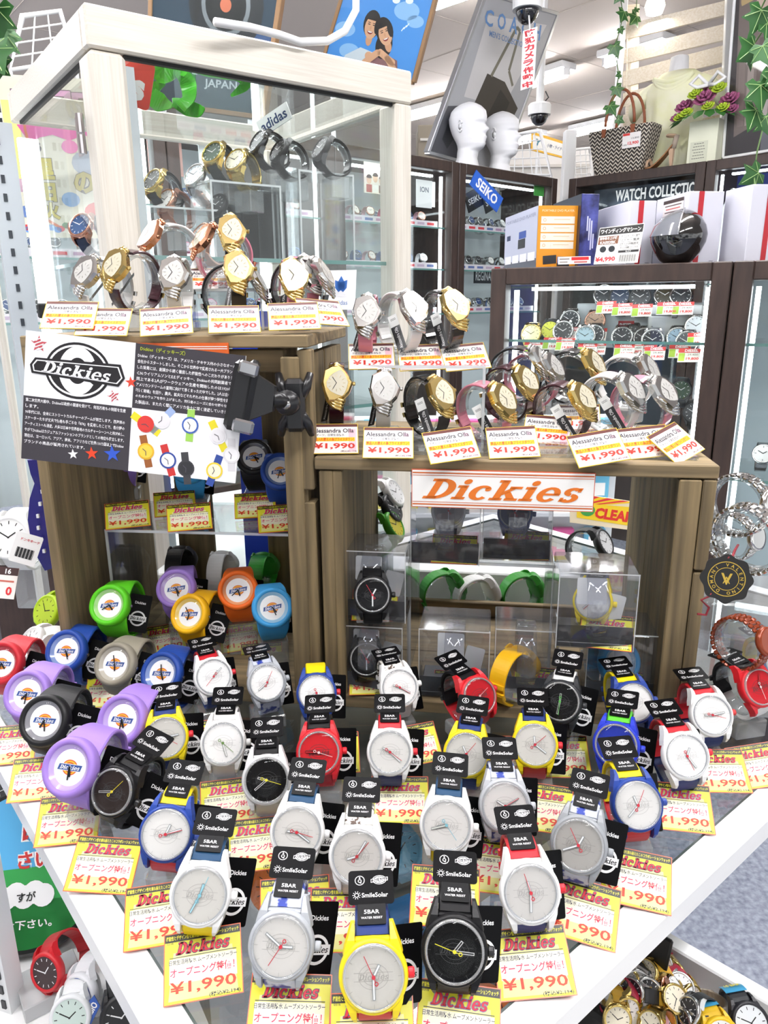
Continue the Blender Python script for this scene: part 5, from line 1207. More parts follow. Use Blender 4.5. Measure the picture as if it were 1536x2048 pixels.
def wp(px, py, back): return atplane(px, py, on(XW, 0, back * KW, 0), XW[:3, 1])
t = thing('display_box', 'large white display block in the low case', 'block', T(*wp(1290, 640, .20))); mb = MB(); mb.add(box(.30, .07, .10, (0, 0, -.012), .002), mat('#e9eff2', .4), frame((0, 0, 0), XW[:3, 0], XW[:3, 1], UPV) @ S(KW)); mb.build('block', t)
t = thing('watch_box', 'white hinged watch box in the low case', 'box', frame(wp(1352, 650, .15), XW[:3, 0], XW[:3, 1], UPV) @ S(KW)); mb = MB(); mb.add(box(.11, .06, .06, (0, 0, -.01), .003), mat('#f2f3f2', .35)); mb.build('base', t); mb = MB(); mb.add(box(.112, .062, .022, (0, 0, .032), .003), mat('#f5f5f4', .35)); mb.build('lid', t); mb = MB(); mb.add(box(.014, .004, .014, (0, -.033, .022), .002), STEEL); mb.build('clasp', t)
panel('small red sign with white capitals in the low case', 'sign', wp(1252, 651, .11), -XW[:3, 1], .046, .027, mat('#b8262c', .35), 'shop_sign', 0, .003, lambda mb, z: put(mb, 'DIESEL', INKW, 0, 0, z, w=.037, h=.0135, bold=.03))
panel('dark name plate in the right low cabinet', 'sign', on(CABS['W2'][0], .16, .12, 1.385), -XW[:3, 1], .07, .09, mat('#202126', .4), 'name_plate', 0, .003, lambda mb, z: put(mb, 'EMPORIO', mat('#e0e0e0'), 0, 0, z, w=.05, bold=.01))
fill('W2', .934, 5, .10, 'small wristwatch in the right edge low cabinet', 'watches in the right edge low cabinet', [0, 1, 4], s=1.4); fill('W2', 1.305, 5, .12, 'small wristwatch on the upper shelf of the right edge low cabinet', 'watches on the upper shelf of the right edge low cabinet', [0, 1, 2], s=1.4)
# ------------------------------------------------------------------ things on and above the far cabinets
def quad_panel(c4, p, n, label, cat, name, th=.02, fr=.02, fm=ALU, pm=None, draw=None, gl=False, legs=None):
    """framed flat panel whose corners (top left, top right, bottom right, bottom left) lie on the plane through p"""
    n = unit(n); C4 = [atplane(*q, p, n) for q in c4]; cen = sum(C4) / 4
    x = unit(C4[1] - C4[0] + C4[2] - C4[3]); X = frame(cen, x, unit(np.cross(n, x)), n); Xi = np.linalg.inv(X)
    L = [(Xi @ np.array([*q, 1]))[:2] for q in C4]; L = [L[3], L[2], L[1], L[0]]
    t = thing(name, label, cat, X); mb = MB(); mb.add(prism([tuple(q) for q in L], -th, 0), pm); w = np.linalg.norm(C4[1] - C4[0]); h = np.linalg.norm(C4[3] - C4[0])
    def at(u, v): a = L[3] * (1 - u) + L[2] * u; b = L[0] * (1 - u) + L[1] * u; q = a * (1 - v) + b * v; return q[0], q[1]
    if draw: draw(mb, at, w, h)
    mb.build('panel', t)
    if fr:
        mb = MB()
        for i in range(4):
            a, b = np.array([*L[i], 0]), np.array([*L[(i + 1) % 4], 0]); mb.add(bar(a + (0, 0, -th / 2 + .002), b + (0, 0, -th / 2 + .002), fr, th + .008, .003, (0, 0, 1)), fm)
        mb.build('frame', t)
    if legs:
        for u in (.12, .88):
            q = C4[3] * (1 - u) + C4[2] * u - n * th / 2; mb = MB(); mb.add(bar(q + (0, 0, .01), (q[0], q[1], legs), .02, .014), ALU); mb.build('leg', t, Xi)
    if gl: mb = MB(); mb.add(prism([tuple(q) for q in L], .0035, .005), GLASS); mb.build('cover_sheet', t)
    return t
def blob(mb, at, m, u, v, rx, ry, z, a0=0, a1=360, rot=0): mb.add(arc(0, 0, rx, ry, 0, 0, a0, a1, 20, z=z), m, T(*at(u, v)) @ RZ(rot))
def strip(mb, at, m, pts, w, z):
    P = [np.array([*at(*q), z]) for q in pts]
    for a, b in zip(P, P[1:]):
        d = unit(b - a); s = np.array([-d[1], d[0], 0]) * w / 2; mb.add(([a - s, b - s, b + s, a + s], [(0, 1, 2, 3)]), m)
def q_(mb, at, m, uv, z): mb.add(([(*at(*p), z) for p in uv], [tuple(range(len(uv)))]), m)
nL2 = nL + (0, 0, -.12)
def coach(mb, at, w, h):
    q_(mb, at, mat('#c4c2c1', .4), [(.12, .12), (.9, .08), (.72, .62), (.18, .62)], .0006)
    q_(mb, at, mat('#3a352f', .4), [(.36, .45), (.62, .47), (.92, .60), (.84, .86), (.5, .78), (.33, .66)], .001); q_(mb, at, mat('#23201e', .4), [(.60, .52), (.78, .58), (.76, .82), (.54, .74)], .0014)
    strip(mb, at, mat('#6f6c5e', .4), [(.42, .46), (.52, .14), (.58, .16), (.62, .4), (.74, .48)], .018, .0012)
    q_(mb, at, mat('#4a4b50', .4), [(.03, .70), (.30, .66), (.46, .72), (.5, 1), (0, 1)], .0012); q_(mb, at, mat('#2f3034', .4), [(.10, .80), (.26, .84), (.20, .95), (.10, .90)], .0018)
    for i, ch in enumerate('COACH'): put(mb, ch, mat('#5f86b8', .4), *at(.14 + .165 * i, .135), .002, h=.075, w=.066, bold=.02)
    put(mb, "MEN'S COLLECTION", mat('#6a8cbc', .4), *at(.46, .225), .002, w=.30, h=.028, bold=.01)
quad_panel([(972, -14), (1116, 28), (1000, 345), (857, 305)], aty(960, 310, 4.52), nL2, 'large grey framed bag poster leaning behind the white heads', 'poster', 'framed_poster', .03, .02, ALU, mat('#a3a4a7', .35), coach, False)
def couple(mb, at, w, h):
    for u, v, r in ((.74, .30, .06), (.86, .40, .04), (.14, .52, .05), (.25, .75, .05)): blob(mb, at, mat('#8fbcea', .4), u, v, r, r * .6, .0004)
    sk, sk2, hr, lip, wt = mat('#dba683', .5), mat('#d29a76', .5), mat('#241a18', .5), mat('#8a2f2a', .5), mat('#f7f2ee', .4)
    q_(mb, at, mat('#cfd6de', .5), [(.22, .80), (.36, .70), (.50, .74), (.52, 1), (.20, 1)], .0008); q_(mb, at, mat('#8a5f62', .5), [(.50, .84), (.62, .74), (.78, .80), (.84, 1), (.46, 1)], .0008)
    blob(mb, at, hr, .60, .66, .040, .055, .0010, rot=-14)
    for u, v, a in ((.415, .47, -10), (.575, .53, 22)):
        X_ = T(*at(u, v)) @ RZ(a) @ S(1.18, 1.18, 1); A = lambda m, x, y, rx, ry, z, a0=0, a1=360: mb.add(arc(0, 0, rx, ry, 0, 0, a0, a1, 20, z=z), m, X_ @ T(x, y))
        A(sk2, 0, -.045, .013, .022, .0012); A(hr, 0, .006, .035, .047, .0014); A(sk, 0, -.006, .027, .037, .0018); A(hr, -.004, .019, .029, .022, .0022, 0, 180); A(hr, .022, .004, .010, .026, .0021)
        for e in (-.011, .009): A(hr, e, .004, .0055, .0016, .0024); A(hr, e, .010, .007, .0012, .0024)
        A(sk2, -.002, -.007, .0035, .007, .0023); A(lip, -.002, -.018, .0115, .010, .0024, 180, 360); A(wt, -.002, -.0185, .0095, .004, .0026, 180, 360)
    for u, v, a in ((.50, .80, 35), (.66, .78, -30), (.74, .86, -50)): mb.add(rrect_(.10, .028), sk, T(*at(u, v), .0030) @ RZ(a))
    blob(mb, at, sk, .47, .78, .018, .016, .0032)
    for k in range(3): strip(mb, at, mat('#e9f3fb', .4), [(.80 - .02 * k, .42 + .02 * k), (.78 - .02 * k, .46 + .02 * k)], .004, .0006)
    for u in (.60, .74): blob(mb, at, mat('#eef4fa', .4), u, .20, .018, .012, .0006)
def rrect_(w, h): return poly(rrect(w, h, h * .48))
quad_panel([(694, -40), (880, -40), (826, 165), (640, 140)], aty(750, 120, 3.88), (-.35, -1, -.18), 'blue sky poster of two laughing people above the show case', 'poster', 'framed_poster', .03, .018, mat('#8a6a48', .5), mat('#4a90dc', .4), couple, True, legs=2.1)
def diver(mb, at, w, h):
    blob(mb, at, mat('#23262b', .3), .60, .22, .165, .165, .0006); blob(mb, at, mat('#8d9298', .25, .6), .60, .22, .108, .108, .001); blob(mb, at, mat('#17191c', .3), .60, .22, .09, .09, .0014); blob(mb, at, mat('#c86a4a', .4), .60, .22, .025, .025, .0018)
    for k in range(5): strip(mb, at, mat('#1d1f22', .4), [(.42 - .01 * k, .1 + .05 * k), (.36, .14 + .05 * k)], .02, .0008)
    q_(mb, at, mat('#2c4a78', .5), [(.0, .40), (1, .40), (1, .52), (0, .52)], .0005)
    put(mb, '電波ソーラー', mat('#cfd6de'), *at(.30, .60), .001, w=.33, h=.052, bold=.02); put(mb, '水深計測センサー', mat('#cfd6de'), *at(.34, .70), .001, w=.38, h=.045, bold=.02); put(mb, 'JAPAN', mat('#cfd6de'), *at(.62, .80), .001, w=.15, h=.038, bold=.02)
quad_panel([(303, -60), (566, -50), (525, 235), (296, 205)], aty(430, 100, 3.42), (-.3, -1, -.12), 'dark blue diving watch poster leaning behind the show case', 'poster', 'framed_poster', .03, .02, mat('#8a6a48', .5), mat('#1f3648', .4), diver, True, legs=2.1)
XR2, _, WR2 = CABS['R2']
def fashion(mb, at, w, h):
    q_(mb, at, mat('#7d6a66', .4), [(.05, .2), (.5, .15), (.55, .8), (.1, .9)], .0005); blob(mb, at, mat('#d8b8ac', .5), .34, .30, .07, .09, .001); blob(mb, at, mat('#c9a878', .5), .28, .22, .10, .07, .0013, 0, 200)
    for k in range(5): strip(mb, at, mat(['#8a7672', '#a8948e', '#6a5450', '#b8a8a4', '#5a4642'][k], .4), [(.12 + .1 * k, .42), (.16 + .08 * k, .85)], .03, .001)
    q_(mb, at, mat('#6f6a74', .3), [(.4, .85), (.75, .66), (1.0, .72), (1.0, 1), (.4, 1)], .0016); q_(mb, at, mat('#8d8893', .3), [(.52, .88), (.74, .76), (.9, .82), (.7, .97)], .002)
quad_panel([(1476, -90), (1700, -150), (1640, 285), (1446, 316)], on(XR2, .1, .15, 2.1), nR + (0, 0, -.05), 'dark fashion poster with a grey handbag behind the ivy', 'poster', 'framed_poster', .03, .014, WHITE, mat('#3a2f33', .35), fashion, True)

# slat board with white posts on the corner cabinet
nR2 = nR; pS = on(XR1, 0, .47, 2.1)
t = thing('slat_board', 'pale wooden slat board between white posts above the corner cabinet', 'board', T(*atplane(1340, 200, pS, nR2))); o_ = -atplane(1340, 200, pS, nR2)
for l, r in (((50, 80), (0, 28)), ((99, 128), (46, 78)), ((143, 174), (88, 122)), ((187, 214), (130, 162)), ((230, 259), (178, 208)), ((272, 300), (225, 255))):
    a = [atplane(1246, l[0], pS, nR2) + o_, atplane(1246, l[1], pS, nR2) + o_, atplane(1456, r[1], pS, nR2) + o_, atplane(1456, r[0], pS, nR2) + o_]; b = [p - nR2 * .018 for p in a]
    mb = MB(); mb.add(loft([a, b]), SLATW); mb.build('slat', t)
mb = MB(); mb.add(bar(atplane(1266, 10, pS - nR2 * .03, nR2) + o_, atplane(1262, 300, pS - nR2 * .03, nR2) + o_, .07, .02), SLATW); mb.build('batten', t)
for a, b, w in (((1257, -40), (1232, 300), .035), ((1466, -60), (1449, 322), .04)):
    mb = MB(); mb.add(bar(atplane(*a, pS, nR2) + o_ + nR2 * .03, atplane(*b, pS, nR2) + o_ + nR2 * .03, w, .03, .003), GLOSSW); mb.build('post', t)
# hanging bulb
c = atplane(1310, 10, pS - nR2 * .1, nR2); t = thing('pendant_bulb', 'lit bare bulb hanging above the slat board', 'lamp', T(*c))
mb = MB(); mb.add(lathe([(.001, -.06), (.045, -.045), (.058, -.005), (.04, .05), (.018, .10), (.016, .12)], 20), mat('#fff4e0', .4, emit=6), smooth=True); mb.build('bulb', t)
mb = MB(); mb.add(lathe([(.02, .12), (.022, .18), (.008, .20)], 14), WHITE); mb.add(tube([(0, 0, .2), (0, 0, CEIL - c[2])], .005, 6), WHITE); mb.build('cord', t)
area('bulb_light', tuple(c + (0, -.1, -.12)), .12, .12, 6, (0, 0, 0), (1, .92, .8))
# dressed torso
pT = on(XR1, 0, .30, 2.1); c = atplane(1340, 336, pT, nR); FT = frame((c[0], c[1], 2.1), XR1[:3, 0], XR1[:3, 1], UPV) @ S(.90, .8, .90)
t = thing('dress_form', 'headless white torso form wearing a pale yellow blouse', 'mannequin', FT)
def oval(z, w, d, n=36, fold=0, cy=0, ph=0): return [(w * math.cos(2 * pi * k / n) * (1 + fold * math.sin(9 * 2 * pi * k / n + ph)), cy + d * math.sin(2 * pi * k / n) * (1 + fold * math.sin(9 * 2 * pi * k / n + ph)), z) for k in range(n)]
mb = MB(); mb.add(loft([oval(.0, .10, .08), oval(.25, .13, .10), oval(.47, .17, .10), oval(.545, .12, .08), oval(.575, .06, .055), oval(.66, .052, .052), oval(.668, .03, .03)]), mat('#f1f1f3', .35), smooth=True); mb.build('torso', t)
SHIRT = noisy('pale_blouse', '#f2f3c4', '#f9f8dc', (2, 2, 2), .8, 3, 0, 4)
mb = MB(); mb.add(loft([oval(.01, .185, .13, fold=.09), oval(.15, .165, .125, fold=.08, ph=.5), oval(.30, .165, .13, fold=.06, ph=1), oval(.42, .185, .13, fold=.03), oval(.49, .20, .112), oval(.535, .165, .09), oval(.575, .105, .078), oval(.565, .09, .066)]), SHIRT, smooth=True); mb.build('blouse', t)
for s in (-1, 1):
    mb = MB(); mb.add(loft([[(s * (.16 + .0 * k), .06 * math.cos(a), .49 + .055 * math.sin(a)) for k, a in enumerate(np.linspace(0, 2 * pi, 16, False))], [(s * .225, .065 * math.cos(a), .455 + .06 * math.sin(a)) for a in np.linspace(0, 2 * pi, 16, False)], [(s * .275, .075 * math.cos(a), .395 + .062 * math.sin(a)) for a in np.linspace(0, 2 * pi, 16, False)]]), SHIRT, smooth=True); mb.build('sleeve', t)
mb = MB()
for k in range(3): mb.add(tube([(x, -.075 - .03 * math.cos(x * 12), .545 - .05 * (k * .5 + .6) * (1 - (x / .12) ** 2)) for x in np.linspace(-.12, .12, 13)], .014, 8), SHIRT, smooth=True)
mb.build('cowl_collar', t)
# woven tote bag
def weave():
    m = bpy.data.materials.new('woven_bag'); m.use_nodes = True; nt = m.node_tree; b = nt.nodes['Principled BSDF']; L = nt.links.new
    def mth(op, a, v=None, w=None):
        n = nt.nodes.new('ShaderNodeMath'); n.operation = op
        for i, q in enumerate((a, v, w)):
            if q is None: continue
            if isinstance(q, (int, float)): n.inputs[i].default_value = q
            else: L(q, n.inputs[i])
        return n.outputs[0]
    tc = nt.nodes.new('ShaderNodeTexCoord'); sp = nt.nodes.new('ShaderNodeSeparateXYZ'); L(tc.outputs['Object'], sp.inputs[0])
    x = mth('ADD', sp.outputs[0], sp.outputs[1]); u = mth('ABSOLUTE', mth('SUBTRACT', mth('FRACT', mth('MULTIPLY', x, 33)), .5)); v = mth('FRACT', mth('ADD', mth('MULTIPLY', sp.outputs[2], 50), mth('MULTIPLY', u, 1.6)))
    row = mth('FRACT', mth('MULTIPLY', x, 15)); r = nt.nodes.new('ShaderNodeValToRGB'); e = r.color_ramp; e.interpolation = 'CONSTANT'; e.elements[0].color = lin('#231c18'); e.elements[1].position = .55; e.elements[1].color = lin('#d9d2c4'); k = e.elements.new(.85); k.color = lin('#7a6a58')
    L(v, r.inputs[0]); L(r.outputs[0], b.inputs['Base Color']); b.inputs['Roughness'].default_value = .6; return m
pB = on(XR1, 0, .08, 2.1); c = atplane(1243, 349, pB, nR); FB = frame((c[0], c[1], 2.1), XR1[:3, 0], XR1[:3, 1], UPV); t = thing('tote_bag', 'woven black and cream tote bag with brown handles', 'bag', FB)
def rr(z, w, d): return [(x, y, z) for x, y in rrect(w, d, .025, 4)]
mb = MB(); mb.add(loft([rr(.0, .27, .13), rr(.02, .285, .14), rr(.21, .375, .15), rr(.232, .38, .14), rr(.228, .36, .12)]), weave()); mb.build('body', t); LEA = mat('#8a4a28', .45)
for y in (-.065, .06):
    mb = MB(); mb.add(tube([(.085 * math.cos(a) + .0, y, .235 + .185 * math.sin(a) * (1 if a else 1)) for a in np.linspace(pi * .02, pi * .98, 17)], .008, 8), LEA, smooth=True); mb.build('handle', t)
    for s in (-1, 1): mb = MB(); mb.add(prism([(-.014, 0), (.014, 0), (.010, -.045), (-.010, -.045)], 0, .003), LEA, T(s * .085, y - (.012 if y < 0 else -.012), .235) @ RX(90)); mb.build('handle_patch', t)
mb = MB(); mb.add(box(.105, .001, .075), mat('#f3efec', .4), T(.085, -.082, .155)); X_ = T(.085, -.0828, .155) @ RX(90); mb.add(rect(.04, .012, -.03, .03, .0004), mat('#d83a34'), X_); put(mb, '12,900', mat('#d8262c'), .012, -.016, .0006, w=.062, h=.018, bold=.03, X=X_); put(mb, '13,800', BLKM, .022, .008, .0006, w=.045, h=.010, X=X_); put(mb, '1,000', BLKM, -.036, -.022, .0006, w=.024, h=.008, X=X_); mb.build('price_tag', t)
# sandal and bouquet
c = atplane(1318, 335, on(XR1, 0, .10, 2.1), nR); FS = frame((c[0], c[1], 2.1), XR1[:3, 0], XR1[:3, 1], UPV); t = thing('sandal', 'beige high-heeled sandal beside the flower bouquet', 'shoe', FS)
TAN = mat('#c9a98c', .5); SOLE = mat('#9a6a3f', .5)
def solep(s): return np.array([-.10 + .17 * s, 0, .012 + .10 * max(0, (s - .35) / .65) ** 1.3])
mb = MB(); secs = []
for s in np.linspace(0, 1, 12): p = solep(s); w = .032 * (1 - .5 * abs(s - .2)); secs.append([p + (0, -w, 0), p + (0, w, 0), p + (0, w, .008), p + (0, -w, .008)])
mb.add(loft(secs), SOLE); mb.build('sole', t)
mb = MB(); mb.add(loft([[(.05 - a, -.012, .10), (.075 - a, -.012, .10), (.075 - a, .012, .10), (.05 - a, .012, .10)] if z else [(.062, -.005, 0), (.072, -.005, 0), (.072, .005, 0), (.062, .005, 0)] for z, a in ((0, 0), (1, 0))]), TAN); mb.build('heel', t)
mb = MB()
for s in (.12, .24): p = solep(s); mb.add(tube([p + (0, -.034, .005), p + (.0, -.026, .035), p + (0, 0, .048), p + (0, .026, .035), p + (0, .034, .005)], .009, 8), TAN, smooth=True)
mb.build('toe_strap', t); mb = MB(); mb.add(tube([(.075 + .022 * math.cos(a) - .02, .03 * math.sin(a), .165) for a in np.linspace(0, 2 * pi, 20, False)], .006, 6, True), TAN, smooth=True); mb.add(tube([solep(.95) + (.01, 0, 0), (.085, 0, .165)], .014, 8), mat('#b8a898', .4), smooth=True); mb.build('ankle_strap', t)
c = atplane(1408, 326, on(XR1, 0, .12, 2.1), nR); FF = frame((c[0], c[1], 2.1), XR1[:3, 0], XR1[:3, 1], UPV); t = thing('display_block', 'clear fronted white block under the flower bouquet', 'block', FF)
mb = MB(); mb.add(box(.15, .10, .21, (0, 0, .105), .002), mat('#e9ead2', .4)); mb.build('block', t); mb = MB(); mb.add(box(.09, .001, .10, (-.015, -.0515, .06)), mat('#d6d8c2', .4))
for k in range(6): put(mb, 'ー' * (4 + k % 3), mat('#4a4a42'), -.015, 0, 0, w=.05 + .008 * (k % 3), h=.003, X=T(0, -.0525, .1 - .014 * k) @ RX(90))
mb.build('info_card', t)
t = thing('flower_bouquet', 'purple and lime flower bouquet with white ribbon', 'flowers', FF @ T(0, -.01, .212) @ S(1.6))
def flower(mb, c, r, m, n=9):
    for ly in range(3):
        for k in range(n - 2 * ly):
            a = 2 * pi * k / (n - 2 * ly) + ly * .4; rr_ = r * (1 - .28 * ly); d = np.array([math.cos(a), math.sin(a), 0])
            X_ = T(*c) @ RZ(math.degrees(a)) @ T(rr_ * .55, 0, r * .22 * ly) @ RY(-35 - 18 * ly); mb.add(lathe([(.0, -.12 * r), (rr_ * .42, 0), (rr_ * .3, .1 * r), (0, .14 * r)], 8, False), m, X_ @ S(1, .8, .6), True)
PUR, LIM = mat('#a2567f', .6), mat('#b5cf3a', .6)
for (x, y, z, r, m, nm) in ((0, -.035, .055, .042, PUR, 'purple_bloom'), (-.07, -.02, .045, .036, PUR, 'purple_bloom'), (.07, -.015, .045, .036, PUR, 'purple_bloom'), (-.035, -.03, .075, .028, LIM, 'lime_bloom'), (.04, -.03, .08, .028, LIM, 'lime_bloom'), (-.05, -.05, .02, .026, LIM, 'lime_bloom'), (.0, .02, .085, .03, LIM, 'lime_bloom'), (-.075, -.045, .012, .022, LIM, 'lime_bloom'), (.062, -.045, .018, .026, LIM, 'lime_bloom'), (.02, -.055, .028, .024, LIM, 'lime_bloom'), (-.03, .0, .09, .03, PUR, 'purple_bloom'), (.085, -.03, .012, .026, PUR, 'purple_bloom'), (-.09, -.03, .015, .024, PUR, 'purple_bloom')):
    mb = MB(); flower(mb, (0, 0, 0), r, m); mb.build(nm, t, T(x, y, z) @ RX(45))
mb = MB()
for k in range(9): a = pi * k / 8 + pi; mb.add(poly([(0, -.012), (.03, -.016), (.055, 0), (.03, .016), (0, .012)]), mat('#2f6b2f', .5), T(.07 * math.cos(a), -.02 + .04 * math.sin(a), .02) @ RZ(math.degrees(a)) @ RY(35))
mb.build('leaves', t); mb = MB()
for s in (-1, 1): mb.add(tube([(0, -.02, .10), (s * .03, -.03, .13), (s * .055, -.03, .11), (s * .03, -.035, .095), (0, -.02, .10)], .006, 6), INKW, smooth=True)
mb.build('ribbon', t)
# white foam heads
def head(px, py, back, label):
    p = on(XL2, 0, back, 2.1); c = atplane(px, py, p, nL); X = frame((c[0], c[1], 2.1), unit((.80, -.6, 0)), unit((.6, .80, 0)), UPV)
    t = thing('foam_head', label, 'mannequin head', X, 'white foam heads')
    Z = [-.40, -.36, -.2, -.06, 0, .08, .14, .2, .26, .32, .4, .5, .58, .66, .78, .88, .95, .99]
    FR = [.06, .055, .045, .055, .088, .099, .095, .101, .096, .098, .097, .088, .097, .098, .092, .068, .038, .008]
    BK_ = [.085, .075, .062, .060, .058, .060, .066, .075, .084, .092, .100, .108, .112, .113, .104, .082, .052, .015]
    HW = [.075, .068, .056, .054, .050, .058, .061, .064, .066, .069, .072, .075, .076, .077, .072, .056, .034, .008]
    def fn():
        secs = []; n = 40; H = .225; zz = np.linspace(-.40, .99, 56)
        for z in zz:
            f, b, w = np.interp(z, Z, FR), np.interp(z, Z, BK_), np.interp(z, Z, HW); s = []
            for k in range(n):
                a = 2 * pi * k / n; aa = (a + pi) % (2 * pi) - pi; x = (f if abs(aa) < pi / 2 else b) * math.cos(a); y = w * math.sin(a)
                g = lambda c_, s_, zc, zs, amp: amp * math.exp(-((aa - c_) / s_) ** 2 - ((z - zc) / zs) ** 2)
                x += g(0, .17, .37, .055, .024) + g(0, .14, .47, .06, .010) + g(0, .35, .22, .03, .007) + g(0, .35, .155, .025, .005) - g(0, .3, .19, .012, .004) - g(.42, .22, .49, .04, .010) - g(-.42, .22, .49, .04, .010) + g(.4, .4, .56, .03, .004) + g(-.4, .4, .56, .03, .004) + g(.42, .13, .485, .02, .006) + g(-.42, .13, .485, .02, .006)
                if z > .6: r_ = 1 + .012 * math.sin(aa * 9 + z * 22) * min(1, (z - .6) * 6) * (abs(aa) > .5); x *= r_; y *= r_
                s.append((x, y, (z + .40) * H))
            secs.append(s)
        mb = MB(); mb.add(loft(secs), mat('#f0f0f2', .45), smooth=True); return mb
    link('head', once('foam_head', fn, 'foam_head'), t)
    for s in (-1, 1):
        mb = MB(); mb.add(tube([(-.008 + .018 * math.cos(a) * .8, s * (.074 + .006 * math.sin(a + 1)), .40 * .225 + .45 * .225 + .028 * math.sin(a)) for a in np.linspace(.3, 2 * pi - .6, 14)], .005, 8), mat('#f0f0f2', .45), smooth=True); mb.add(lathe([(0, -.004), (.013, 0), (0, .004)], 12, False), mat('#f0f0f2', .45), T(-.008, s * .073, .19) @ RX(90) @ S(1, 1.5, 1), True); mb.build('ear', t)
head(936, 330, .08, 'white foam head at left, in front of the grey poster'); head(1001, 342, .10, 'white foam head at right, just behind the other head')
# ceiling cameras and their sign
def dome(px, py, Yc, r, label, pole=True):
    c = aty(px, py, Yc); t = thing('dome_camera', label, 'camera', T(*c), 'white dome cameras')
    mb = MB(); mb.add(lathe([(r, -.35 * r), (r * 1.02, .45 * r), (r * .9, .6 * r), (.001, .62 * r)], 28), mat('#efefee', .3), smooth=False); mb.build('housing', t)
    mb = MB(); mb.add(lathe([(.001, -1.25 * r), (.3 * r, -1.2 * r), (.6 * r, -.95 * r), (.78 * r, -.55 * r), (.8 * r, -.35 * r)], 24), mat('#111114', .06, 0, .8, 1), smooth=True); mb.build('dome', t)
    mb = MB(); mb.add(tube([(0, 0, .6 * r), (0, 0, CEIL - c[2])], .022, 10), mat('#e9e9e8', .4)); mb.add(tube([(.02, 0, .6 * r), (.05, 0, 1.1 * r), (.03, 0, 1.6 * r)], .004, 6), mat('#3a3a3a')); mb.build('pole', t)
dome(1055, 8, 4.15, .072, 'white dome camera at the top over the grey bag poster'); dome(1079, 222, 4.9, .066, 'white dome camera on a pole below the red lettered strip')
def vert(mb, at, w, h):
    for i, ch in enumerate('防犯カメラ作動中'): put(mb, ch, mat('#c8202f', .5), *at(.5, (i + .5) / 8), .0006, w=w * .72, h=h / 8 * .84, bold=.05)
quad_panel([(1046, 62), (1075, 53), (1068, 172), (1041, 181)], aty(1055, 60, 4.08), (-.2, -1, 0), 'white strip with red vertical characters hanging from the upper camera', 'sign', 'warning_strip', .002, 0, WHITE, mat('#f6f4f2', .4), vert); t = [o for o in bpy.data.objects if o.name.startswith('warning_strip')][0]; Xi = np.linalg.inv(np.array(t.matrix_basis)); a = aty(1060, 60, 4.08); b = aty(1056, 8, 4.13); mb = MB(); mb.add(tube([a, b], .004, 6), WHITE); mb.build('cord', t, Xi)

# white wire racks and posts at the back right
def rack(label, c4, Yc, n, nx, ny):
    p = aty(*c4[0], Yc); P = [atplane(*q, p, n) for q in c4]; o = sum(P) / 4; P = [q - o for q in P]; t = thing('wire_rack', label, 'rack', T(*o), 'white wire racks')
    r_ = .006 if Yc < 2 else .013; mb = MB(); mb.add(tube(P, r_, 8, True), WHITE, smooth=True); mb.build('rim', t); mb = MB()
    for k in range(1, nx): u = k / nx; mb.add(tube([P[0] * (1 - u) + P[1] * u, P[3] * (1 - u) + P[2] * u], r_ * .3, 5), WHITE)
    for k in range(1, ny): u = k / ny; mb.add(tube([P[0] * (1 - u) + P[3] * u, P[1] * (1 - u) + P[2] * u], r_ * .3, 5), WHITE)
    mb.build('grid', t)
    for q in (P[2], P[3]): mb = MB(); mb.add(tube([q, (q[0], q[1], -o[2])], r_ * .8, 6), WHITE); mb.build('leg', t)
rack('white wire rack beside the foam heads', [(1020, 270), (1080, 262), (1102, 350), (1010, 350)], 5.4, (-.3, -1, 0), 5, 5)
rack('white wire rack behind the white post', [(1140, 300), (1180, 296), (1186, 360), (1140, 362)], 5.5, (.3, -1, 0), 4, 5)
rack('white wire rack on top of the show case at upper left', [(45, 32), (120, 22), (150, 120), (20, 140)], 1.75, (.35, -1, 0), 3, 4)
t = thing('white_post', 'plain white square post where the two cabinet rows meet', 'post', T(*(aty(1136, 340, 5.0) * (1, 1, 0)))); mb = MB(); mb.add(box(.07, .07, 2.42, (0, 0, 1.21), .004), WHITE); mb.build('post', t)
def yel(mb, at, w, h):
    q_(mb, at, mat('#f4f2ea', .5), [(.04, .16), (.96, .16), (.96, .9), (.04, .9)], .0006); put(mb, '小物・ライティング', mat('#3a4a6a'), *at(.62, .5), .001, w=w * .5, h=h * .2, bold=.02); put(mb, 'Y', mat('#3a7a8a'), *at(.16, .5), .001, h=h * .35, bold=.03)
quad_panel([(1062, 262), (1150, 290), (1150, 322), (1062, 300)], aty(1100, 290, 5.6), (-.2, -1, 0), 'yellow bordered white sign board behind the wire racks', 'sign', 'sign_board', .02, 0, WHITE, mat('#eab42e', .5), yel); a = aty(1075, 305, 5.63); b = aty(1140, 320, 5.63); t = [o for o in bpy.data.objects if o.name.startswith('sign_board')][0]; Xi = np.linalg.inv(np.array(t.matrix_basis))
for q in (a, b): mb = MB(); mb.add(tube([q, (q[0], q[1], 0)], .012, 8), WHITE); o = mb.build('leg', t, Xi)
for (x0, x1, y0, y1, Yc, lab, c) in ((836, 905, 250, 320, 7.2, 'grey shelving end panel far behind the show case', '#8f8676'), (890, 1180, 300, 380, 6.2, 'long white shelving run far behind the foam heads', '#ece9e4')):
    a, b = aty(x0, y0, Yc), aty(x1, y1, Yc); t = thing('shelving_unit', lab, 'shelving', T((a[0] + b[0]) / 2, Yc, 0)); mb = MB(); mb.add(box(abs(b[0] - a[0]), .4, a[2], (0, .2, a[2] / 2), .005), mat(c, .6)); mb.build('body', t)
    for k in range(4): mb = MB(); mb.add(box(abs(b[0] - a[0]) - .04, .03, .02, (0, -.01, a[2] - .12 - .3 * k)), mat('#d8d4cc', .5)); mb.build('shelf_edge', t)
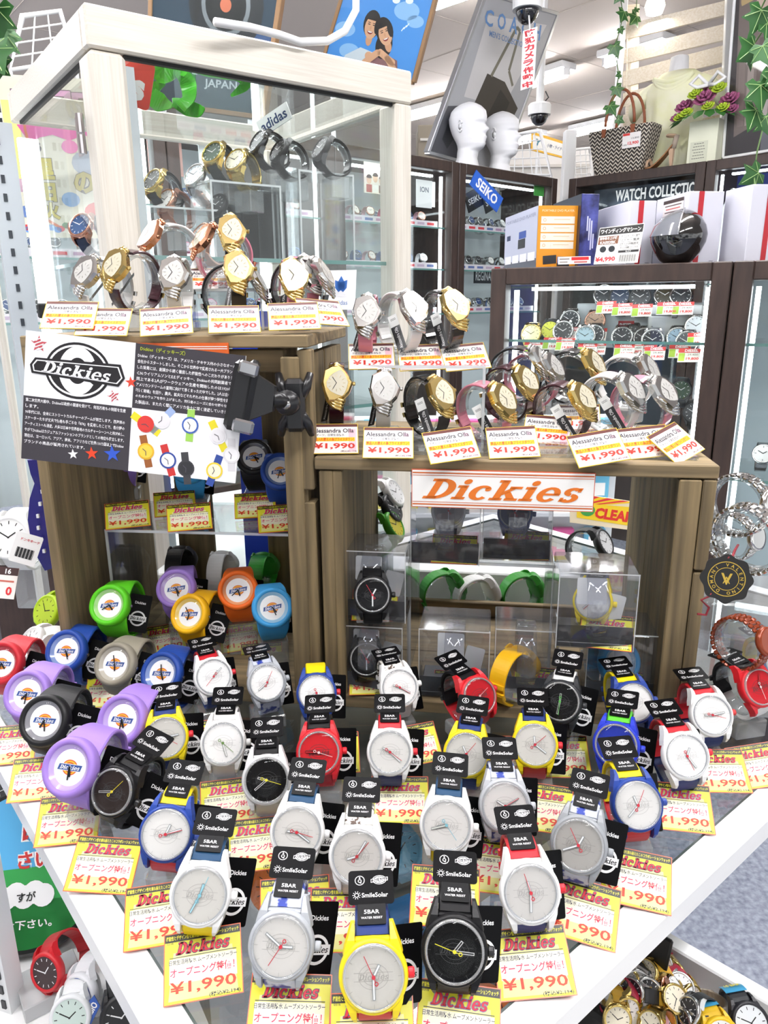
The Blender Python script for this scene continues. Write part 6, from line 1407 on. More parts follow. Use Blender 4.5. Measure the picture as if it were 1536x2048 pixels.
# ivy garlands
def ivy_leaf_mesh():
    def fn():
        mb = MB(); P = [(0, -.16), (.22, -.36), (.52, -.22), (.36, .02), (.62, .28), (.27, .33), (.0, .80), (-.27, .33), (-.62, .28), (-.36, .02), (-.52, -.22), (-.22, -.36)]
        V = [(0, 0, .06)] + [(x, y, -.10 * (abs(x) ** 1.2) - .06 * max(0, y)) for x, y in P]; mb.add((V, [(0, i, i % 12 + 1) for i in [*range(1, 13)] for _ in (0,)] if 0 else [(0, i, i % 12 + 1) for i in range(1, 13)]), mat('#2c5c2a', .45), S(.06), True)
        for i in (3, 5, 7, 9, 11): x, y = P[i - 1]; mb.add(tube([(0, -.1 * .06, .0042), (x * .05, y * .05, .0036 - .006 * abs(x) - .0036 * max(0, y))], .0007, 4), mat('#9fbf7a', .5))
        return mb
    return once('ivy_leaf', fn, 'ivy_leaf')
def garland(label, pts, Yc, sizes, vine_y=None):
    P = [aty(*p, Yc + rnd.uniform(-.05, .05)) for p in pts]; o = P[0]; t = thing('ivy_garland', label, 'ivy', T(*o))
    mb = MB(); mb.add(tube([q - o for q in P], .0025, 5), mat('#5d7a45', .6)); mb.build('vine', t)
    for i, (p, s) in enumerate(zip(P, sizes)):
        if s: link('leaf', ivy_leaf_mesh(), t, face_frame(p - o + (0, -.01, 0), (rnd.uniform(-.5, .5), -1, rnd.uniform(-.1, .5))) @ RZ(rnd.uniform(-70, 70) + 180) @ S(s))
garland('ivy garland with large leaves hanging at the upper right edge', [(1540, -20), (1516, 30), (1530, 55), (1500, 100), (1524, 100), (1545, 150), (1516, 180), (1532, 170), (1505, 228), (1530, 240), (1515, 300), (1508, 350), (1512, 395), (1505, 410)], 2.5, [1.2, 1.3, 1.2, 1.5, 1.2, 1.4, 1.5, 1.3, 1.4, 1.2, 0, 1.3, .9, 0])
garland('ivy garland climbing the left white post of the slat board', [(1240, -10), (1246, 28), (1240, 60), (1228, 96), (1238, 150), (1232, 178), (1220, 215), (1236, 240)], 4.3, [1.1, 1.2, .6, 1.2, .6, 1.1, 1.2, .8])
garland('short ivy sprig hanging behind the slat board top', [(1275, -20), (1272, 20), (1270, 36)], 4.9, [0, .6, 1.4])
garland('ivy leaves at the far upper left corner', [(-20, -10), (2, 30), (-8, 62), (10, 75), (-6, 110), (4, 130)], 1.5, [1, 1.1, .9, 1.0, 1.1, .9])
# white cable looped over the show case frame
mb = MB(); mb.add(tube([aty(*p, y) for p, y in (((712, -30), 1.3), ((712, 20), 1.3), ((690, 62), 1.28), ((655, 82), 1.26), ((600, 84), 1.22), ((560, 70), 1.2), ((500, 55), 1.16), ((430, 44), 1.12))], .0055, 8), WHITE, smooth=True); o = mb.build('power_cable'); tag(o, 'white cable drooping over the top of the show case', 'cable')

# ------------------------------------------------------------------ boxes on the low case
XWc, _, WWc = CABS['W1']
def lowp(px, back): # a point on the low case top at picture column px
    p = on(XWc, 0, back * KW, ZW); return atplane(px, 525, p, XWc[:3, 1]) * (1, 1, 0) + (0, 0, ZW)
def corner_box(label, pxl, pxc, pxr, back, ht, dr, m, name='product_box'):
    """carton with one upright edge towards the shopper: left edge, near corner and right edge columns"""
    ht *= KW; c = lowp(pxc, back); n1 = unit(XWc[:3, 1] * .80 - XWc[:3, 0] * .60); n2 = np.cross(n1, UPV); n2 = n2 if n2 @ XWc[:3, 0] > 0 else -n2
    def length(px, d):
        lo, hi = .005, .6
        for _ in range(40):
            md = (lo + hi) / 2; q = c + d * md; w = q - EYE; cc = w[0] * _rt + w[1] * _fw + w[2] * _up; x = CX + FPX * cc[0] / cc[2]
            if (x - px) * (1 if px > pxc else -1) < 0: lo = md
            else: hi = md
        return lo
    a, b = length(pxl, n1), length(pxr, n2); X = frame(c, n2, n1, UPV); t = thing(name, label, 'box', X); mb = MB(); mb.add(box(b, a, ht, (b / 2, a / 2, ht / 2), .0012), m)
    XF = T(b / 2, -.0006, ht / 2) @ RX(90); XLs = T(-.0006, a / 2, ht / 2) @ RZ(-90) @ RX(90)
    dr(mb, XF, b, XLs, a, ht); mb.build('carton', t); return t
def dvd(mb, XF, b, XLs, a, h):
    mb.add(rect(b, h, 0, 0, .0002), mat('#e0921e', .35), XF)
    for k in range(4): mb.add(rect(b * .84, h * .115, .0, h * (.27 - .135 * k), .0005), mat('#f0e4d2', .4), XF); mb.add(ring(.0035, .0045, .0008, 12), mat('#c8862a'), XF @ T(-b * .33, h * (.27 - .135 * k))); mb.add(rect(b * .4, .0012, b * .1, h * (.28 - .135 * k), .0008), mat('#d8b880'), XF)
    put(mb, 'PORTABLE DVD PLAYER', mat('#f6e2b8'), 0, h * .42, .0006, w=b * .8, h=.006, X=XF); mb.add(rect(b * .34, h * .14, -b * .2, -h * .36, .0006), mat('#26272c', .3), XF @ RZ(4)); mb.add(rect(b * .3, h * .12, b * .18, -h * .38, .0009), mat('#2b4a9a', .3), XF); mb.add(rect(b * .32, h * .05, b * .18, -h * .45, .001), mat('#1c1d22', .3), XF)
    mb.add(rect(a, h, 0, 0, .0002), mat('#b9bdd0', .35), XLs); put(mb, 'PORTABLE DVD PLAYER', mat('#8d92a8'), 0, h * .38, .0005, w=a * .9, h=.010, bold=.01, X=XLs); mb.add(rect(a * .22, h * .12, a * .08, h * .1, .0005), mat('#2b4a9a', .3), XLs); mb.add(rect(a * .22, h * .16, a * .06, -h * .05, .0005), mat('#26272c', .3), XLs); mb.add(rect(a * .12, h * .09, -a * .36, h * .1, .0005), mat('#26355a', .3), XLs); mb.add(rect(a, h * .16, 0, -h * .42, .0004), mat('#565a66', .4), XLs)
    for k in range(4): mb.add(rect(a * .2, h * .14, -a * .36 + a * .24 * k, -h * .30, .0006), mat('#e9e9ee', .4), XLs)
corner_box('orange and white portable player carton on the low case', 1008, 1072, 1150, .03, .128, dvd, mat('#c9ccd8', .35))
GAL = noisy('galaxy_print', '#14163f', '#5b63b8', (1, 1, 1), .35, 8, 0, 18, .4, .75)
def gal(mb, XF, b, XLs, a, h): mb.add(rect(b * .9, h * .97, 0, 0, .0002), GAL, XF); [mb.add(rect(.004, h * (.2 + .1 * (k % 3)), b * (-.1 + .12 * k), h * (.1 - .08 * k), .0006), mat('#c9ccea'), XF) for k in range(4)]; mb.add(rect(a, h, 0, 0, .0002), mat('#20242f', .3), XLs)
corner_box('purple galaxy printed carton behind the orange one', 1100, 1156, 1190, .07, .150, gal, GAL)
def rib(u):
    def f(mb, XF, b, XLs, a, h):
        mb.add(rect(.015, h, -b / 2 + b * u, 0, .0003), mat('#b8202c', .35), XF); put(mb, 'ー', mat('#8a8a94'), b * .3, -h * .46, .0003, w=.012, h=.002, X=XF)
    return f
WB = mat('#d9d9e4', .45)
corner_box('white carton with red stripe behind the winder price sign', 1184, 1252, 1303, .05, .127, rib(.42), WB)
def ribs(mb, XF, b, XLs, a, h):
    rib(.35)(mb, XF, b, XLs, a, h); mb.add(rect(a * .62, h * .34, a * .05, h * .27, .0004), mat('#efe6e4', .4), XLs); mb.add(rect(a * .62, h * .05, a * .05, h * .42, .0006), mat('#3a2a28'), XLs); [mb.add(rect(a * (.5 - .06 * (k % 2)), .003, a * .05, h * (.36 - .045 * k), .0007), mat('#c8645f' if k % 2 else '#5a4a4a'), XLs) for k in range(5)]
corner_box('white carton with red stripe directly behind the black winder', 1303, 1366, 1434, .06, .138, ribs, WB)
corner_box('white carton with red stripe at the right edge on the low cabinets', 1436, 1488, 1560, .06, .142, rib(.5), WB)
def wsign(mb, at, w, h):
    q_(mb, at, mat('#1b1817'), [(.01, .02), (.99, .02), (.99, .22), (.01, .22)], .0004); put(mb, 'ワインディングマシーン', mat('#f4f2ee'), *at(.5, .12), .0008, w=w * .9, h=h * .13, bold=.03); q_(mb, at, mat('#7a4a30'), [(.02, .26), (.48, .26), (.48, .47), (.02, .47)], .0004); put(mb, '自動巻き上げ機', mat('#f4f2ee'), *at(.25, .31), .0008, w=w * .4, h=h * .08, bold=.02); put(mb, 'KA003BK', mat('#f4f2ee'), *at(.25, .42), .0008, w=w * .36, h=h * .08, bold=.02)
    for i, s in enumerate(('ダブルモーター搭載', 'ワイヤー電源', '3モード回転設定', '2モード切替スイッチ付')): put(mb, s, BLKM, *at(.74, .29 + .1 * i), .0006, w=w * .42, h=h * .055, bold=.01); strip(mb, at, BLKM, [(.52, .335 + .1 * i), (.98, .335 + .1 * i)], .0006, .0006)
    for u in (.16, .36): blob(mb, at, mat('#23282c', .3), u, .60, w * .075, h * .085, .0006)
    q_(mb, at, mat('#23201f'), [(.52, .66), (.98, .66), (.98, .72), (.52, .72)], .0005); put(mb, 'BLACK', mat('#f4f2ee'), *at(.75, .69), .0008, w=w * .12, h=h * .04); put(mb, '¥4,990', mat('#d8343a'), *at(.25, .88), .0008, w=w * .46, h=h * .15, bold=.04)
    for k in range(22): strip(mb, at, BLKM, [(.56 + .018 * k, .78), (.56 + .018 * k, .96)], w * (.004 + .006 * ((k * 7) % 3) / 2), .0006)
quad_panel([(1200, 456), (1289, 446), (1275, 525), (1187, 529)], lowp(1236, .008), -XWc[:3, 1] + (-.1, 0, .18), 'white and black price sign for the watch winder', 'sign', 'price_sign', .0015, .0, WHITE, mat('#f4f1ec', .4), wsign)
c = lowp(1352, .045); t = thing('watch_winder', 'glossy black dome-shaped watch winder with clear visor', 'winder', frame(c, XWc[:3, 0], XWc[:3, 1], UPV) @ RZ(-14) @ S(KW))
GBK = mat('#060607', .06, 0, .7, 1); mb = MB(); secs = []
for z, r_, o in ((0, .024, 0), (.006, .032, 0), (.02, .044, 0), (.04, .053, .0), (.055, .055, 0), (.072, .050, .003), (.088, .038, .008), (.099, .022, .014), (.105, .006, .018)): secs.append([(r_ * math.cos(a) * 1.0, o + r_ * math.sin(a), z) for a in np.linspace(0, 2 * pi, 36, False)])
mb.add(loft(secs), GBK, smooth=True); mb.build('body', t)
mb = MB(); secs = []
for z, r_, o in ((.052, .0562, 0), (.072, .0515, .003), (.088, .0395, .008), (.099, .0235, .014), (.1065, .006, .018)): secs.append([(r_ * math.cos(a), o + r_ * math.sin(a), z) for a in np.linspace(pi * .95, pi * 1.62, 20)])
v = [p for s in secs for p in s]; f = [(j * 20 + k, j * 20 + k + 1, (j + 1) * 20 + k + 1, (j + 1) * 20 + k) for j in range(4) for k in range(19)]; mb.add((v, f), mat('#6a6d74', .08, 0, .9, 1), smooth=True); mb.build('visor', t)
mb = MB(); mb.add(tube([secs[j][19] for j in range(5)], .0016, 8), mat('#d8d8da', .15, .8), smooth=True); mb.build('visor_rim', t)
quad_panel([(1116, 514), (1181, 512), (1181, 527), (1116, 529)], lowp(1150, .004), -XWc[:3, 1], 'low red and white price strip in front of the orange carton', 'price strip', 'price_strip', .002, 0, WHITE, mat('#f6efe9', .4), lambda mb, at, w, h: (q_(mb, at, mat('#d8262c'), [(.42, .08), (.95, .08), (.95, .5), (.42, .5)], .0005), strip(mb, at, mat('#8a7f7a'), [(.05, .3), (.36, .3)], h * .16, .0008), strip(mb, at, mat('#c8645f'), [(.5, .75), (.9, .75)], h * .18, .0008), strip(mb, at, mat('#8a7f7a'), [(.05, .7), (.3, .7)], h * .12, .0008)))
# ------------------------------------------------------------------ goods behind and beside the crates on the table
def tw(px, py, z, lab, cs, dl, st, yaw, el=26, roll=0, dark=True, s=1.0, group=None, smetal=False):
    X = rpose(atz(px, py, z), yaw, el, roll) @ S(s); round_watch(X, lab, cs, dl, st, dark=dark, group=group, smetal=smetal)
    stand_for(X, 'G', min(1.0, z - .02), 'clear stand under the ' + lab, .015, cuff=True)
tw(18, 1075, 1.115, 'large white watch at the left edge beside the taller crate', '#f2f2f1', '#f4f4f2', '#f0f0ee', -30, 20, 0, s=1.5)
tw(92, 1222, 1.06, 'lime green watch standing left of the taller crate', '#b5d81f', '#c2dc3a', '#b5d81f', -55, 30, -20)
tw(60, 1285, 1.04, 'white banded watch lying left of the blue rubber watch', '#efefee', '#e4e4e2', '#efefee', -70, 40, -20)
# long blue strap with holes
def bl(name, label, pts, w, m, up=(0, -1, 0), holes=0):
    P = [atz(*p[:2], p[2]) for p in pts]; secs = []
    for i, p in enumerate(P):
        d = unit(P[min(i + 1, len(P) - 1)] - P[max(i - 1, 0)]); s = unit(np.cross(d, up)); n = unit(np.cross(s, d)); secs.append([p - s * w / 2 - n * .0012, p + s * w / 2 - n * .0012, p + s * w / 2 + n * .0012, p - s * w / 2 + n * .0012])
    return P, secs
t = thing('watch_band', 'deep blue rubber band with holes curving down beside the taller crate', 'watch band', T(*aty(92, 1030, .83)))
o_ = -aty(92, 1030, .83); pts = [(74, 918), (80, 945), (88, 968), (78, 1000), (74, 1040), (80, 1080), (92, 1110), (106, 1135)]
P = [aty(*p, .83 + .006 * i) + o_ for i, p in enumerate(pts)]; secs = []
for i, p in enumerate(P):
    d = unit(P[min(i + 1, 7)] - P[max(i - 1, 0)]); s = unit(np.cross(d, (.25, -1, 0))); n = unit(np.cross(s, d)); w = .010
    secs.append([p - s * w - n * .0015, p + s * w - n * .0015, p + s * w + n * .0015, p - s * w + n * .0015])
mb = MB(); mb.add(loft(secs), mat('#25248a', .4), smooth=False)
for k in range(6): q = P[2] + (P[6] - P[2]) * (k + .5) / 6 + (-.007 + .003 * abs(k - 2.5), -.006, 0); mb.add(box(.003, .003, .0045, q), mat('#e9ecf2'))
mb.build('band', t)
t = thing('price_tag', 'white barcode slip hanging on the large white watch at left', 'tag', face_frame(aty(52, 1098, .78), (.25, -1, .25)) @ RZ(-22)); mb = MB(); mb.add(prism(rrect(.028, .034, .002), 0, .0006), mat('#efefec', .5)); put(mb, 'ドンキホーテ', mat('#c8202f'), .002, .010, .0009, w=.02, h=.003, bold=.02)
for k in range(16): mb.add(rect(.0004 + .0005 * (k * 5 % 3), .011, -.009 + .0012 * k, -.005, .0009), BLKM)
mb.build('slip', t)
t = thing('price_card', 'red and white price card cut off by the left edge', 'price card', face_frame(aty(2, 1165, .80), (.2, -1, .5)) @ RZ(-10)); mb = MB(); mb.add(box(.034, .036, .001), mat('#f7efe9', .4)); mb.add(rect(.034, .009, 0, .0135, .0007), mat('#3a1d1c')); put(mb, '0', mat('#d8262c'), .010, -.009, .0009, h=.010, bold=.03); put(mb, '16', INKW, .006, .0135, .0009, h=.006, bold=.03); mb.add(rect(.028, .002, 0, .002, .0008), mat('#c86a5a')); mb.build('card', t)
beh = [(365, 1115, .93, 'black watch standing behind the taller crate', '#1c1c1e', '#0d0d0e', '#1c1c1e'), (448, 1125, .93, 'white watch standing behind the taller crate', '#e9e9e7', '#dfe2e0', '#e9e9e7'), (530, 1128, .93, 'green and yellow watch standing behind the taller crate', '#2f9a2a', '#d8d02a', '#2f9a2a'),
       (790, 985, .97, 'white band watch in the gap left of the sign', '#efefee', '#e9e9e8', '#efefee'), (786, 1015, .95, 'black braided watch in the gap left of the sign', '#17171a', '#2a2a2c', '#17171a'), (790, 1050, .93, 'green and yellow watch in the gap left of the sign', '#4aa82a', '#e8d82a', '#55b82a'),
       (916, 1165, .95, 'green and yellow watch behind the clear riser', '#2f8a2a', '#c8b82a', '#2f8a2a'), (985, 1175, .95, 'white watch behind the clear riser', '#e4e4e3', '#d8dada', '#e4e4e3'), (1076, 1170, .96, 'green watch behind the right riser box', '#2a8a24', '#2a8a24', '#2a8a24'), (1210, 1085, .98, 'black banded watch behind the right clear box', '#1c1c1e', '#c8c8c8', '#1c1c1e')]
for (px, py, Y, lab, cs, dl, st) in beh:
    c = aty(px, py, Y); X = rpose(c, 165 if 'standing' in lab else 120, 20, 0) if 'standing' in lab or 'riser' in lab else rpose(c, 70, 30, 0)
    round_watch(X, lab, cs, dl, st, dark=True); stand_for(X, 'G', min(1.0, c[2] - .05), 'clear stand under the ' + lab, .015)
for (x, y, w, d, h, lab) in ((-.21, 1.0, .24, .05, .05, 'white step block behind the taller crate'), (.12, 1.03, .40, .06, .045, 'white step block behind the wider crate')):
    t = thing('step_block', lab, 'block', frame((x, y, 1.0), CRR[:3, 0], CRR[:3, 1], UPV)); mb = MB(); mb.add(box(w, d, h, (0, 0, h / 2), .002), mat('#e6e8e8', .3)); mb.build('block', t)
panel('vivid blue card standing behind the taller crate', 'card', aty(530, 850, 1.0) * (1, 1, 0) + (0, 0, 1.21), (-.05, -1, 0), .075, .40, mat('#1f48d8', .4), 'picture_card', 0, .004)
# sale banner seen through the wider crate
def sale(mb, at, w, h):
    for k in range(9): q_(mb, at, mat('#d8323a' if k % 2 else '#f0c828', .5), [(.0, .5), (k / 9, 0), ((k + 1) / 9, 0)], .0003)
    q_(mb, at, mat('#f2cf2a', .5), [(.1, .30), (1, .18), (1, .86), (.1, .8)], .0006); put(mb, 'CLEAR', mat('#d8322a', .5), *at(.66, .55), .001, w=w * .58, h=h * .36, bold=.05); blob(mb, at, mat('#3f9a4a', .5), .26, .5, w * .11, h * .2, .0011)
quad_panel([(1140, 985), (1275, 1005), (1275, 1062), (1140, 1045)], aty(1200, 1020, 1.25), (-.1, -1, 0), 'yellow and red sale banner seen through the wider crate', 'banner', 'sale_banner', .003, 0, WHITE, mat('#e8d8b8', .5), sale)
t = thing('display_rack', 'low white rack with pink and blue packets behind the wider crate', 'rack', T(.24, 1.70, 0)); mb = MB(); mb.add(box(.62, .05, 1.16, (0, .03, .58), .003), mat('#dfe3e4', .5)); mb.build('back', t)
for k in range(3): mb = MB(); mb.add(box(.60, .10, .012, (0, -.03, .82 + .13 * k), .002), mat('#eceff0', .4)); mb.build('shelf', t)
for j in range(3):
    for k in range(8):
        col = rnd.choice(['#e86aa8', '#e8e2d8', '#6ab8d8', '#f0e04a', '#d8d8dc', '#c83a5a']); x = .18 - .26 + .074 * k; z = .828 + .13 * j
        t = thing('product_packet', 'small packet on the low white rack behind the wider crate', 'packet', T(x + .06, 1.675, z), 'packets on the low white rack'); mb = MB(); mb.add(box(.05, .018, .075, (0, 0, .0375), .003), mat(col, .35)); mb.add(box(.03, .002, .03, (0, -.0095, .04)), mat('#f6f6f4', .3)); mb.build('pouch', t); mb = MB(); mb.add(box(.05, .002, .018, (0, -.012, -.001)), mat('#f0d83a', .4)); mb.build('label', t)
# silver bracelet watches at the right, with their seal tag
def bracelet(px, py, Y, r, lab, yaw, m, el=20, roll=0, w=.017):
    c = aty(px, py, Y); X = pose(c, yaw, el, roll); t = thing('bracelet_watch', lab, 'watch', X, None); mb = MB(); n = 32
    for k in range(n):
        a = 360 * k / n
        for x, ww in ((0, w * .42), (-w * .36, w * .26), (w * .36, w * .26)): mb.add(box(ww, 2 * pi * r / n * .86, .003, (x, 0, r), .0009), m, RX(a + (180 / n if x else 0)))
    mb.build('links', t)
    mb = MB(); mb.add(lathe([(.012, -.003), (.0145, 0), (.0135, .004), (.011, .004)], 24), m, T(0, 0, r + .001), True); mb.build('case', t); mb = MB(); mb.add(disc(.0115, 0, 24), mat('#e9e6df', .4), T(0, 0, r + .0042)); mb.build('dial', t)
    mb = MB(); mb.add(loop(0, 360, [.014, .014], .0012, r - .004, r - .004, 0, 30), ACRYL, None, True); mb.build('cuff', t); return t
bracelet(1476, 1010, .70, .030, 'silver bracelet watch at the right edge, upper one', 62, SILVER, 14)
bracelet(1496, 1078, .66, .033, 'silver bracelet watch at the right edge, lower one', 56, SILVER, 14, 10)
bracelet(1462, 1075, .76, .026, 'silver bracelet watch half hidden behind the crate end', 62, SILVER, 14)
bracelet(1480, 1285, .66, .026, 'amber stone bracelet watch at the right edge', 60, mat('#8a3a1c', .25, .2), 24)
for (a, b, Y, z0, lab) in ((1420, 1560, .70, 1.0, 'clear acrylic block under the silver bracelet watches'),):
    c = aty(1490, 1180, .70); t = thing('acrylic_block', lab, 'block', frame((c[0], c[1], 1.0), CRR[:3, 0], CRR[:3, 1], UPV)); mb = MB(); mb.add(box(.15, .09, c[2] - 1.0 - .01, (.02, .03, (c[2] - 1.0 - .01) / 2), .002), ACRYLS); mb.build('block', t)
c = aty(1453, 1158, .600); t = thing('seal_tag', 'black scalloped seal tag with a gold emblem on a red cord', 'tag', face_frame(c, (-.3, -1, .3))); GLD = mat('#c8a848', .3, .6)
mb = MB(); mb.add(prism([((.0205 + .0012 * math.cos(8 * a)) * math.cos(a), (.0205 + .0012 * math.cos(8 * a)) * math.sin(a)) for a in np.linspace(0, 2 * pi, 64, False)], -.0015, 0, 0), mat('#121110', .4)); mb.add(ring(.0145, .0152, .0003, 30), GLD); mb.add(ring(.0095, .010, .0003, 28), GLD); put(mb, 'V', GLD, 0, 0, .0004, h=.010, bold=.02); put(mb, 'A', GLD, 0, -.001, .0003, h=.006)
for k, ch in enumerate('VALENTINO DOMANI '): put(mb, ch, GLD, 0, .0122, .0004, h=.0028, bold=.02, X=RZ(-360 / 17 * k)) if ch != ' ' else None
mb.build('seal', t); Xi = np.linalg.inv(np.array(t.matrix_basis))
mb = MB(); loc = lambda p: (Xi @ np.array([*p, 1]))[:3]
mb.add(tube([(0, .019, 0), *[loc(aty(x, y, Y_)) for x, y, Y_ in ((1462, 1120, .612), (1470, 1100, .630), (1476, 1090, .655))]], .0012, 6), mat('#8a1f2c', .6)); mb.add(tube([(-.012, -.014, 0), *[loc(aty(x, y, .61)) for x, y in ((1425, 1190), (1402, 1200), (1418, 1215), (1412, 1230), (1395, 1228))]], .0011, 6), mat('#8a1f2c', .6)); mb.build('cord', t)

# ------------------------------------------------------------------ under the glass and on the lower tiers
def flat_watch(px, py, z, lab, cs, st, roll, dl='#dfe2e4', sm=False, s=1.0, el=80, yaw=0, group=None):
    X = rpose(atz(px, py, z), yaw, el, roll) @ S(s); return round_watch(X, lab, cs, dl, st, dark=not sm, smetal=sm, group=group)
for (px, py, lab, c) in ((822, 1890, 'blue rubber watch seen through the glass top', '#3f8fd8'), (548, 1775, 'orange rubber watch seen through the glass top at left', '#e87a2a'), (992, 1968, 'orange rubber watch seen through the glass top at right', '#e8742a'), (800, 1700, 'pale blue watch seen through the glass top', '#6aa8c8'), (905, 1995, 'lime watch seen through the glass top', '#c8dc3a')):
    flat_watch(px, py, .948, lab, c, c, 20, c, el=35)
# left lower tier
def tierbox(name, lab, pts, z0, z1, m):
    t = thing(name, lab, 'shelf', T(0, 0, 0)); P = [atz(*p, z1) for p in pts]; o = sum(P) / len(P); t.location = (o[0], o[1], 0); mb = MB(); n = len(P)
    v = [(p[0] - o[0], p[1] - o[1], z0) for p in P] + [(p[0] - o[0], p[1] - o[1], z1) for p in P]; mb.add((v, [tuple(range(n))[::-1], tuple(range(n, 2 * n))] + [(i, (i + 1) % n, n + (i + 1) % n, n + i) for i in range(n)]), m); mb.build('body', t); return t
tierbox('lower_shelf_unit', 'white lower shelf at the lower left corner', [(-160, 2150), (460, 2150), (330, 1840), (140, 1790), (-160, 1860)], .0, .72, GLOSSW)
c0, c1 = aty(4, 1735, .40), aty(34, 1995, .40); t = thing('slotted_post', 'white slotted shelf post at the lower left edge', 'post', T(0, 0, 0)); b0 = atz(30, 2010, .72); t.location = (b0[0], b0[1], .72)
X_ = frame((0, 0, 0), unit((.95, -.3, 0)), unit((.3, .95, 0)), UPV); mb = MB(); mb.add(box(.034, .02, .19, (-.012, 0, .095)), mat('#eceef0', .4), X_)
for k in range(9): mb.add(box(.005, .002, .010, (-.002, -.0105, .012 + k * .019)), mat('#2a2c30'), X_)
mb.build('post', t)
flat_watch(92, 1945, .765, 'red digital watch on a clear stand at the lower left', '#c8202a', '#c8202a', 30, '#3a2a2a', el=20, yaw=-50, s=.95)
t = thing('acrylic_stand', 'clear angled stand under the red digital watch', 'stand', frame(atz(112, 2010, .72), SX, SY, UPV)); mb = MB(); mb.add(box(.06, .05, .018, (0, .02, .009), .001), ACRYLB); mb.build('block', t)
flat_watch(158, 1990, .75, 'white and blue digital watch at the lower left', '#e9eaee', '#e9eaee', 20, '#4a6ab8', el=20, yaw=-50)
flat_watch(140, 2035, .75, 'white sports watch cut by the bottom edge at lower left', '#e4e6e8', '#e4e6e8', 10, '#c8d8d0', el=30, yaw=-30)

quad_panel([(158, 2030), (188, 1990), (200, 2012), (176, 2060)], atz(180, 2030, .75), (.2, -.7, .7), 'blue name plate beside the white digital watches', 'sign', 'name_plate', .003, 0, WHITE, mat('#2a55a8', .4), lambda mb, at, w, h: put(mb, 'CASIO', INKW, 0, 0, .0006, w=w * .8, h=h * .42, bold=.03, X=RZ(0)))
flat_watch(243, 2035, .745, 'black watch cut by the bottom edge at lower left', '#17171a', '#17171a', 0, '#17171a', el=30)
flat_watch(8, 1580, .80, 'black ridged watch half hidden under the left table rim', '#1c1c20', '#1c1c20', 40, '#2a2a2e', el=60)
# round notice stand (blue sky and green ground) without its mascot
c = atz(58, 1735, .80); nrm = unit((.12, -.75, .62)); t = thing('round_notice', 'round blue and green notice on a black puck under the left rim', 'sign', face_frame(c, nrm))
mb = MB(); mb.add(lathe([(.086, -.030), (.09, -.026), (.09, -.004), (.087, 0)], 56), BLK, smooth=False); mb.build('puck', t)
mb = MB(); mb.add(disc(.083, .0006, 56), mat('#58aee0', .35)); mb.add(arc(0, 0, .083, .083, .083, .0, 205, 335, 40, z=.0009), mat('#2f9a4a', .35)); pp = [(.083 * math.cos(a), .083 * math.sin(a)) for a in np.linspace(R(205), R(335), 30)]; mb.add(poly(pp, .0009), mat('#2f9a4a', .35)); 
for s_, x, y, h_ in (('際', .002, .040, .022), ('さい', .006, .008, .018)): put(mb, s_, mat('#ffffff'), x, y, .0012, h=h_ * 1.12, bold=.12); put(mb, s_, mat('#c8302f'), x, y, .0016, h=h_, bold=.03)
for k in range(5): mb.add(disc(.012, .0012 + .0002 * k, 16), INKW, T(-.022 + .010 * k, -.030 + .004 * (k % 2)))
put(mb, 'すが', BLKM, 0, -.030, .0026, h=.010, bold=.02); put(mb, 'け下さい。', INKW, .004, -.058, .0014, w=.05, h=.009, bold=.02); mb.build('face', t)
# right lower tray with a heap of loose watches
tz = .66
t = thing('lower_tray', 'white lower tray of loose watches at the lower right', 'tray', T(0, 0, 0)); P0 = atz(1312, 1876, tz + .03); P1 = atz(1560, 2022, tz + .03); dd = unit(P1 - P0); dd[2] = 0; dd = unit(dd); ee = unit(np.cross(UPV, dd)); ee = ee if ee @ np.array([0, 1, 0]) < 0 else -ee
t.location = (P0[0], P0[1], 0); Lr = .62; Wd = .34
def tb(u, v, z): return np.array([dd[0] * u + ee[0] * v, dd[1] * u + ee[1] * v, z])
mb = MB(); mb.add(bar(tb(-.14, 0, tz + .015), tb(Lr, 0, tz + .015), .020, .05, .002), GLOSSW); mb.add(bar(tb(-.14, 0, tz + .015), tb(-.14, Wd, tz + .015), .02, .05, .002), GLOSSW); mb.build('rim', t)
mb = MB(); X_ = frame(tb(Lr / 2 - .07, Wd / 2, tz - .01), dd, np.cross(UPV, dd), UPV); mb.add(box(Lr + .14, Wd, .02), mat('#efefee', .4), X_); mb.add(box(Lr + .14, Wd, tz - .03, (0, 0, -tz / 2 - .0)), GLOSSW, X_); mb.build('body', t)
heap = [('gold', '#d8bd74', '#efe6cf', '#b8923f', 1), ('silver', '#c9c9c8', '#e9e9e7', '#c9c9c8', 1), ('red strapped', '#d8bd74', '#efe6df', '#a81f3a', 0), ('taupe strapped', '#c9c9c8', '#e9e4da', '#8f8374', 0), ('black strapped', '#c9c9c8', '#26262a', '#1c1c1e', 0), ('pink strapped', '#d9a38c', '#f2e8e4', '#e0a8b0', 0), ('yellow strapped', '#d8bd74', '#efe6cf', '#d8a82a', 0)]
wh = ['nearest the tray rim', 'by the tray corner', 'in the middle of the tray', 'under the table rim', 'deep in the heap', 'at the front of the heap']
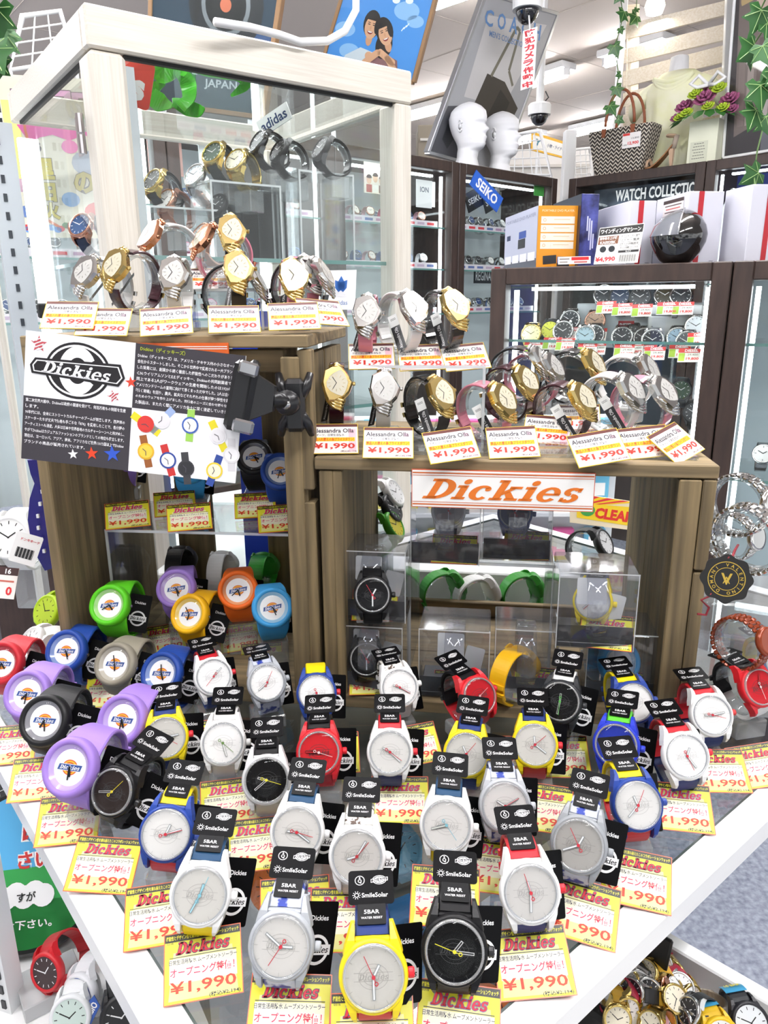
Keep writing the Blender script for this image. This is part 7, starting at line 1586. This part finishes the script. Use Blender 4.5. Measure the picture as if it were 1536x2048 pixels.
spots = [(1300, 1918), (1322, 1932), (1290, 1945), (1345, 1950), (1312, 1962), (1275, 1968), (1335, 1975), (1362, 1972), (1298, 1985), (1270, 1998), (1322, 1996), (1352, 1998), (1382, 1995), (1290, 2012), (1255, 2022), (1318, 2022), (1345, 2026), (1376, 2022), (1284, 2038), (1400, 2030), (1235, 2038), (1332, 2044), (1262, 2046), (1255, 1965), (1240, 1985), (1222, 2000), (1262, 1985), (1310, 1945), (1366, 2046), (1300, 2052), (1208, 2046)]
sides_ = ['silver bezel', 'worn bezel', 'plain bezel']
for i, (px, py) in enumerate(spots):
    nm, cs, dl, st, sm = heap[(i * 3 + i // 7) % 7]; z = tz + .032 + .012 * (i % 3)
    X = rpose(atz(px, py, z), rnd.uniform(-80, 80), rnd.uniform(10, 70), rnd.uniform(-90, 90)) @ S(.72)
    round_watch(X, '%s watch in the loose heap, %s of the lower tray' % (nm, ['far corner', 'far side', 'middle', 'near middle', 'near side', 'bottom edge'][min(5, i // 4)]), cs, dl, st, smetal=bool(sm), group='loose watches in the lower tray')
t = thing('watch_case', 'black open watch case in the lower tray under the table rim', 'box', frame(atz(1205, 2022, tz + .01), dd, np.cross(UPV, dd), UPV)); mb = MB(); mb.add(box(.09, .07, .03, (0, 0, .015), .004), BLKM); mb.build('base', t); mb = MB(); mb.add(box(.09, .006, .07, (0, .037, .06), .002), BLK, RX(-15)); mb.build('lid', t); mb = MB(); mb.add(box(.05, .03, .002, (0, -.005, .031)), STEEL); mb.build('plate', t)
def sport(px, py, lab, c, st, wrap):
    X = rpose(atz(px, py, tz + .05), 30, 42, 10) @ S(.95); t = round_watch(X, lab, c, '#dfe3e6', st, dark=True)
    mb = MB(); mb.add(loop(62, 98, [.024, .024], .0006, .0305, .0305, -.029, 6), mat('#4aa8d8', .3)); X2 = frame((0, .0318 * .985, -.029 + .0318 * .17), (1, 0, 0), (0, .17, -.985), (0, .985, .17)); put(mb, '10 BAR', mat('#e8d83a', .4), 0, 0, .0008, w=.018, h=.006, bold=.04, X=X2); mb.build('wrap_label', t)
sport(1502, 2046, 'black sports watch with a blue paper wrap in the lower tray', '#1c1c22', '#1c1c22', 1); sport(1446, 2078, 'yellow sports watch with a blue paper wrap in the lower tray', '#e8bd1a', '#e8bd1a', 1)
